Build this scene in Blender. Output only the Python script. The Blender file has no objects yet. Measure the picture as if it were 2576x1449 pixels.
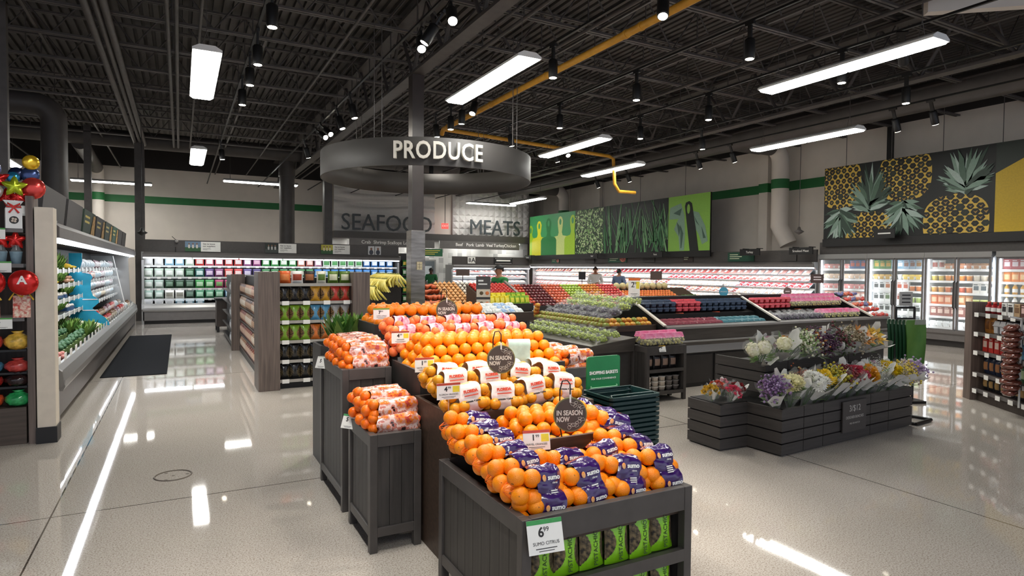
import bpy, math, random
from math import sin, cos, pi, radians
from mathutils import Vector, Matrix
random.seed(7)
SC = bpy.context.scene
COL = SC.collection
# ---------------------------------------------------------------- camera
EYE = Vector((0, 0, 1.65))
YAW, PITCH, ROLL, FPX = 0.491275, 0.0308259, 0.0082027, 1560.6
_f = Vector((sin(YAW) * cos(PITCH), cos(YAW) * cos(PITCH), -sin(PITCH)))
_r0 = Vector((cos(YAW), -sin(YAW), 0))
_u0 = _r0.cross(_f)
_r = _r0 * cos(ROLL) + _u0 * sin(ROLL)
_u = _u0 * cos(ROLL) - _r0 * sin(ROLL)
cd = bpy.data.cameras.new('camera'); cam = bpy.data.objects.new('camera', cd); COL.objects.link(cam)
cd.sensor_width = 36; cd.lens = FPX / 2576 * 36; cd.clip_start = .05; cd.clip_end = 100
cam.matrix_world = Matrix(((_r.x, _u.x, -_f.x, EYE.x), (_r.y, _u.y, -_f.y, EYE.y), (_r.z, _u.z, -_f.z, EYE.z), (0, 0, 0, 1)))
SC.camera = cam
# ---------------------------------------------------------------- world, exposure
W = bpy.data.worlds.new('world'); SC.world = W; W.use_nodes = True
W.node_tree.nodes['Background'].inputs[0].default_value = (.80, .86, 1, 1)
W.node_tree.nodes['Background'].inputs[1].default_value = .62
SC.view_settings.view_transform = 'Standard'; SC.view_settings.look = 'None'
SC.view_settings.gamma = 1; SC.view_settings.exposure = 0.60; SC.view_settings.use_curve_mapping = False
SC.cycles.use_denoising = True
SC.cycles.max_bounces = 6; SC.cycles.diffuse_bounces = 3; SC.cycles.glossy_bounces = 3
SC.cycles.transmission_bounces = 4; SC.cycles.transparent_max_bounces = 12
SC.cycles.caustics_reflective = False; SC.cycles.caustics_refractive = False
SC.cycles.sample_clamp_indirect = 6
BAY_EMIT, LED_EMIT, SPOT_W = 26.0, 9.5, 30.0     # high bays, case lamps, track heads

# ---------------------------------------------------------------- materials
def lin(c):
    if isinstance(c, str):
        c = c.lstrip('#'); c = [int(c[i:i + 2], 16) / 255 for i in (0, 2, 4)]
    return tuple((x / 12.92 if x <= .04045 else ((x + .055) / 1.055) ** 2.4) for x in c[:3]) + (1,)
MATS = {}
def mat(name, col, rough=.5, metal=0., var=.10, scale=12., spec=.5, emit=0., bump=0., col2=None, alpha=1., coat=0., stretch=None, sheen=0.):
    if name in MATS: return MATS[name]
    m = bpy.data.materials.new(name); m.use_nodes = True; MATS[name] = m
    nt = m.node_tree; b = nt.nodes['Principled BSDF']
    c = lin(col)
    b.inputs['Roughness'].default_value = rough; b.inputs['Metallic'].default_value = metal
    b.inputs['Specular IOR Level'].default_value = spec
    if coat: b.inputs['Coat Weight'].default_value = coat; b.inputs['Coat Roughness'].default_value = .12
    if alpha < 1: b.inputs['Alpha'].default_value = alpha
    if emit:
        b.inputs['Base Color'].default_value = c
        b.inputs['Emission Color'].default_value = c; b.inputs['Emission Strength'].default_value = emit
        return m
    tc = nt.nodes.new('ShaderNodeTexCoord'); n = nt.nodes.new('ShaderNodeTexNoise')
    n.inputs['Scale'].default_value = scale; n.inputs['Detail'].default_value = 3
    src = tc.outputs['Object']
    if stretch:
        mp = nt.nodes.new('ShaderNodeMapping'); mp.inputs['Scale'].default_value = stretch
        nt.links.new(src, mp.inputs[0]); src = mp.outputs[0]
    nt.links.new(src, n.inputs['Vector'])
    mix = nt.nodes.new('ShaderNodeMix'); mix.data_type = 'RGBA'
    if col2 is None: a, d = tuple(x * (1 - var) for x in c[:3]) + (1,), tuple(min(1, x * (1 + var)) for x in c[:3]) + (1,)
    else: a, d = c, lin(col2)
    mix.inputs['A'].default_value = a; mix.inputs['B'].default_value = d
    rmp = nt.nodes.new('ShaderNodeMapRange'); rmp.inputs[1].default_value = .35; rmp.inputs[2].default_value = .65
    nt.links.new(n.outputs['Fac'], rmp.inputs[0]); nt.links.new(rmp.outputs[0], mix.inputs['Factor'])
    nt.links.new(mix.outputs['Result'], b.inputs['Base Color'])
    if bump:
        bp = nt.nodes.new('ShaderNodeBump'); bp.inputs['Strength'].default_value = bump; bp.inputs['Distance'].default_value = .004
        nt.links.new(n.outputs['Fac'], bp.inputs['Height']); nt.links.new(bp.outputs[0], b.inputs['Normal'])
    return m
_CM = {}
def cmat(col, rough=.45, spec=.5, coat=0.):
    """plain coloured packaging / paint"""
    k = (col, rough, coat)
    if k not in _CM: _CM[k] = mat('paint_%s_%d' % (str(col).strip('#'), len(_CM)), col, rough, spec=spec, var=.06, scale=30, coat=coat)
    return _CM[k]

# ---------------------------------------------------------------- geometry collector
class G:
    def __init__(s): s.v, s.f, s.m, s.s, s.X = [], [], [], [], None
    def add(s, vs, fs, m=0, sm=False):
        b = len(s.v)
        s.v += [tuple(s.X @ Vector(p)) for p in vs] if s.X else [tuple(p) for p in vs]
        for f in fs: s.f.append([b + i for i in f]); s.m.append(m); s.s.append(sm)
        return s
    def box(s, x0, y0, z0, x1, y1, z1, m=0):
        v = [(x0, y0, z0), (x1, y0, z0), (x1, y1, z0), (x0, y1, z0), (x0, y0, z1), (x1, y0, z1), (x1, y1, z1), (x0, y1, z1)]
        return s.add(v, [(0, 3, 2, 1), (4, 5, 6, 7), (0, 1, 5, 4), (1, 2, 6, 5), (2, 3, 7, 6), (3, 0, 4, 7)], m)
    def hexa(s, lo, hi, m=0):
        """lo, hi: four corners each, counter-clockwise"""
        return s.add(list(lo) + list(hi), [(3, 2, 1, 0), (4, 5, 6, 7), (0, 1, 5, 4), (1, 2, 6, 5), (2, 3, 7, 6), (3, 0, 4, 7)], m)
    def ext(s, poly, z0, z1, m=0, ax='z', sm=False):
        """extrude a 2-d outline along an axis; outline given in the two other axes"""
        n = len(poly)
        P = {'z': lambda a, b, c: (a, b, c), 'y': lambda a, b, c: (a, c, b), 'x': lambda a, b, c: (c, a, b)}[ax]
        v = [P(a, b, z0) for a, b in poly] + [P(a, b, z1) for a, b in poly]
        s.add(v, [tuple(range(n))[::-1], tuple(range(n, 2 * n))], m)
        s.add(v, [(i, (i + 1) % n, n + (i + 1) % n, n + i) for i in range(n)], m, sm)
        return s
    def cyl(s, p0, p1, r0, r1=None, n=12, m=0, cap=True, sm=True):
        return s.tube([p0, p1], [r0, r0 if r1 is None else r1], n, m, cap, sm)
    def tube(s, pts, r, n=8, m=0, cap=True, sm=True, closed=False):
        pts = [Vector(p) for p in pts]; k = len(pts)
        rs = r if isinstance(r, (list, tuple)) else [r] * k
        up = None; v = []
        for i, p in enumerate(pts):
            if closed: t = pts[(i + 1) % k] - pts[i - 1]
            else: t = pts[min(i + 1, k - 1)] - pts[max(i - 1, 0)]
            t = t.normalized() if t.length > 1e-9 else Vector((0, 0, 1))
            if up is None:
                up = Vector((0, 0, 1)) if abs(t.z) < .9 else Vector((1, 0, 0))
            a = t.cross(up); a.normalize(); up = a.cross(t)
            for j in range(n):
                w = 2 * pi * j / n
                v.append(p + (a * cos(w) + up * sin(w)) * rs[i])
        f = []
        for i in range(k if closed else k - 1):
            for j in range(n):
                a0 = i * n + j; a1 = i * n + (j + 1) % n; i2 = (i + 1) % k
                f.append((a0, a1, i2 * n + (j + 1) % n, i2 * n + j))
        s.add(v, f, m, sm)
        if cap and not closed:
            s.add(v[:n], [tuple(range(n))[::-1]], m); s.add(v[-n:], [tuple(range(n))], m)
        return s
    def lathe(s, prof, c=(0, 0, 0), n=16, m=0, sm=True, a0=0., a1=2 * pi):
        full = abs(a1 - a0 - 2 * pi) < 1e-6; k = n if full else n + 1
        v = []
        for j in range(k):
            w = a0 + (a1 - a0) * j / n
            v += [(c[0] + r * cos(w), c[1] + r * sin(w), c[2] + z) for r, z in prof]
        L = len(prof); f = []
        for j in range(n):
            j2 = (j + 1) % k
            for i in range(L - 1): f.append((j * L + i, j2 * L + i, j2 * L + i + 1, j * L + i + 1))
        return s.add(v, f, m, sm)
    def ball(s, c, r, nu=12, nv=8, m=0, sm=True, wob=0., seed=0):
        r = (r, r, r) if not isinstance(r, (tuple, list)) else r
        R = random.Random(seed); v = [(c[0], c[1], c[2] - r[2])]
        for i in range(1, nv):
            p = pi * i / nv - pi / 2
            for j in range(nu):
                w = 2 * pi * j / nu; k = 1 + wob * (R.random() - .5)
                v.append((c[0] + r[0] * cos(p) * cos(w) * k, c[1] + r[1] * cos(p) * sin(w) * k, c[2] + r[2] * sin(p) * k))
        v.append((c[0], c[1], c[2] + r[2])); L = len(v) - 1
        f = [(0, 1 + (j + 1) % nu, 1 + j) for j in range(nu)]
        for i in range(nv - 2):
            for j in range(nu):
                a = 1 + i * nu + j; b = 1 + i * nu + (j + 1) % nu
                f.append((a, b, b + nu, a + nu))
        f += [(L, L - nu + j, L - nu + (j + 1) % nu) for j in range(nu)]
        return s.add(v, f, m, sm)
    def grid(s, fn, nu, nv, m=0, sm=True, flip=False):
        v = [fn(i / nu, j / nv) for i in range(nu + 1) for j in range(nv + 1)]
        f = []
        for i in range(nu):
            for j in range(nv):
                q = (i * (nv + 1) + j, (i + 1) * (nv + 1) + j, (i + 1) * (nv + 1) + j + 1, i * (nv + 1) + j + 1)
                f.append(q[::-1] if flip else q)
        return s.add(v, f, m, sm)
    def poly(s, pts, m=0): return s.add(pts, [tuple(range(len(pts)))], m)
    def mesh(s, name, mats):
        me = bpy.data.meshes.new(name); me.from_pydata(s.v, [], s.f)
        for x in (mats if isinstance(mats, (list, tuple)) else [mats]): me.materials.append(x)
        me.polygons.foreach_set('material_index', s.m); me.polygons.foreach_set('use_smooth', s.s)
        me.update(); return me
    def build(s, name, mats, parent=None, bevel=0.):
        o = bpy.data.objects.new(name, s.mesh(name, mats)); COL.objects.link(o)
        if parent: o.parent = parent
        if bevel:
            b = o.modifiers.new('edge', 'BEVEL'); b.width = bevel; b.segments = 2; b.limit_method = 'ANGLE'; b.angle_limit = radians(40)
        return o

def text_geo(txt, size, depth=.002, bold=0., align='CENTER', spacing=1.):
    """lettering in the x-y plane, centred on the origin, rising towards +z; returns (verts, faces)"""
    cu = bpy.data.curves.new('t', 'FONT'); cu.body = txt; cu.size = size; cu.extrude = depth / 2; cu.offset = bold
    cu.align_x = align; cu.align_y = 'CENTER'; cu.resolution_u = 3; cu.space_character = spacing
    o = bpy.data.objects.new('t', cu); COL.objects.link(o)
    dg = bpy.context.evaluated_depsgraph_get(); me = bpy.data.meshes.new_from_object(o.evaluated_get(dg))
    vs = [tuple(v.co) for v in me.vertices]; fs = [tuple(p.vertices) for p in me.polygons]
    bpy.data.objects.remove(o); bpy.data.curves.remove(cu); bpy.data.meshes.remove(me)
    return vs, fs
def put_text(g, txt, size, M, m=0, depth=.002, bold=0., align='CENTER', spacing=1., width=None):
    vs, fs = text_geo(txt, size, depth, bold, align, spacing)
    if width and vs:
        w = max(v[0] for v in vs) - min(v[0] for v in vs); k = width / w
        vs = [(v[0] * k, v[1], v[2]) for v in vs]
    g.add([tuple(M @ Vector(v)) for v in vs], fs, m); return g
def frame_m(o, xd, yd):
    """matrix with origin o, x along xd and y along yd"""
    x = Vector(xd).normalized(); y = Vector(yd).normalized(); z = x.cross(y)
    return Matrix(((x.x, y.x, z.x, o[0]), (x.y, y.y, z.y, o[1]), (x.z, y.z, z.z, o[2]), (0, 0, 0, 1)))
FACE_CAM = lambda o: frame_m(o, (1, 0, 0), (0, 0, 1))       # on a surface that looks towards -y
FACE_W = lambda o: frame_m(o, (0, -1, 0), (0, 0, 1))        # on a surface that looks towards -x
FACE_E = lambda o: frame_m(o, (0, 1, 0), (0, 0, 1))         # on a surface that looks towards +x

def tag(o, label, cat, group=None):
    o['label'] = label; o['category'] = cat
    if group: o['group'] = group
    return o
def thing(name, label, cat, loc=(0, 0, 0), rz=0., group=None):
    o = bpy.data.objects.new(name, None); COL.objects.link(o); o.empty_display_size = .05
    o.location = loc; o.rotation_euler = (0, 0, rz)
    return tag(o, label, cat, group)
def struct(o): o['kind'] = 'structure'; return o
def dup(root, loc, rot=None, label=None, group=None, scale=None):
    r = root.copy(); COL.objects.link(r); r.location = loc
    if rot is not None: r.rotation_euler = rot if isinstance(rot, tuple) else (0, 0, rot)
    if scale is not None: r.scale = scale if isinstance(scale, tuple) else (scale,) * 3
    if label: r['label'] = label
    if group: r['group'] = group
    for ch in list(root.children):
        c = ch.copy(); COL.objects.link(c); c.parent = r
        for g in list(ch.children):
            d = g.copy(); COL.objects.link(d); d.parent = c
    return r
def proto_place(root, first, loc, rot=None, label=None, group=None, scale=None):
    """use the prototype itself the first time, copies after"""
    if first:
        root.location = loc
        if rot is not None: root.rotation_euler = rot if isinstance(rot, tuple) else (0, 0, rot)
        if scale is not None: root.scale = scale if isinstance(scale, tuple) else (scale,) * 3
        if label: root['label'] = label
        if group: root['group'] = group
        return root
    return dup(root, loc, rot, label, group, scale)
ORD = 'first second third fourth fifth sixth seventh eighth ninth tenth eleventh twelfth thirteenth fourteenth fifteenth sixteenth seventeenth eighteenth nineteenth twentieth'.split()
ORD += ['twenty-' + x for x in ORD[:9]] + ['thirtieth'] + ['thirty-' + x for x in ORD[:9]] + ['fortieth'] + ['forty-' + x for x in ORD[:9]] + ['fiftieth'] + ['fifty-' + x for x in ORD[:9]] + ['sixtieth'] + ['sixty-' + x for x in ORD[:9]]
def lerp(a, b, t): return a + (b - a) * t
# ---------------------------------------------------------------- setting
def floor_mat():
    m = bpy.data.materials.new('polished_concrete'); m.use_nodes = True; nt = m.node_tree; b = nt.nodes['Principled BSDF']
    tc = nt.nodes.new('ShaderNodeTexCoord')
    def noise(sc, d=2, dist=0):
        n = nt.nodes.new('ShaderNodeTexNoise'); n.inputs['Scale'].default_value = sc; n.inputs['Detail'].default_value = d
        nt.links.new(tc.outputs['Object'], n.inputs['Vector']); return n
    def ramp(src, stops):
        r = nt.nodes.new('ShaderNodeValToRGB'); nt.links.new(src, r.inputs[0])
        e = r.color_ramp.elements
        e[0].position, e[0].color = stops[0][0], lin(stops[0][1]); e[1].position, e[1].color = stops[1][0], lin(stops[1][1])
        return r
    def mul(a, c):
        x = nt.nodes.new('ShaderNodeMix'); x.data_type = 'RGBA'; x.blend_type = 'MULTIPLY'; x.inputs['Factor'].default_value = 1
        nt.links.new(a, x.inputs['A']); nt.links.new(c, x.inputs['B']); return x.outputs['Result']
    big = ramp(noise(.5).outputs['Fac'], ((.3, '#beb7af'), (.7, '#cac3bb')))
    fine = ramp(noise(105, 3).outputs['Fac'], ((.33, '#d0cac3'), (.48, '#ffffff')))
    mid = ramp(noise(120, 2).outputs['Fac'], ((.36, '#dcd6d0'), (.52, '#ffffff')))
    # saw-cut joints of the slab
    sx = nt.nodes.new('ShaderNodeSeparateXYZ'); nt.links.new(tc.outputs['Object'], sx.inputs[0])
    def joint(out, off, per):
        a = nt.nodes.new('ShaderNodeMath'); a.operation = 'ADD'; a.inputs[1].default_value = off; nt.links.new(out, a.inputs[0])
        p = nt.nodes.new('ShaderNodeMath'); p.operation = 'PINGPONG'; p.inputs[1].default_value = per / 2; nt.links.new(a.outputs[0], p.inputs[0])
        g = nt.nodes.new('ShaderNodeMath'); g.operation = 'GREATER_THAN'; g.inputs[1].default_value = .005; nt.links.new(p.outputs[0], g.inputs[0])
        return g.outputs[0]
    j1 = joint(sx.outputs['X'], .76, 5.55); j2 = joint(sx.outputs['Y'], -4.95, 5.55)
    j = nt.nodes.new('ShaderNodeMath'); j.operation = 'MINIMUM'; nt.links.new(j1, j.inputs[0]); nt.links.new(j2, j.inputs[1])
    jr = ramp(j.outputs[0], ((0., '#6f6a66'), (.5, '#ffffff')))
    c = mul(mul(mul(big.outputs[0], fine.outputs[0]), mid.outputs[0]), jr.outputs[0])
    nt.links.new(c, b.inputs['Base Color'])
    rr = nt.nodes.new('ShaderNodeMapRange'); rr.inputs[3].default_value = .02; rr.inputs[4].default_value = .055
    nt.links.new(noise(3).outputs['Fac'], rr.inputs[0]); nt.links.new(rr.outputs[0], b.inputs['Roughness'])
    bp = nt.nodes.new('ShaderNodeBump'); bp.inputs['Strength'].default_value = .018; bp.inputs['Distance'].default_value = .01
    nt.links.new(noise(2.2, 3).outputs['Fac'], bp.inputs['Height']); nt.links.new(bp.outputs[0], b.inputs['Normal'])
    b.inputs['Specular IOR Level'].default_value = .42
    return m
M_FLOOR = floor_mat()
M_WALL = mat('warm_white_wall', '#dcd3c9', .8, var=.03, scale=2)
M_WALLTOP = mat('dark_upper_wall', '#2a2625', .8, var=.05, scale=2)
M_GREENBAND = mat('green_stripe_paint', '#1f6a35', .6, var=.04, scale=3)
M_DECK = mat('dark_roof_deck', '#4c4846', .65, var=.15, scale=1.5)
M_STEEL = mat('dark_painted_steel', '#504b49', .5, var=.12, scale=6)
M_BLACK = mat('black_painted_steel', '#141313', .45, var=.1, scale=8)
M_DUCT = mat('dark_duct_paint', '#4f4a48', .5, var=.1, scale=3)
M_FRAME = mat('dark_grey_laminate', '#4a4644', .45, var=.06, scale=20)
M_ALU = mat('brushed_case_metal', '#9b9a98', .35, metal=.6, var=.08, scale=60, stretch=(1, 40, 40))
M_WHITE = mat('white_enamel', '#e8e8e6', .35, var=.02)
M_YEL = mat('yellow_gas_pipe_paint', '#cc942a', .5, var=.08, scale=8)
struct(G().box(-14, -5, -.2, 18, 30, 0).build('floor', M_FLOOR))
YB, XR, HT = 28.5, 16.5, 6.3
g = G(); g.box(-14, YB, 0, XR + .3, YB + .3, 5.5, 0); g.box(-14, YB, 5.5, XR + .3, YB + .3, HT + .3, 1)
struct(g.build('wall_back', [M_WALL, M_WALLTOP]))
g = G(); g.box(XR, -5, 0, XR + .3, YB, 5.5, 0); g.box(XR, -5, 5.5, XR + .3, YB, HT + .3, 1)
struct(g.build('wall_right', [M_WALL, M_WALLTOP]))
struct(G().box(-14.3, -5, 0, -14, YB, HT + .3).build('wall_left', M_WALL))
struct(G().box(-14, YB - .012, 4.12, 5.6, YB, 4.40).build('trim_1', M_GREENBAND))
g = G(); g.box(XR - .012, -2, 4.12, XR, YB, 4.40); g.box(XR - .262, 13.44, 4.12, XR - .25, 13.79, 4.40); g.box(XR - .25, 13.44, 4.12, XR, 13.452, 4.40); g.box(XR - .262, 22.3, 4.12, XR - .25, 22.7, 4.4)
struct(g.build('trim_2', M_GREENBAND))
g = G(); g.box(XR - .25, 13.45, 0, XR, 13.78, 5.5); g.box(XR - .25, 22.3, 0, XR, 22.7, 5.5)
struct(g.build('wall_pilaster', M_WALL))
# roof deck, ribs along y
prof = []; x = -14.
while x < XR:
    prof += [(x, 6.3), (x + .09, 6.3), (x + .1, 6.36), (x + .15, 6.36)]; x += .16
prof += [(XR, 6.3), (XR, 6.5), (-14, 6.5)]
struct(G().ext(prof, -5, YB, ax='y').build('ceiling', M_DECK))
# open-web joists along x, spanning to the right wall
jg = G()
for zz in (5.40, 6.19):
    jg.box(-14, -.055, zz, XR, -.012, zz + .035); jg.box(-14, .012, zz, XR, .055, zz + .035)
pts = []; x = -14.; k = 0
while x < XR:
    pts.append((x, 0, 5.42 if k % 2 else 6.2)); x += .58; k += 1
for a, b2 in zip(pts, pts[1:]): jg.tube([a, b2], .014, 5)
for i in range(0, len(pts) - 1, 2): jg.tube([(pts[i][0], 0, 5.42), pts[i]], .011, 5)
jm = jg.mesh('roof_joist', M_STEEL)
y = 2.45
while y < 22.6:
    o = bpy.data.objects.new('roof_joist', jm); COL.objects.link(o); o.location = (0, y, 0); struct(o); y += 1.44
# bridging rods and girders along y
for i, x in enumerate((-7.6, -4.6, -2.0, 1.3, 5.9, 8.0, 10.9, 13.6)):
    g = G(); g.box(x - .02, -3, 5.44, x + .02, YB, 5.475); struct(g.build('bridging_bar', M_STEEL))
for x in (3.68, 11.5, -8.5):
    g = G(); g.box(x - .11, -3, 5.02, x + .11, YB, 5.07); g.box(x - .012, -3, 5.07, x + .012, YB, 5.09); g.box(x - .11, -3, 6.1, x + .11, YB, 6.15)
    yy = -3; k = 0
    while yy < YB - .8:
        g.tube([(x, yy, 5.06 if k % 2 else 6.12), (x, yy + .72, 6.12 if k % 2 else 5.06)], .035, 6); yy += .72; k += 1
    struct(g.build('roof_girder', M_STEEL))
# columns
def hcol(x, y, w, top, m=M_BLACK):
    g = G(); t = .02
    g.box(x - w / 2, y - w / 2, 0, x + w / 2, y - w / 2 + t, top); g.box(x - w / 2, y + w / 2 - t, 0, x + w / 2, y + w / 2, top); g.box(x - t / 2, y - w / 2, 0, x + t / 2, y + w / 2, top)
    return g
o = G().box(3.68 - .105, 10.5 - .105, 0, 3.68 + .105, 10.5 + .105, 5.02).build('column', mat('dark_bronze_column', '#3c3432', .45, var=.1, scale=5)); struct(o)
o = G().box(3.68 - .13, 10.5 - .13, 0, 3.68 + .13, 10.5 + .13, 2.31).build('column_cladding', mat('brushed_steel_cladding', '#8d8780', .28, metal=.85, var=.25, scale=3, stretch=(1, 1, 6)), bevel=.006); struct(o)
for x, y, w in ((-1.05, 21.7, .25), (4.45, 21.7, .26), (-2.35, 12.0, .13), (-2.28, 21.2, .17)):
    struct(G().box(x - w / 2, y - w / 2, 0, x + w / 2, y + w / 2, 5.6).build('column', M_STEEL))
# duct work
def elbow(c, r, a0, a1, ux, uz, n=8):
    """points of a quarter bend about c in the plane of ux and uz"""
    c, ux, uz = Vector(c), Vector(ux), Vector(uz)
    return [c + ux * (r * cos(lerp(a0, a1, i / n))) + uz * (r * sin(lerp(a0, a1, i / n))) for i in range(n + 1)]
def duct(name, label, pts, r, m=M_DUCT, bands=()):
    g = G(); g.tube(pts, r, 24)
    o = g.build(name, m); tag(o, label, 'duct'); return o
g = G(); g.tube([(-13.9, 22.3, 5.5), (9.5, 22.3, 5.5)], .26, 24)
for x in range(-13, 9, 2): g.tube([(x, 22.3, 5.5), (x + .04, 22.3, 5.5)], .272, 24)
tag(g.build('air_duct', M_DUCT), 'long dark round main duct hung across the back aisle', 'duct')
up = [(-2.25, 15.7, 2.0), (-2.25, 15.7, 4.58)] + elbow((-2.57, 15.7, 4.58), .32, 0, pi / 2, (1, 0, 0), (0, 0, 1))[1:] + [(-3.3, 15.7, 4.90)] + elbow((-3.3, 15.7, 5.22), .32, -pi / 2, -pi, (1, 0, 0), (0, 0, 1))[1:] + [(-3.62, 15.7, 6.25)]
duct('air_duct', 'thick dark vertical duct with elbow rising behind the vegetable case', up, .228)
g = G(); g.tube([(-2.6, 22.3, 5.3), (-2.72, 27.7, 5.3)], .22, 20); 
o = tag(g.build('air_duct', M_DUCT), 'dark round branch duct running to the back wall above the left cooler', 'duct')
g = G(); g.tube(elbow((-2.72, 27.7, 4.98), .32, pi / 2, 0, (0, 1, 0), (0, 0, 1)) + [(-2.72, 28.02, 2.0)], .22, 20, 0)
g.tube([(-2.72, 28.02, 4.40), (-2.72, 28.02, 4.12)], .228, 20, 1)
tag(g.build('air_duct', [M_WALL, M_GREENBAND]), 'white wall duct with green band below the dark branch duct', 'duct')
g = G(); g.tube([(3.25, 22.5, 5.4), (3.25, 22.5, 2.1)], .25, 24); g.tube([(3.25, 22.5, 5.0), (3.25, 22.5, 4.75)], .275, 24)
tag(g.build('air_duct', M_DUCT), 'dark round duct dropping behind the salad cooler', 'duct')
for y, ll in ((12.75, 'white wall duct with elbow and green band between the two wall posters'), (24.7, 'white wall duct with elbow behind the cutting board poster')):
    g = G(); X = 15.95
    g.tube([(13.9, y, 5.35), (X - .45, y, 5.35)], .27, 22, 2)
    g.tube(elbow((X - .45, y, 4.9), .45, pi / 2, 0, (1, 0, 0), (0, 0, 1)) + [(X, y, 3.0), (X + .1, y - .25, 2.45)], .25, 22, 0)
    g.tube([(X, y, 4.40), (X, y, 4.12)], .258, 22, 1)
    tag(g.build('air_duct', [M_WALL, M_GREENBAND, M_DUCT]), ll, 'duct')
g = G(); g.tube([(13.9, -2, 5.35), (13.9, 28, 5.35)], .3, 22)
tag(g.build('air_duct', M_DUCT), 'long dark duct running along the right wall above the posters', 'duct')
# pipes
def pipe(label, pts, r, m=M_STEEL, rings=()):
    g = G(); g.tube(pts, r, 10, 0)
    for p, d in rings: g.tube([Vector(p) - Vector(d) * .03, Vector(p) + Vector(d) * .03], r * 1.25, 10, 0)
    return tag(g.build('pipe', m), label, 'pipe')
g = G(); yp = [(5.15, -2, 4.72), (5.15, 12.9, 4.72), (5.15, 13.0, 4.62)]; g.tube(yp, .05, 12)
for y in (1.5, 4, 6.2, 6.5, 8.5, 10.5, 12.6): g.tube([(5.15, y, 4.72), (5.15, y + .05, 4.72)], .058, 12)
g.tube([(5.15, 12.9, 4.72), (10.05, 13.4, 4.66), (10.2, 13.4, 4.6), (10.25, 13.4, 3.95), (10.4, 13.4, 3.75), (10.95, 13.4, 3.75)], .045, 12)
tag(g.build('pipe', M_YEL), 'yellow gas pipe running under the roof joists and turning right', 'pipe')
for x, r, w in ((-1.16, .055, 'thick grey conduit, outermost of the bundle above the mat aisle'), (-1.03, .04, 'grey conduit beside the thick one above the mat aisle'), (-.92, .055, 'thick grey conduit, innermost of the bundle above the mat aisle'),
             (-.14, .03, 'thin conduit pair member nearer the mat aisle'), (-.02, .03, 'thin conduit pair member nearer the high bay lights'), (.3, .022, 'thin conduit directly above the far high bay lights')):
    pipe(w, [(x, -3, 5.33), (x, 22, 5.33)], r)
for x, w in ((2.35, 'thin sprinkler pipe beside the dark girder'), (4.2, 'thin pipe between the girder and the yellow gas pipe'), (4.45, 'dark pipe next to the yellow gas pipe'), (5.5, 'dark pipe just beyond the yellow gas pipe'), (7.3, 'dark sprinkler pipe above the berry island'), (8.85, 'dark sprinkler pipe above the flower stand')):
    pipe(w, [(x, -3, 5.3), (x, 27, 5.3)], .03 if x > 4.3 else .02)
# linear high-bay lights
M_BAY = mat('lit_bay_diffuser', '#fbfaf4', .4, emit=BAY_EMIT)
bay = thing('high_bay_light', 'x', 'ceiling light', group='linear high bay lights')
g = G(); g.ext([(-.17, .0), (.17, .0), (.17, .03), (.09, .075), (-.09, .075), (-.17, .03)], -1.22, 1.22, ax='y'); g.build('housing', M_WHITE, bay)
for s in (-1, 1):
    g = G(); y0, y1 = (.02, 1.2) if s > 0 else (-1.2, -.02)
    g.ext([(-.155, -.005), (-.12, -.028), (.12, -.028), (.155, -.005)], y0, y1, ax='y'); g.build('diffuser', M_BAY, bay)
for yy in (-1.0, 1.0):
    g = G(); g.tube([(-.08, yy, .07), (0, yy, .3)], .004, 4); g.tube([(.08, yy, .07), (0, yy, .3)], .004, 4); g.tube([(0, yy, .3), (0, yy, .95)], .004, 4); g.build('hanger_wire', M_STEEL, bay)
BAYS = [(.32, 9.9, 0, 'lit high bay light, larger of the pair above the mat aisle'), (.40, 17.2, 0, 'small lit high bay light behind the larger one above the mat aisle'),
        (2.55, 23.6, 1, 'lit high bay light parallel to the back wall, left of the thick column'), (-2.1, 26.2, 1, 'lit high bay light parallel to the back wall, above the vegetable cooler'),
        (-3.96, 20.2, 0, 'lit high bay light behind the balloons'), (3.93, 8.13, 0, 'lit high bay light hanging just in front of the PRODUCE ring'),
        (7.67, 11.56, 0, 'lit high bay light to the right of the PRODUCE ring'), (10.28, 13.6, 0, 'lit high bay light above the cutting board poster'),
        (7.75, 5.27, 0, 'large lit high bay light above the flower stand'), (11.3, 8.5, 0, 'lit high bay light in front of the pineapple poster'),
        (12.6, 25.6, 1, 'lit high bay light parallel to the meat counter'), (12.1, 21.4, 0, 'lit high bay light meeting the meat counter light at an angle'),
        (.32, 3.2, 0, 'lit high bay light overhead behind the vegetable cooler aisle'), (.32, -1.4, 0, 'added high bay light out of view behind the camera, brightening the left floor')]  # last bay is added behind the camera to brighten the left floor
for i, (x, y, r, l) in enumerate(BAYS):
    proto_place(bay, i == 0, (x, y, 4.33 if not r else 4.6), r * pi / 2, l)
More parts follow.
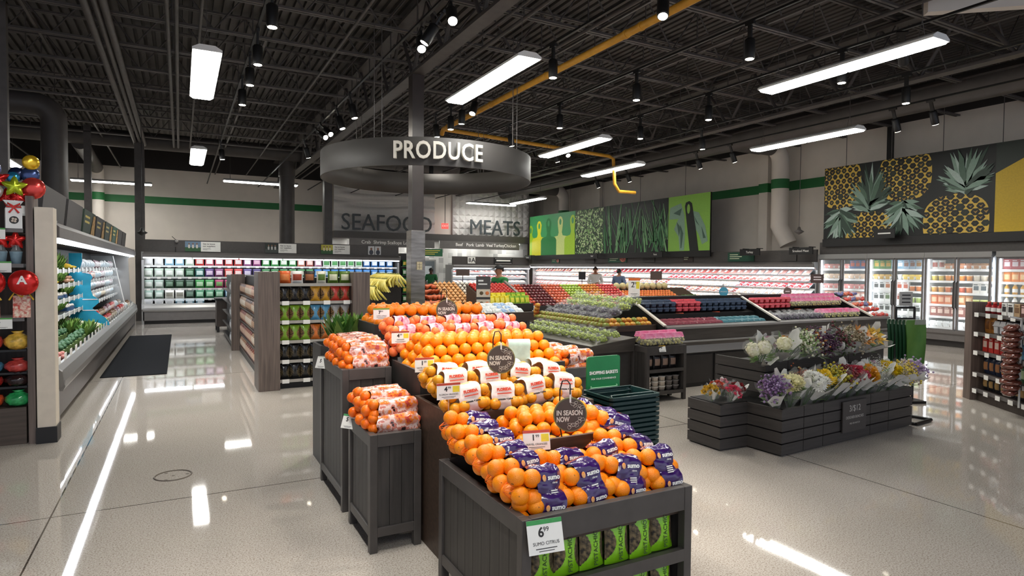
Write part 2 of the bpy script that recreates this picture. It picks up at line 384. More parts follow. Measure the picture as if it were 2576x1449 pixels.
# track lighting
M_LAMP = mat('lit_spot_lens', '#fff3dc', .4, emit=30)
head = thing('track_spotlight', 'x', 'spotlight', group='black track spotlights')
g = G(); g.lathe([(.0, .0), (.062, .0), (.066, .02), (.066, .24), (.05, .26), (0, .26)], (0, 0, -.26), 16); g.build('lamp_housing', M_BLACK, head)
g = G(); g.lathe([(0, 0), (.052, 0), (.052, -.006), (0, -.006)], (0, 0, -.258), 16); g.build('lens', M_LAMP, head)
g = G(); g.box(-.012, -.03, -.02, .012, .03, .2); g.box(-.02, -.07, .17, .02, .07, .21); g.build('bracket', M_BLACK, head)
ld = bpy.data.lights.new('spot', 'SPOT'); ld.energy = SPOT_W; ld.spot_size = radians(75); ld.spot_blend = .8; ld.shadow_soft_size = .06; ld.color = (1, .93, .82)
TR = [(.95, 'the first track', [(2.2, .22, .3, 2), (3.6, .25, .0, 1.6), (7.64, 0, 0), (9.14, 0, 0), (10.22, 0, 0), (11.52, 0, 0), (17.6, .1, .1)]),  # first two heads added out of view to brighten the citrus
      (2.80, 'the track left of the ring sign', [(1.6, -.12, .42, 2), (2.9, -.3, .12, 1.9), (4.2, -.22, -.3, 1.7), (5.94, -.2, -.62, 1.4), (6.79, -.25, -.7, 1.4), (7.3, -.5, .2), (7.82, -.25, -.7, 1.4), (11.54, .2, -.1), (12.59, .25, -.2), (13.9, .5, -.9), (14.4, .5, -1.0), (16.26, .3, .2)]),  # first three heads added unseen overhead to light the citrus front
      (4.73, 'the track beside the yellow pipe', [(2.6, -.5, .25, 1.8), (3.6, -.55, .1, 1.6), (5.35, -.3, -.3), (7.65, 0, 0), (10.3, -.4, -.3), (10.9, 0, .1), (11.46, 0, 0), (12.27, .1, 0)]),  # nearest head added out of view as extra light on the citrus
      (6.52, 'the track above the berry island', [(5.72, 0, 0), (7.98, 0, 0), (10.28, 0, 0), (12.34, .2, 0), (17.27, 0, 0)]),
      (8.5, 'the track above the flower stand', [(4.92, .7, .3), (5.78, 0, 0), (8.36, 0, 0), (10.26, 0, 0), (13.1, -.2, -.7), (13.6, .3, 0)]),
      (10.42, 'the track in front of the long light', [(5.96, 0, 0), (10.44, .1, 0)]),
      (12.36, 'the track facing the wall posters', [(6.58, .42, 0), (7.27, .42, 0), (11.34, .42, 0), (12.52, .42, 0), (15.52, .42, 0), (17.16, .42, 0)])]
n = 0
_acc = {}
def accent(k):
    if k not in _acc:
        a = ld.copy(); a.energy = SPOT_W * k * .82; a.spot_size = radians(52); _acc[k] = a
    return _acc[k]
for x, w, lst in TR:
    g = G(); g.box(x - .018, 1.0, 4.86, x + .018, 27, 4.89); tag(g.build('lighting_track', M_BLACK), 'thin black lighting rail, %s' % w, 'track')
    for k, (y, tx, ty, *ac) in enumerate(lst):
        h = proto_place(head, n == 0, (x, y, 4.65), (ty, -tx, 0), 'black cylinder spotlight, %s from the front on %s' % (ORD[k], w)); n += 1
        lo = bpy.data.objects.new('spot_lamp', accent(ac[0]) if ac else ld); COL.objects.link(lo); lo.parent = h; lo.location = (0, 0, -.28)
# ---------------------------------------------------------------- packaged goods: meshes that face -y, base on z = 0
M_CARD = mat('white_price_card', '#f2f1ec', .5, var=.02)
M_INK = mat('dark_print', '#2c2a2a', .6, var=.02)
M_GLASSY = mat('clear_plastic_film', '#eef2f2', .12, alpha=.13, var=.02)
_MC = {}
def pmesh(key, fn, mats):
    if key not in _MC: _MC[key] = fn().mesh(key[0], mats)
    return _MC[key]
def pillow(w, d, h, g=None, m=0, mb=None, band=None, nu=8, nv=8, lean=0., pinch=.06):
    """filled pouch: flat top seal, full belly; faces between band heights take material mb"""
    g = g or G()
    def P(u, v, sgn):
        x = (u - .5) * w; z = v * h
        k = max(0., sin(pi * min(1, max(0, v * .93 + .02)))) ** .6 * (1 - abs(2 * u - 1) ** 2.6)
        x *= 1 - pinch * sin(pi * v)
        return (x, sgn * (d / 2 * k + .003), z)
    for sgn in (-1, 1):
        vs = [P(i / nu, j / nv, sgn) for i in range(nu + 1) for j in range(nv + 1)]
        for i in range(nu):
            for j in range(nv):
                q = (i * (nv + 1) + j, (i + 1) * (nv + 1) + j, (i + 1) * (nv + 1) + j + 1, i * (nv + 1) + j + 1)
                if sgn > 0: q = q[::-1]
                t = (j + .5) / nv; s = (i + .5) / nu
                mm = m
                if band:
                    for (u0, u1, v0, v1, mi) in band:
                        if u0 <= s <= u1 and v0 <= t <= v1: mm = mi
                g.add([vs[x] for x in q], [(0, 1, 2, 3)], mm, True)
    return g
def pouch_mesh(c1, c2, w=.2, d=.07, h=.24):
    return pmesh(('pouch', c1, c2, w, d, h), lambda: pillow(w, d, h, band=[(.12, .88, .30, .78, 1)]), [cmat(c1, .3), cmat(c2, .35)])
def clam_mesh(c1, c2, w=.2, d=.12, h=.15):
    def f():
        g = G(); t = .012
        g.hexa([(-w / 2 + t, -d / 2 + t, 0), (w / 2 - t, -d / 2 + t, 0), (w / 2 - t, d / 2 - t, 0), (-w / 2 + t, d / 2 - t, 0)], [(-w / 2, -d / 2, h * .62), (w / 2, -d / 2, h * .62), (w / 2, d / 2, h * .62), (-w / 2, d / 2, h * .62)], 0)
        g.box(-w / 2 - .005, -d / 2 - .005, h * .62, w / 2 + .005, d / 2 + .005, h * .68, 1)
        g.hexa([(-w / 2, -d / 2, h * .68), (w / 2, -d / 2, h * .68), (w / 2, d / 2, h * .68), (-w / 2, d / 2, h * .68)], [(-w / 2 + t, -d / 2 + t, h), (w / 2 - t, -d / 2 + t, h), (w / 2 - t, d / 2 - t, h), (-w / 2 + t, d / 2 - t, h)], 1)
        g.box(-w * .3, -d / 2 - .004, h * .12, w * .3, -d / 2 + .012, h * .58, 1)
        return g
    return pmesh(('clamshell', c1, c2, w, d, h), f, [cmat(c1, .3), cmat(c2, .3)])
def tray_mesh(meat, rim, w=.22, d=.16, h=.055):
    def f():
        g = G()
        g.hexa([(-w * .42, -d * .42, 0), (w * .42, -d * .42, 0), (w * .42, d * .42, 0), (-w * .42, d * .42, 0)], [(-w / 2, -d / 2, h * .6), (w / 2, -d / 2, h * .6), (w / 2, d / 2, h * .6), (-w / 2, d / 2, h * .6)], 1)
        def top(u, v):
            k = (1 - abs(2 * u - 1) ** 3) * (1 - abs(2 * v - 1) ** 3)
            return ((u - .5) * w * .94, (v - .5) * d * .94, h * .62 + h * .6 * k * (.8 + .2 * sin(9 * u + 5 * v)))
        g.grid(top, 8, 6, 0)
        g.add([(-w * .3, -d * .36, h * 1.16), (w * .05, -d * .36, h * 1.16), (w * .05, d * .1, h * 1.26), (-w * .3, d * .1, h * 1.26)], [(0, 1, 2, 3)], 2)
        return g
    return pmesh(('meat_tray', meat, rim, w, d, h), f, [cmat(meat, .15, coat=.6), cmat(rim, .4), M_CARD])
def tub_mesh(c1, c2, r=.055, h=.1, sq=False):
    return pmesh(('tub', c1, c2, r, h, sq), lambda: G().lathe([(0, 0), (r * .82, 0), (r * .97, h * .86)], (0, 0, 0), 14, 0).lathe([(r * 1.04, h * .84), (r * 1.04, h * .97), (r * .98, h), (0, h)], (0, 0, 0), 14, 1), [cmat(c1, .3), cmat(c2, .3)])
def box_mesh(c1, c2, w=.12, d=.06, h=.2):
    def f():
        g = G(); g.box(-w / 2, -d / 2, 0, w / 2, d / 2, h, 0)
        g.box(-w * .36, -d / 2 - .002, h * .3, w * .36, -d / 2, h * .72, 1); g.box(-w * .36, -d / 2 - .002, h * .8, w * .2, -d / 2, h * .88, 1); return g
    return pmesh(('carton', c1, c2, w, d, h), f, [cmat(c1, .45), cmat(c2, .45)])
def bottle_mesh(c1, c2, r=.04, h=.24):
    return pmesh(('bottle', c1, c2, r, h), lambda: G().lathe([(0, 0), (r, 0), (r, h * .62), (r * .5, h * .8), (r * .42, h * .86)], (0, 0, 0), 12, 0).lathe([(r * .5, h * .86), (r * .5, h), (0, h)], (0, 0, 0), 12, 1).lathe([(r * 1.02, h * .2), (r * 1.02, h * .52)], (0, 0, 0), 12, 2), [cmat(c1, .15), cmat(c2, .4), M_CARD])
def put(name, me, loc, rz, label, cat, group=None, tilt=0., sc=None):
    o = bpy.data.objects.new(name, me); COL.objects.link(o); o.location = loc
    o.rotation_euler = (tilt, 0, rz)
    if sc: o.scale = (sc, sc, sc) if not isinstance(sc, tuple) else sc
    return tag(o, label, cat, group)
def price_card(name, label, loc, rz, w, h, top='#c9442f', yellow=False, lines=('4', ), parent=None, tilt=-.12, stand=0., group=None):
    """white card with a coloured heading, price and small print"""
    root = thing(name, label, 'price card', loc, rz, group)
    g = G(); g.box(-w / 2, -.001, 0, w / 2, .001, h, 0); g.box(-w / 2, -.0016, h * .86, w / 2, -.001, h, 1)
    if yellow: g.box(w * .17, -.0018, h * .42, w * .46, -.001, h * .8, 2)
    c = g.build('card', [M_CARD, cmat(top, .5), cmat('#e9d93a', .5)], root); c.rotation_euler = (tilt, 0, 0)
    t = G(); put_text(t, lines[0], h * .4, FACE_CAM((-w * .12, -.002, h * .62)), 0, .0006, .0012)
    if w > .105 and len(lines[0]) == 1: put_text(t, '99', h * .2, FACE_CAM((w * .03, -.002, h * .7)), 0, .0006, 0)
    if len(lines) > 1: put_text(t, lines[1], h * .14, FACE_CAM((0, -.002, h * .3)), 0, .0006, 0)
    t.box(-w * .3, -.0016, h * .14, w * .3, -.001, h * .165, 0); t.box(-w * .22, -.0016, h * .07, w * .22, -.001, h * .09, 0)
    q = t.build('lettering', M_INK, root); q.rotation_euler = (tilt, 0, 0)
    if stand:
        s = G(); s.cyl((0, .004, -stand), (0, .004, .02), .003, n=6); s.box(-.018, -.01, -stand - .05, .018, .012, -stand); s.build('stand', M_GLASSY, root)
    return root
# ---------------------------------------------------------------- refrigerated multi-deck cases
M_LED = mat('lit_case_lamp', '#f3f8ff', .4, emit=LED_EMIT)
M_LINER = mat('dark_case_liner', '#1b1c1d', .5, var=.05)
M_LINERW = mat('white_case_liner', '#dfe3e6', .4, var=.03)
M_SHELF = mat('shelf_edge_channel', '#cfd1d0', .35, var=.03)
M_CASEG = mat('case_panel_grey', '#6a6664', .4, var=.05, scale=8)
M_KICK = mat('dark_kickplate', '#2b2827', .5, var=.05)
def case(root, L, shelves, depth=.95, canopy=1.9, liner=M_LINER, lip=.58, step=.28, top=2.05, shelf_tilt=0., shelf_back=.9, lampw=.05, panel_h=2.4, lamp2=True):
    """open display case, front on y = 0 facing -y, running from x = 0 to x = L"""
    g = G(); g.box(0, .12, 0, L, depth, .1); g.build('kickplate', M_KICK, root)
    g = G(); g.box(0, .0, .1, L, .04, .40); g.box(0, .04, .1, L, depth, .3)
    k = int(L / 2.4)
    g.build('front_panel', M_CASEG, root, .004)
    g = G(); g.ext([(-.05, .40), (-.03, .36), (.04, .36), (.06, lip), (.03, lip), (-.01, lip - .05), (-.05, .46)], 0, L, ax='x', sm=False); g.build('bumper_rail', M_ALU, root)
    g = G(); g.box(0, depth - .04, .3, L, depth, top); g.build('back_panel', liner, root)
    g = G(); g.box(0, .06, .3, L, depth - .04, lip - .06); g.build('bottom_deck', liner, root)
    for i, z in enumerate(shelves):
        y0 = step; g = G(); g.box(.01, y0, z - .025, L - .01, depth - .04, z, 1); g.box(.01, y0 - .012, z - .04, L - .01, y0, z + .012, 0); g.build('shelf', [M_SHELF, liner], root)
    g = G(); g.ext([(-.02, canopy), (.12, canopy - .01), (.12, canopy + .03), (depth, canopy + .03), (depth, top), (.05, top), (-.02, top - .06)], 0, L, ax='x'); g.build('canopy', M_CASEG, root, .004)
    g = G(); n = max(1, int(L / 1.2))
    for i in range(n): g.box(i * L / n + .02, .02, canopy - .035, (i + 1) * L / n - .02, .02 + lampw, canopy - .008)
    g.build('case_lamp', M_LED, root)
    if lamp2:
        for z in shelves[1:]:
            g = G(); g.box(.02, step + .02, z - .036, L - .02, step + .035, z - .026); g.build('shelf_lamp', M_LED, root)
    for x in (0, L):
        g = G(); g.ext([(0, 0), (depth, 0), (depth, top), (0, top), (.02, canopy), (.16, canopy - .08), (.12, .7), (-.03, .56), (-.05, .42), (0, .38)], x - .03, x + .03, ax='x'); g.build('end_panel', M_ALU, root)
    if panel_h > top:
        g = G(); g.box(0, .14, top, L, .2, panel_h); g.build('header_panel', M_FRAME, root)
# back case with bagged salads
sal = thing('refrigerated_case', 'long open refrigerated salad case across the back aisle', 'refrigerated case', (-.93, 20.2, 0))
SH = [.70, 1.0, 1.33, 1.66]
case(sal, 7.45, SH, liner=M_LINER, shelf_tilt=0, step=.24)
SAL = [
 ['#f2f2ee/#ffffff'] * 2 + ['#a9d4e8/#f4f7f7'] * 2 + ['#cfe0cf/#ffffff'] + ['#d8403c/#e8d9d3'] + ['#d86a78/#ffffff'] * 2 + ['#c9403f/#f1e1dd'] * 2 + ['#a2578e/#ffffff'] + ['#8c3f78/#e2b4c8'] + ['#3f9a4c/#eef3e6'] * 4 + ['#d98a72/#ffffff', '#b8645a/#f6ddd3', '#c995b0/#ffffff'] + ['#e4efe2/#58a05c'] * 5 + ['#2b6fb4/#e8eef4'] * 4 + ['#d8402f/#f3d5c8'] * 3 + ['#eef1f4/#8fb4d4'] * 4,
 ['#b9cbbb/#e9eee8'] * 4 + ['#2f5a3c/#8fb09a', '#2d6b63/#cfe3de', '#5a3f78/#d9c4dc', '#7c3f68/#e3cadb', '#c94c48/#f0d6d0', '#c23a3c/#f1dad6', '#5d4a86/#d8cfe6', '#4c3f74/#cfc4de'] + ['#3c7f4a/#dfeadb'] * 6 + ['#2f76b8/#bcd8ee'] * 14,
 ['#9db0a4/#dfe7e2'] * 2 + ['#26452f/#7d9a86'] * 3 + ['#2f8a3d/#bfe0bd'] * 2 + ['#a23a62/#7fae6a'] * 3 + ['#5e3f7c/#b7a7cc'] * 2 + ['#2f5f3a/#a7c4a8'] * 6 + ['#8fa7b4/#e3ebef'] * 14,
 ['#7f9488/#cfdad2'] * 2 + ['#d9d8cf/#8d8a7f'] * 2 + ['#24382b/#6d8576'] + ['#2e6a48/#a9cdb2'] * 3 + ['#39586f/#b5cadb'] * 3 + ['#2f4a66/#a3b9d0'] * 2 + ['#46624c/#c6d6c6'] * 18,
 ['#f1f2f2/#c9ccd0'] * 3 + ['#5f8ea4/#d9e6ee'] * 3 + [None] * 2 + ['#e2dcb8/#f5f1dc'] * 4 + ['#dfe6d6/#6f9a6c'] * 16]
ROWN = ['top', 'second', 'third', 'fourth', 'bottom']
for ri, row in enumerate(SAL):
    z = (SH[::-1] + [.53])[ri]
    for k, c in enumerate(row[:28]):
        if c is None or (ri >= 1 and k > 15 and k < 20 and ri != 1) or (ri >= 3 and k >= 20): continue
        a, b = c.split('/')
        x = -.80 + k * .262
        if ri == 4: me, nm, ct = clam_mesh(a, b, .22, .16, .17), 'salad_clamshell', 'clamshell'
        else: me, nm, ct = pouch_mesh(a, b, .235, .10, .25), 'salad_bag', 'bag'
        put(nm, me, (x, 20.2 + (.36 if ri < 4 else .18), z + .002), random.uniform(-.05, .05), '%s %s, %s from left, %s shelf of the back salad case' % (('bagged salad', 'salad clamshell')[ri == 4], ct if ri < 4 else 'box', ORD[k], ROWN[ri]), ct, 'packs on the %s shelf of the salad case' % ROWN[ri])
        if ri < 4:
            pass
tagm = G().box(-.045, -.003, 0, .045, 0, .055).mesh('shelf_tag', M_CARD)
for ri, row in enumerate(SAL[:4]):
    for k in range(0, 28 if ri == 0 else 16):
        if ri >= 3 and k > 12: break
        put('shelf_tag', tagm, (-.80 + k * .262, 20.2 + .222, SH[::-1][ri] - .05), 0, 'white price tag, %s from left, under the %s shelf of the salad case' % (ORD[k], ROWN[ri]), 'price tag', 'price tags of the salad case')
# supplier signs on the salad case header
for k, (x0, x1, x2, cols) in enumerate(((.13, .54, 1.06, ('#6f88a0', '#d9d2c6', '#2f5a34')), (2.3, 2.68, 3.21, ('#2c332e', '#b9b9b6', '#454a45')), (3.96, 4.33, 4.87, ('#b3ab3f', '#d8cfae', '#2f5a30')))):
    s = thing('supplier_sign', '%s white supplier sign with photograph on the salad case header' % ('first', 'second', 'third')[k], 'sign', (x0, 20.3, 2.08), 0, 'supplier signs')
    g = G(); w = x1 - x0; g.box(0, 0, 0, w, .03, .29, 0); g.box(0, -.002, .12, w, 0, .29, 1)
    for q in range(3): g.ball((w * (.25 + .25 * q), -.001, .15), (.035, .002, .06), 8, 6, 2); g.ball((w * (.25 + .25 * q), -.002, .225), (.02, .002, .024), 8, 6, 3)
    g.build('photograph', [cmat(cols[2]), cmat(cols[0]), cmat(cols[1]), cmat('#8a6650')], s)
    g = G(); g.box(w, 0, 0, x2 - x0, .03, .29); g.build('text_panel', M_CARD, s)
    t = G(); m = w + .05
    put_text(t, 'Get to know', .062, FACE_CAM((m, -.002, .225)), 0, .001, .001, 'LEFT'); put_text(t, 'our suppliers', .062, FACE_CAM((m, -.002, .16)), 0, .001, .001, 'LEFT')
    for q in range(3): t.box(m, -.0015, .1 - q * .025, m + (.2, .22, .12)[q], -.0005, .106 - q * .025)
    t.build('lettering', M_INK, s)
s = thing('supplier_sign', 'small supplier sign with two portraits at the right end of the salad case header', 'sign', (5.47, 20.3, 2.08), 0, 'supplier signs')
g = G(); g.box(0, 0, 0, .21, .03, .28, 0); g.box(.23, 0, 0, .43, .03, .28, 0)
for x in (.105, .33): g.ball((x, -.001, .08), (.07, .003, .08), 10, 6, 1); g.ball((x, -.002, .19), (.035, .003, .045), 10, 6, 2)
g.build('photograph', [cmat('#cfd0d2'), cmat('#343a48'), cmat('#8a6450')], s)
# folded plastic bag roll holder on the header
g = G(); g.tube([(-.28 + .17, 20.3, 2.2), (-.11, 20.28, 2.05), (-.13, 20.26, 1.95)], .012, 6); g.ball((-.08, 20.26, 2.36), (.05, .03, .05), 10, 6, 1); g.tube([(-.2, 20.26, 2.5), (-.08, 20.26, 2.38)], .008, 5)
tag(g.build('hook_pole', [M_BLACK, M_ALU]), 'thin black hook pole leaning on the salad case header', 'pole')

# ---- vegetable case along the left, front faces +x
veg = thing('refrigerated_case', 'long open refrigerated vegetable case along the left aisle', 'refrigerated case', (-1.1, 7.75, 0), pi / 2)
VSH = [.92, 1.14, 1.36, 1.58]
case(veg, 12.3, VSH, depth=1.05, canopy=1.93, liner=M_LINER, lip=.60, step=.42, top=2.1, lampw=.09, panel_h=2.12)
def veg_mesh(kind):
    key = ('veg', kind)
    if key in _MC: return _MC[key]
    g = G(); R = random.Random(kind)
    def c(a, **k): return cmat(a, **k)
    if kind == 'squash':
        for i in range(5): g.ball(((i % 3 - 1) * .055, (i // 3) * .06 - .03, .04 + (i // 3) * .03), (.03, .075, .03), 10, 8, 0); g.ball(((i % 3 - 1) * .055, -.06 + (i // 3) * .06, .045), (.014, .05, .014), 8, 6, 0)
        mats = [c('#e8c23a')]
    elif kind == 'cucumber':
        for i in range(6): g.ball(((i % 3 - 1) * .05, 0, .03 + (i // 3) * .045), (.025, .10, .025), 10, 8, 0)
        mats = [c('#2f5a2c')]
    elif kind == 'eggplant':
        for i in range(4): g.ball(((i % 2 - .5) * .09, .02, .04 + (i // 2) * .06), (.042, .09, .042), 12, 8, 0); g.ball(((i % 2 - .5) * .09, -.07, .04 + (i // 2) * .06), (.02, .02, .02), 8, 6, 1)
        mats = [c('#22162a', rough=.2), c('#4e7a3c')]
    elif kind == 'mushroom_box':
        g.box(-.09, -.07, 0, .09, .07, .05, 1)
        for i in range(9): g.ball(((i % 3 - 1) * .055, (i // 3 - 1) * .042, .06), (.028, .024, .022), 8, 6, 0)
        mats = [c('#e6dccb'), c('#3c5f8a')]
    elif kind == 'broccoli':
        for i in range(16): a = R.uniform(0, 6.3); r = R.uniform(0, .07); g.ball((r * cos(a), r * sin(a), .1 + .04 * (1 - r / .07)), R.uniform(.025, .036), 7, 5, 0, wob=.3, seed=i)
        g.cyl((0, 0, 0), (0, 0, .09), .022, .05, 8, 1); mats = [c('#3f6a45'), c('#8fae6a')]
    elif kind == 'greens':
        for i in range(26):
            a = R.uniform(0, 6.3); t = R.uniform(.03, .1); h = R.uniform(.12, .2)
            p = Vector((t * cos(a), t * sin(a), h)); q = Vector((-sin(a), cos(a), R.uniform(-.4, .4))) * .035
            g.add([(0, 0, .02), p * .6 + q, p * 1.25, p * .6 - q], [(0, 1, 2, 3)], i % 2, True)
        mats = [c('#4d7a34'), c('#7fa04a')]
    elif kind == 'radish':
        for i in range(14): g.ball((R.uniform(-.09, .09), R.uniform(-.07, .07), R.uniform(.02, .08)), .024, 8, 6, 0)
        mats = [c('#d88f86')]
    elif kind == 'tomato':
        for i in range(7): g.ball(((i % 3 - 1) * .06, (i // 3 % 2) * .055 - .03, .03 + (i // 6) * .045), .031, 10, 8, 0)
        mats = [c('#c3272b', rough=.2)]
    elif kind == 'cauliflower':
        for i in range(14): a = R.uniform(0, 6.3); r = R.uniform(0, .06); g.ball((r * cos(a), r * sin(a), .07 + .03 * (1 - r / .06)), .03, 7, 5, 0, wob=.25, seed=i)
        for i in range(8): a = i * .785; g.add([(.03 * cos(a), .03 * sin(a), 0), (.1 * cos(a - .35), .1 * sin(a - .35), .06), (.11 * cos(a), .11 * sin(a), .11), (.1 * cos(a + .35), .1 * sin(a + .35), .06)], [(0, 1, 2, 3)], 1, True)
        mats = [c('#ded9b6'), c('#7d9a55')]
    elif kind == 'cabbage':
        g.ball((0, 0, .075), (.08, .08, .075), 12, 9, 0, wob=.12, seed=3)
        for i in range(7): a = i * .9; g.add([(.02 * cos(a), .02 * sin(a), .01), (.09 * cos(a - .5), .09 * sin(a - .5), .05), (.085 * cos(a), .085 * sin(a), .13), (.09 * cos(a + .5), .09 * sin(a + .5), .05)], [(0, 1, 2, 3)], 1, True)
        mats = [c('#b9c58c'), c('#6f9652')]
    elif kind == 'pale_root':
        for i in range(6): g.ball(((i % 3 - 1) * .06, 0, .03 + (i // 3) * .05), (.028, .085, .028), 9, 7, 0)
        mats = [c('#d9cfa8')]
    elif kind == 'onion':
        for i in range(7): g.ball(((i % 3 - 1) * .065, (i // 3 % 2) * .06 - .03, .034 + (i // 6) * .05), (.034, .034, .031), 10, 7, 0)
        mats = [c('#b98a68')]
    _MC[key] = g.mesh(kind, mats); return _MC[key]
VEG = {3: ['cauliflower', 'pale_root', 'cabbage', 'greens', 'squash', 'W', 'W', 'W', 'P', 'W', 'W', 'P'], 2: ['pale_root', 'cucumber', 'squash', 'greens', 'onion', 'W', 'P', 'R', 'W', 'P', 'W', 'W'],
       1: ['W', 'eggplant', 'mushroom_box', 'mushroom_box', 'greens', 'tomato', 'R', 'W', 'P', 'P', 'W', 'P'], 0: ['cabbage', 'mushroom_box', 'cauliflower', 'greens', 'mushroom_box', 'W', 'P', 'B', 'W', 'B', 'P', 'W'],
       -1: ['radish', 'broccoli', 'broccoli', 'greens', 'cauliflower', 'cabbage', 'R', 'B', 'P', 'R', 'W', 'B']}
PK = {'W': ('#e9ecec', '#c3d2d8'), 'P': ('#8f6a72', '#e3dede'), 'R': ('#b8342f', '#ecd9cf'), 'B': ('#7d5a3c', '#e0d2bc')}
VNAME = {'squash': 'yellow squash heap', 'cucumber': 'cucumber heap', 'eggplant': 'eggplant heap', 'mushroom_box': 'mushroom box', 'broccoli': 'broccoli crown', 'greens': 'leafy greens bunch', 'radish': 'radish bunch', 'tomato': 'tomato heap', 'cauliflower': 'cauliflower head', 'cabbage': 'green cabbage', 'pale_root': 'parsnip bundle', 'onion': 'onion heap', 'W': 'white vegetable pack', 'P': 'purple-labelled vegetable pack', 'R': 'red-labelled vegetable pack', 'B': 'brown vegetable pack'}
LV = {3: 'top', 2: 'second', 1: 'third', 0: 'fourth', -1: 'bottom deck'}
for lv, seq in VEG.items():
    n = 46; z = VSH[lv] if lv >= 0 else .545
    for k in range(n):
        y = 7.98 + k * .26; kind = seq[min(len(seq) - 1, int(k / n * len(seq)))]
        if 12.9 < y < 13.15: continue
        for dp in ((0,) if lv >= 0 else (0, 1, 2)):
            if dp and y > 13.6 and dp == 2: continue
            x = -1.1 - (.55 if lv >= 0 else .17 + dp * .2); zz = z + (dp * .05 if lv < 0 else 0)
            kk = kind
            if lv < 0 and dp and kind == 'radish': kk = 'broccoli' if dp == 1 else 'cabbage'
            if kk in PK: me = pouch_mesh(PK[kk][0], PK[kk][1], .2, .11, .16)
            else: me = veg_mesh(kk)
            nm = {'mushroom_box': 'mushroom_box', 'W': 'vegetable_bag', 'P': 'vegetable_bag', 'R': 'vegetable_bag', 'B': 'vegetable_bag', 'greens': 'leafy_greens_bunch', 'pale_root': 'parsnip_bunch'}.get(kk, kk)
            put(nm, me, (x, y, zz), pi / 2 + random.uniform(-.15, .15), '%s, %s along%s, %s of the vegetable case' % (VNAME[kk], ORD[k], ('', ' behind the front', ' at the back')[dp], LV[lv] + (' shelf' if lv >= 0 else '')), 'vegetable', '%s on the %s of the vegetable case' % (VNAME[kk] + 's', LV[lv]), sc=random.uniform(.95, 1.2))
# price rail with white tags along the lip and shelves
for k in range(30):
    put('shelf_tag', tagm, (-1.14, 8.05 + k * .4, .585), pi / 2, 'white price tag, %s along the lip of the vegetable case' % ORD[k], 'price tag', 'price tags on the lip of the vegetable case', sc=1.6)
    if k < 22:
        for lv in (0, 1, 2, 3): put('shelf_tag', tagm, (-1.1 - .40, 8.05 + k * .5, VSH[lv] - .05), pi / 2, 'white price tag, %s along the %s shelf of the vegetable case' % (ORD[k], LV[lv]), 'price tag', 'price tags on the shelves of the vegetable case', sc=1.5)
# blue wavy divider standing across the case
pr = [(.55, 1.86), (.36, 1.86), (.36, 1.72), (.39, 1.60), (.33, 1.52), (.24, 1.5), (.21, 1.44), (.24, 1.38), (.24, 1.22), (.21, 1.12), (.13, 1.06), (.12, 1.0), (.17, .95), (.22, .90), (.12, .80), (.04, .74), (-.02, .66), (-.03, .60), (.02, .56), (.55, .56)]
g = G(); g.ext([(-1.14 - a, b) for a, b in pr], 13.02, 13.04, ax='y')
for z in (1.52, 1.05, .86): g.box(-1.5, 13.01, z, -1.28, 13.02, z + .015, 1)
tag(g.build('case_divider', [mat('blue_acrylic', '#2597b8', .25, var=.05), M_SHELF]), 'wavy blue divider panel standing across the vegetable case', 'divider')
# sloping glass end panel of the far part of the case
M_GLASS = mat('clear_case_glass', '#dfe8ea', .04, alpha=.13, var=.0)
g = G(); g.ext([(-1.16, .62), (-1.2, .8), (-1.42, 1.88), (-2.1, 1.88), (-2.1, .62)], 17.6, 17.612, ax='y'); e = g.build('glass_divider', [M_GLASS])
tag(e, 'clear glass divider with white edge near the far end of the vegetable case', 'divider')
g = G(); g.tube([(-1.16, 17.606, .62), (-1.2, 17.606, .8), (-1.42, 17.606, 1.88)], .012, 6); g.build('edge_trim', M_WHITE, e)
# header boards above the vegetable case
HB = [(8.3, 9.75, '#4b4847', None), (9.95, 11.3, '#4b4847', None), (11.5, 12.9, '#2f3f33', 'g'), (13.1, 14.4, '#333333', 'g'), (14.6, 15.9, '#2f4236', 'g'), (16.1, 17.3, '#33564a', 'g'), (17.5, 18.5, '#4b4847', None), (18.7, 19.8, '#4b4847', None)]
for k, (a, b, c, im) in enumerate(HB):
    s = thing('header_board', '%s header board from the front above the vegetable case%s' % (ORD[k].capitalize(), ', with food picture' if im else ', plain grey'), 'sign', (-1.32, a, 2.10), pi / 2, 'header boards above the vegetable case')
    g = G(); w = b - a; g.hexa([(0, 0, 0), (w, 0, 0), (w, .03, 0), (0, .03, 0)], [(0, -.04, .42), (w, -.04, .42), (w, -.01, .42), (0, -.01, .42)]); g.build('board', cmat('#4b4847' if not im else c, .6), s)
    g = G(); g.box(w - .03, .03, 0, w, .25, .40); g.box(0, .03, 0, .03, .25, .4); g.build('bracket', M_FRAME, s)
    if im:
        g = G()
        g.add([(w * .62, -.014, .05), (w * .97, -.014, .05), (w * .97, -.042, .38), (w * .78, -.042, .38)], [(0, 1, 2, 3)], 0)
        g.build('picture', [mat('food_print', '#8a5a2c', .6, col2='#d9b36a', scale=22)], s)
        t = G()
        for q in range(2): t.add([(w * .1, -.03 - q * -.008, .3 - q * .08), (w * .5, -.03 - q * -.008, .3 - q * .08), (w * .5, -.033 - q * -.008, .335 - q * .08), (w * .1, -.033 - q * -.008, .335 - q * .08)], [(0, 1, 2, 3)], 0)
        t.build('caption', cmat('#c9b65a'), s)
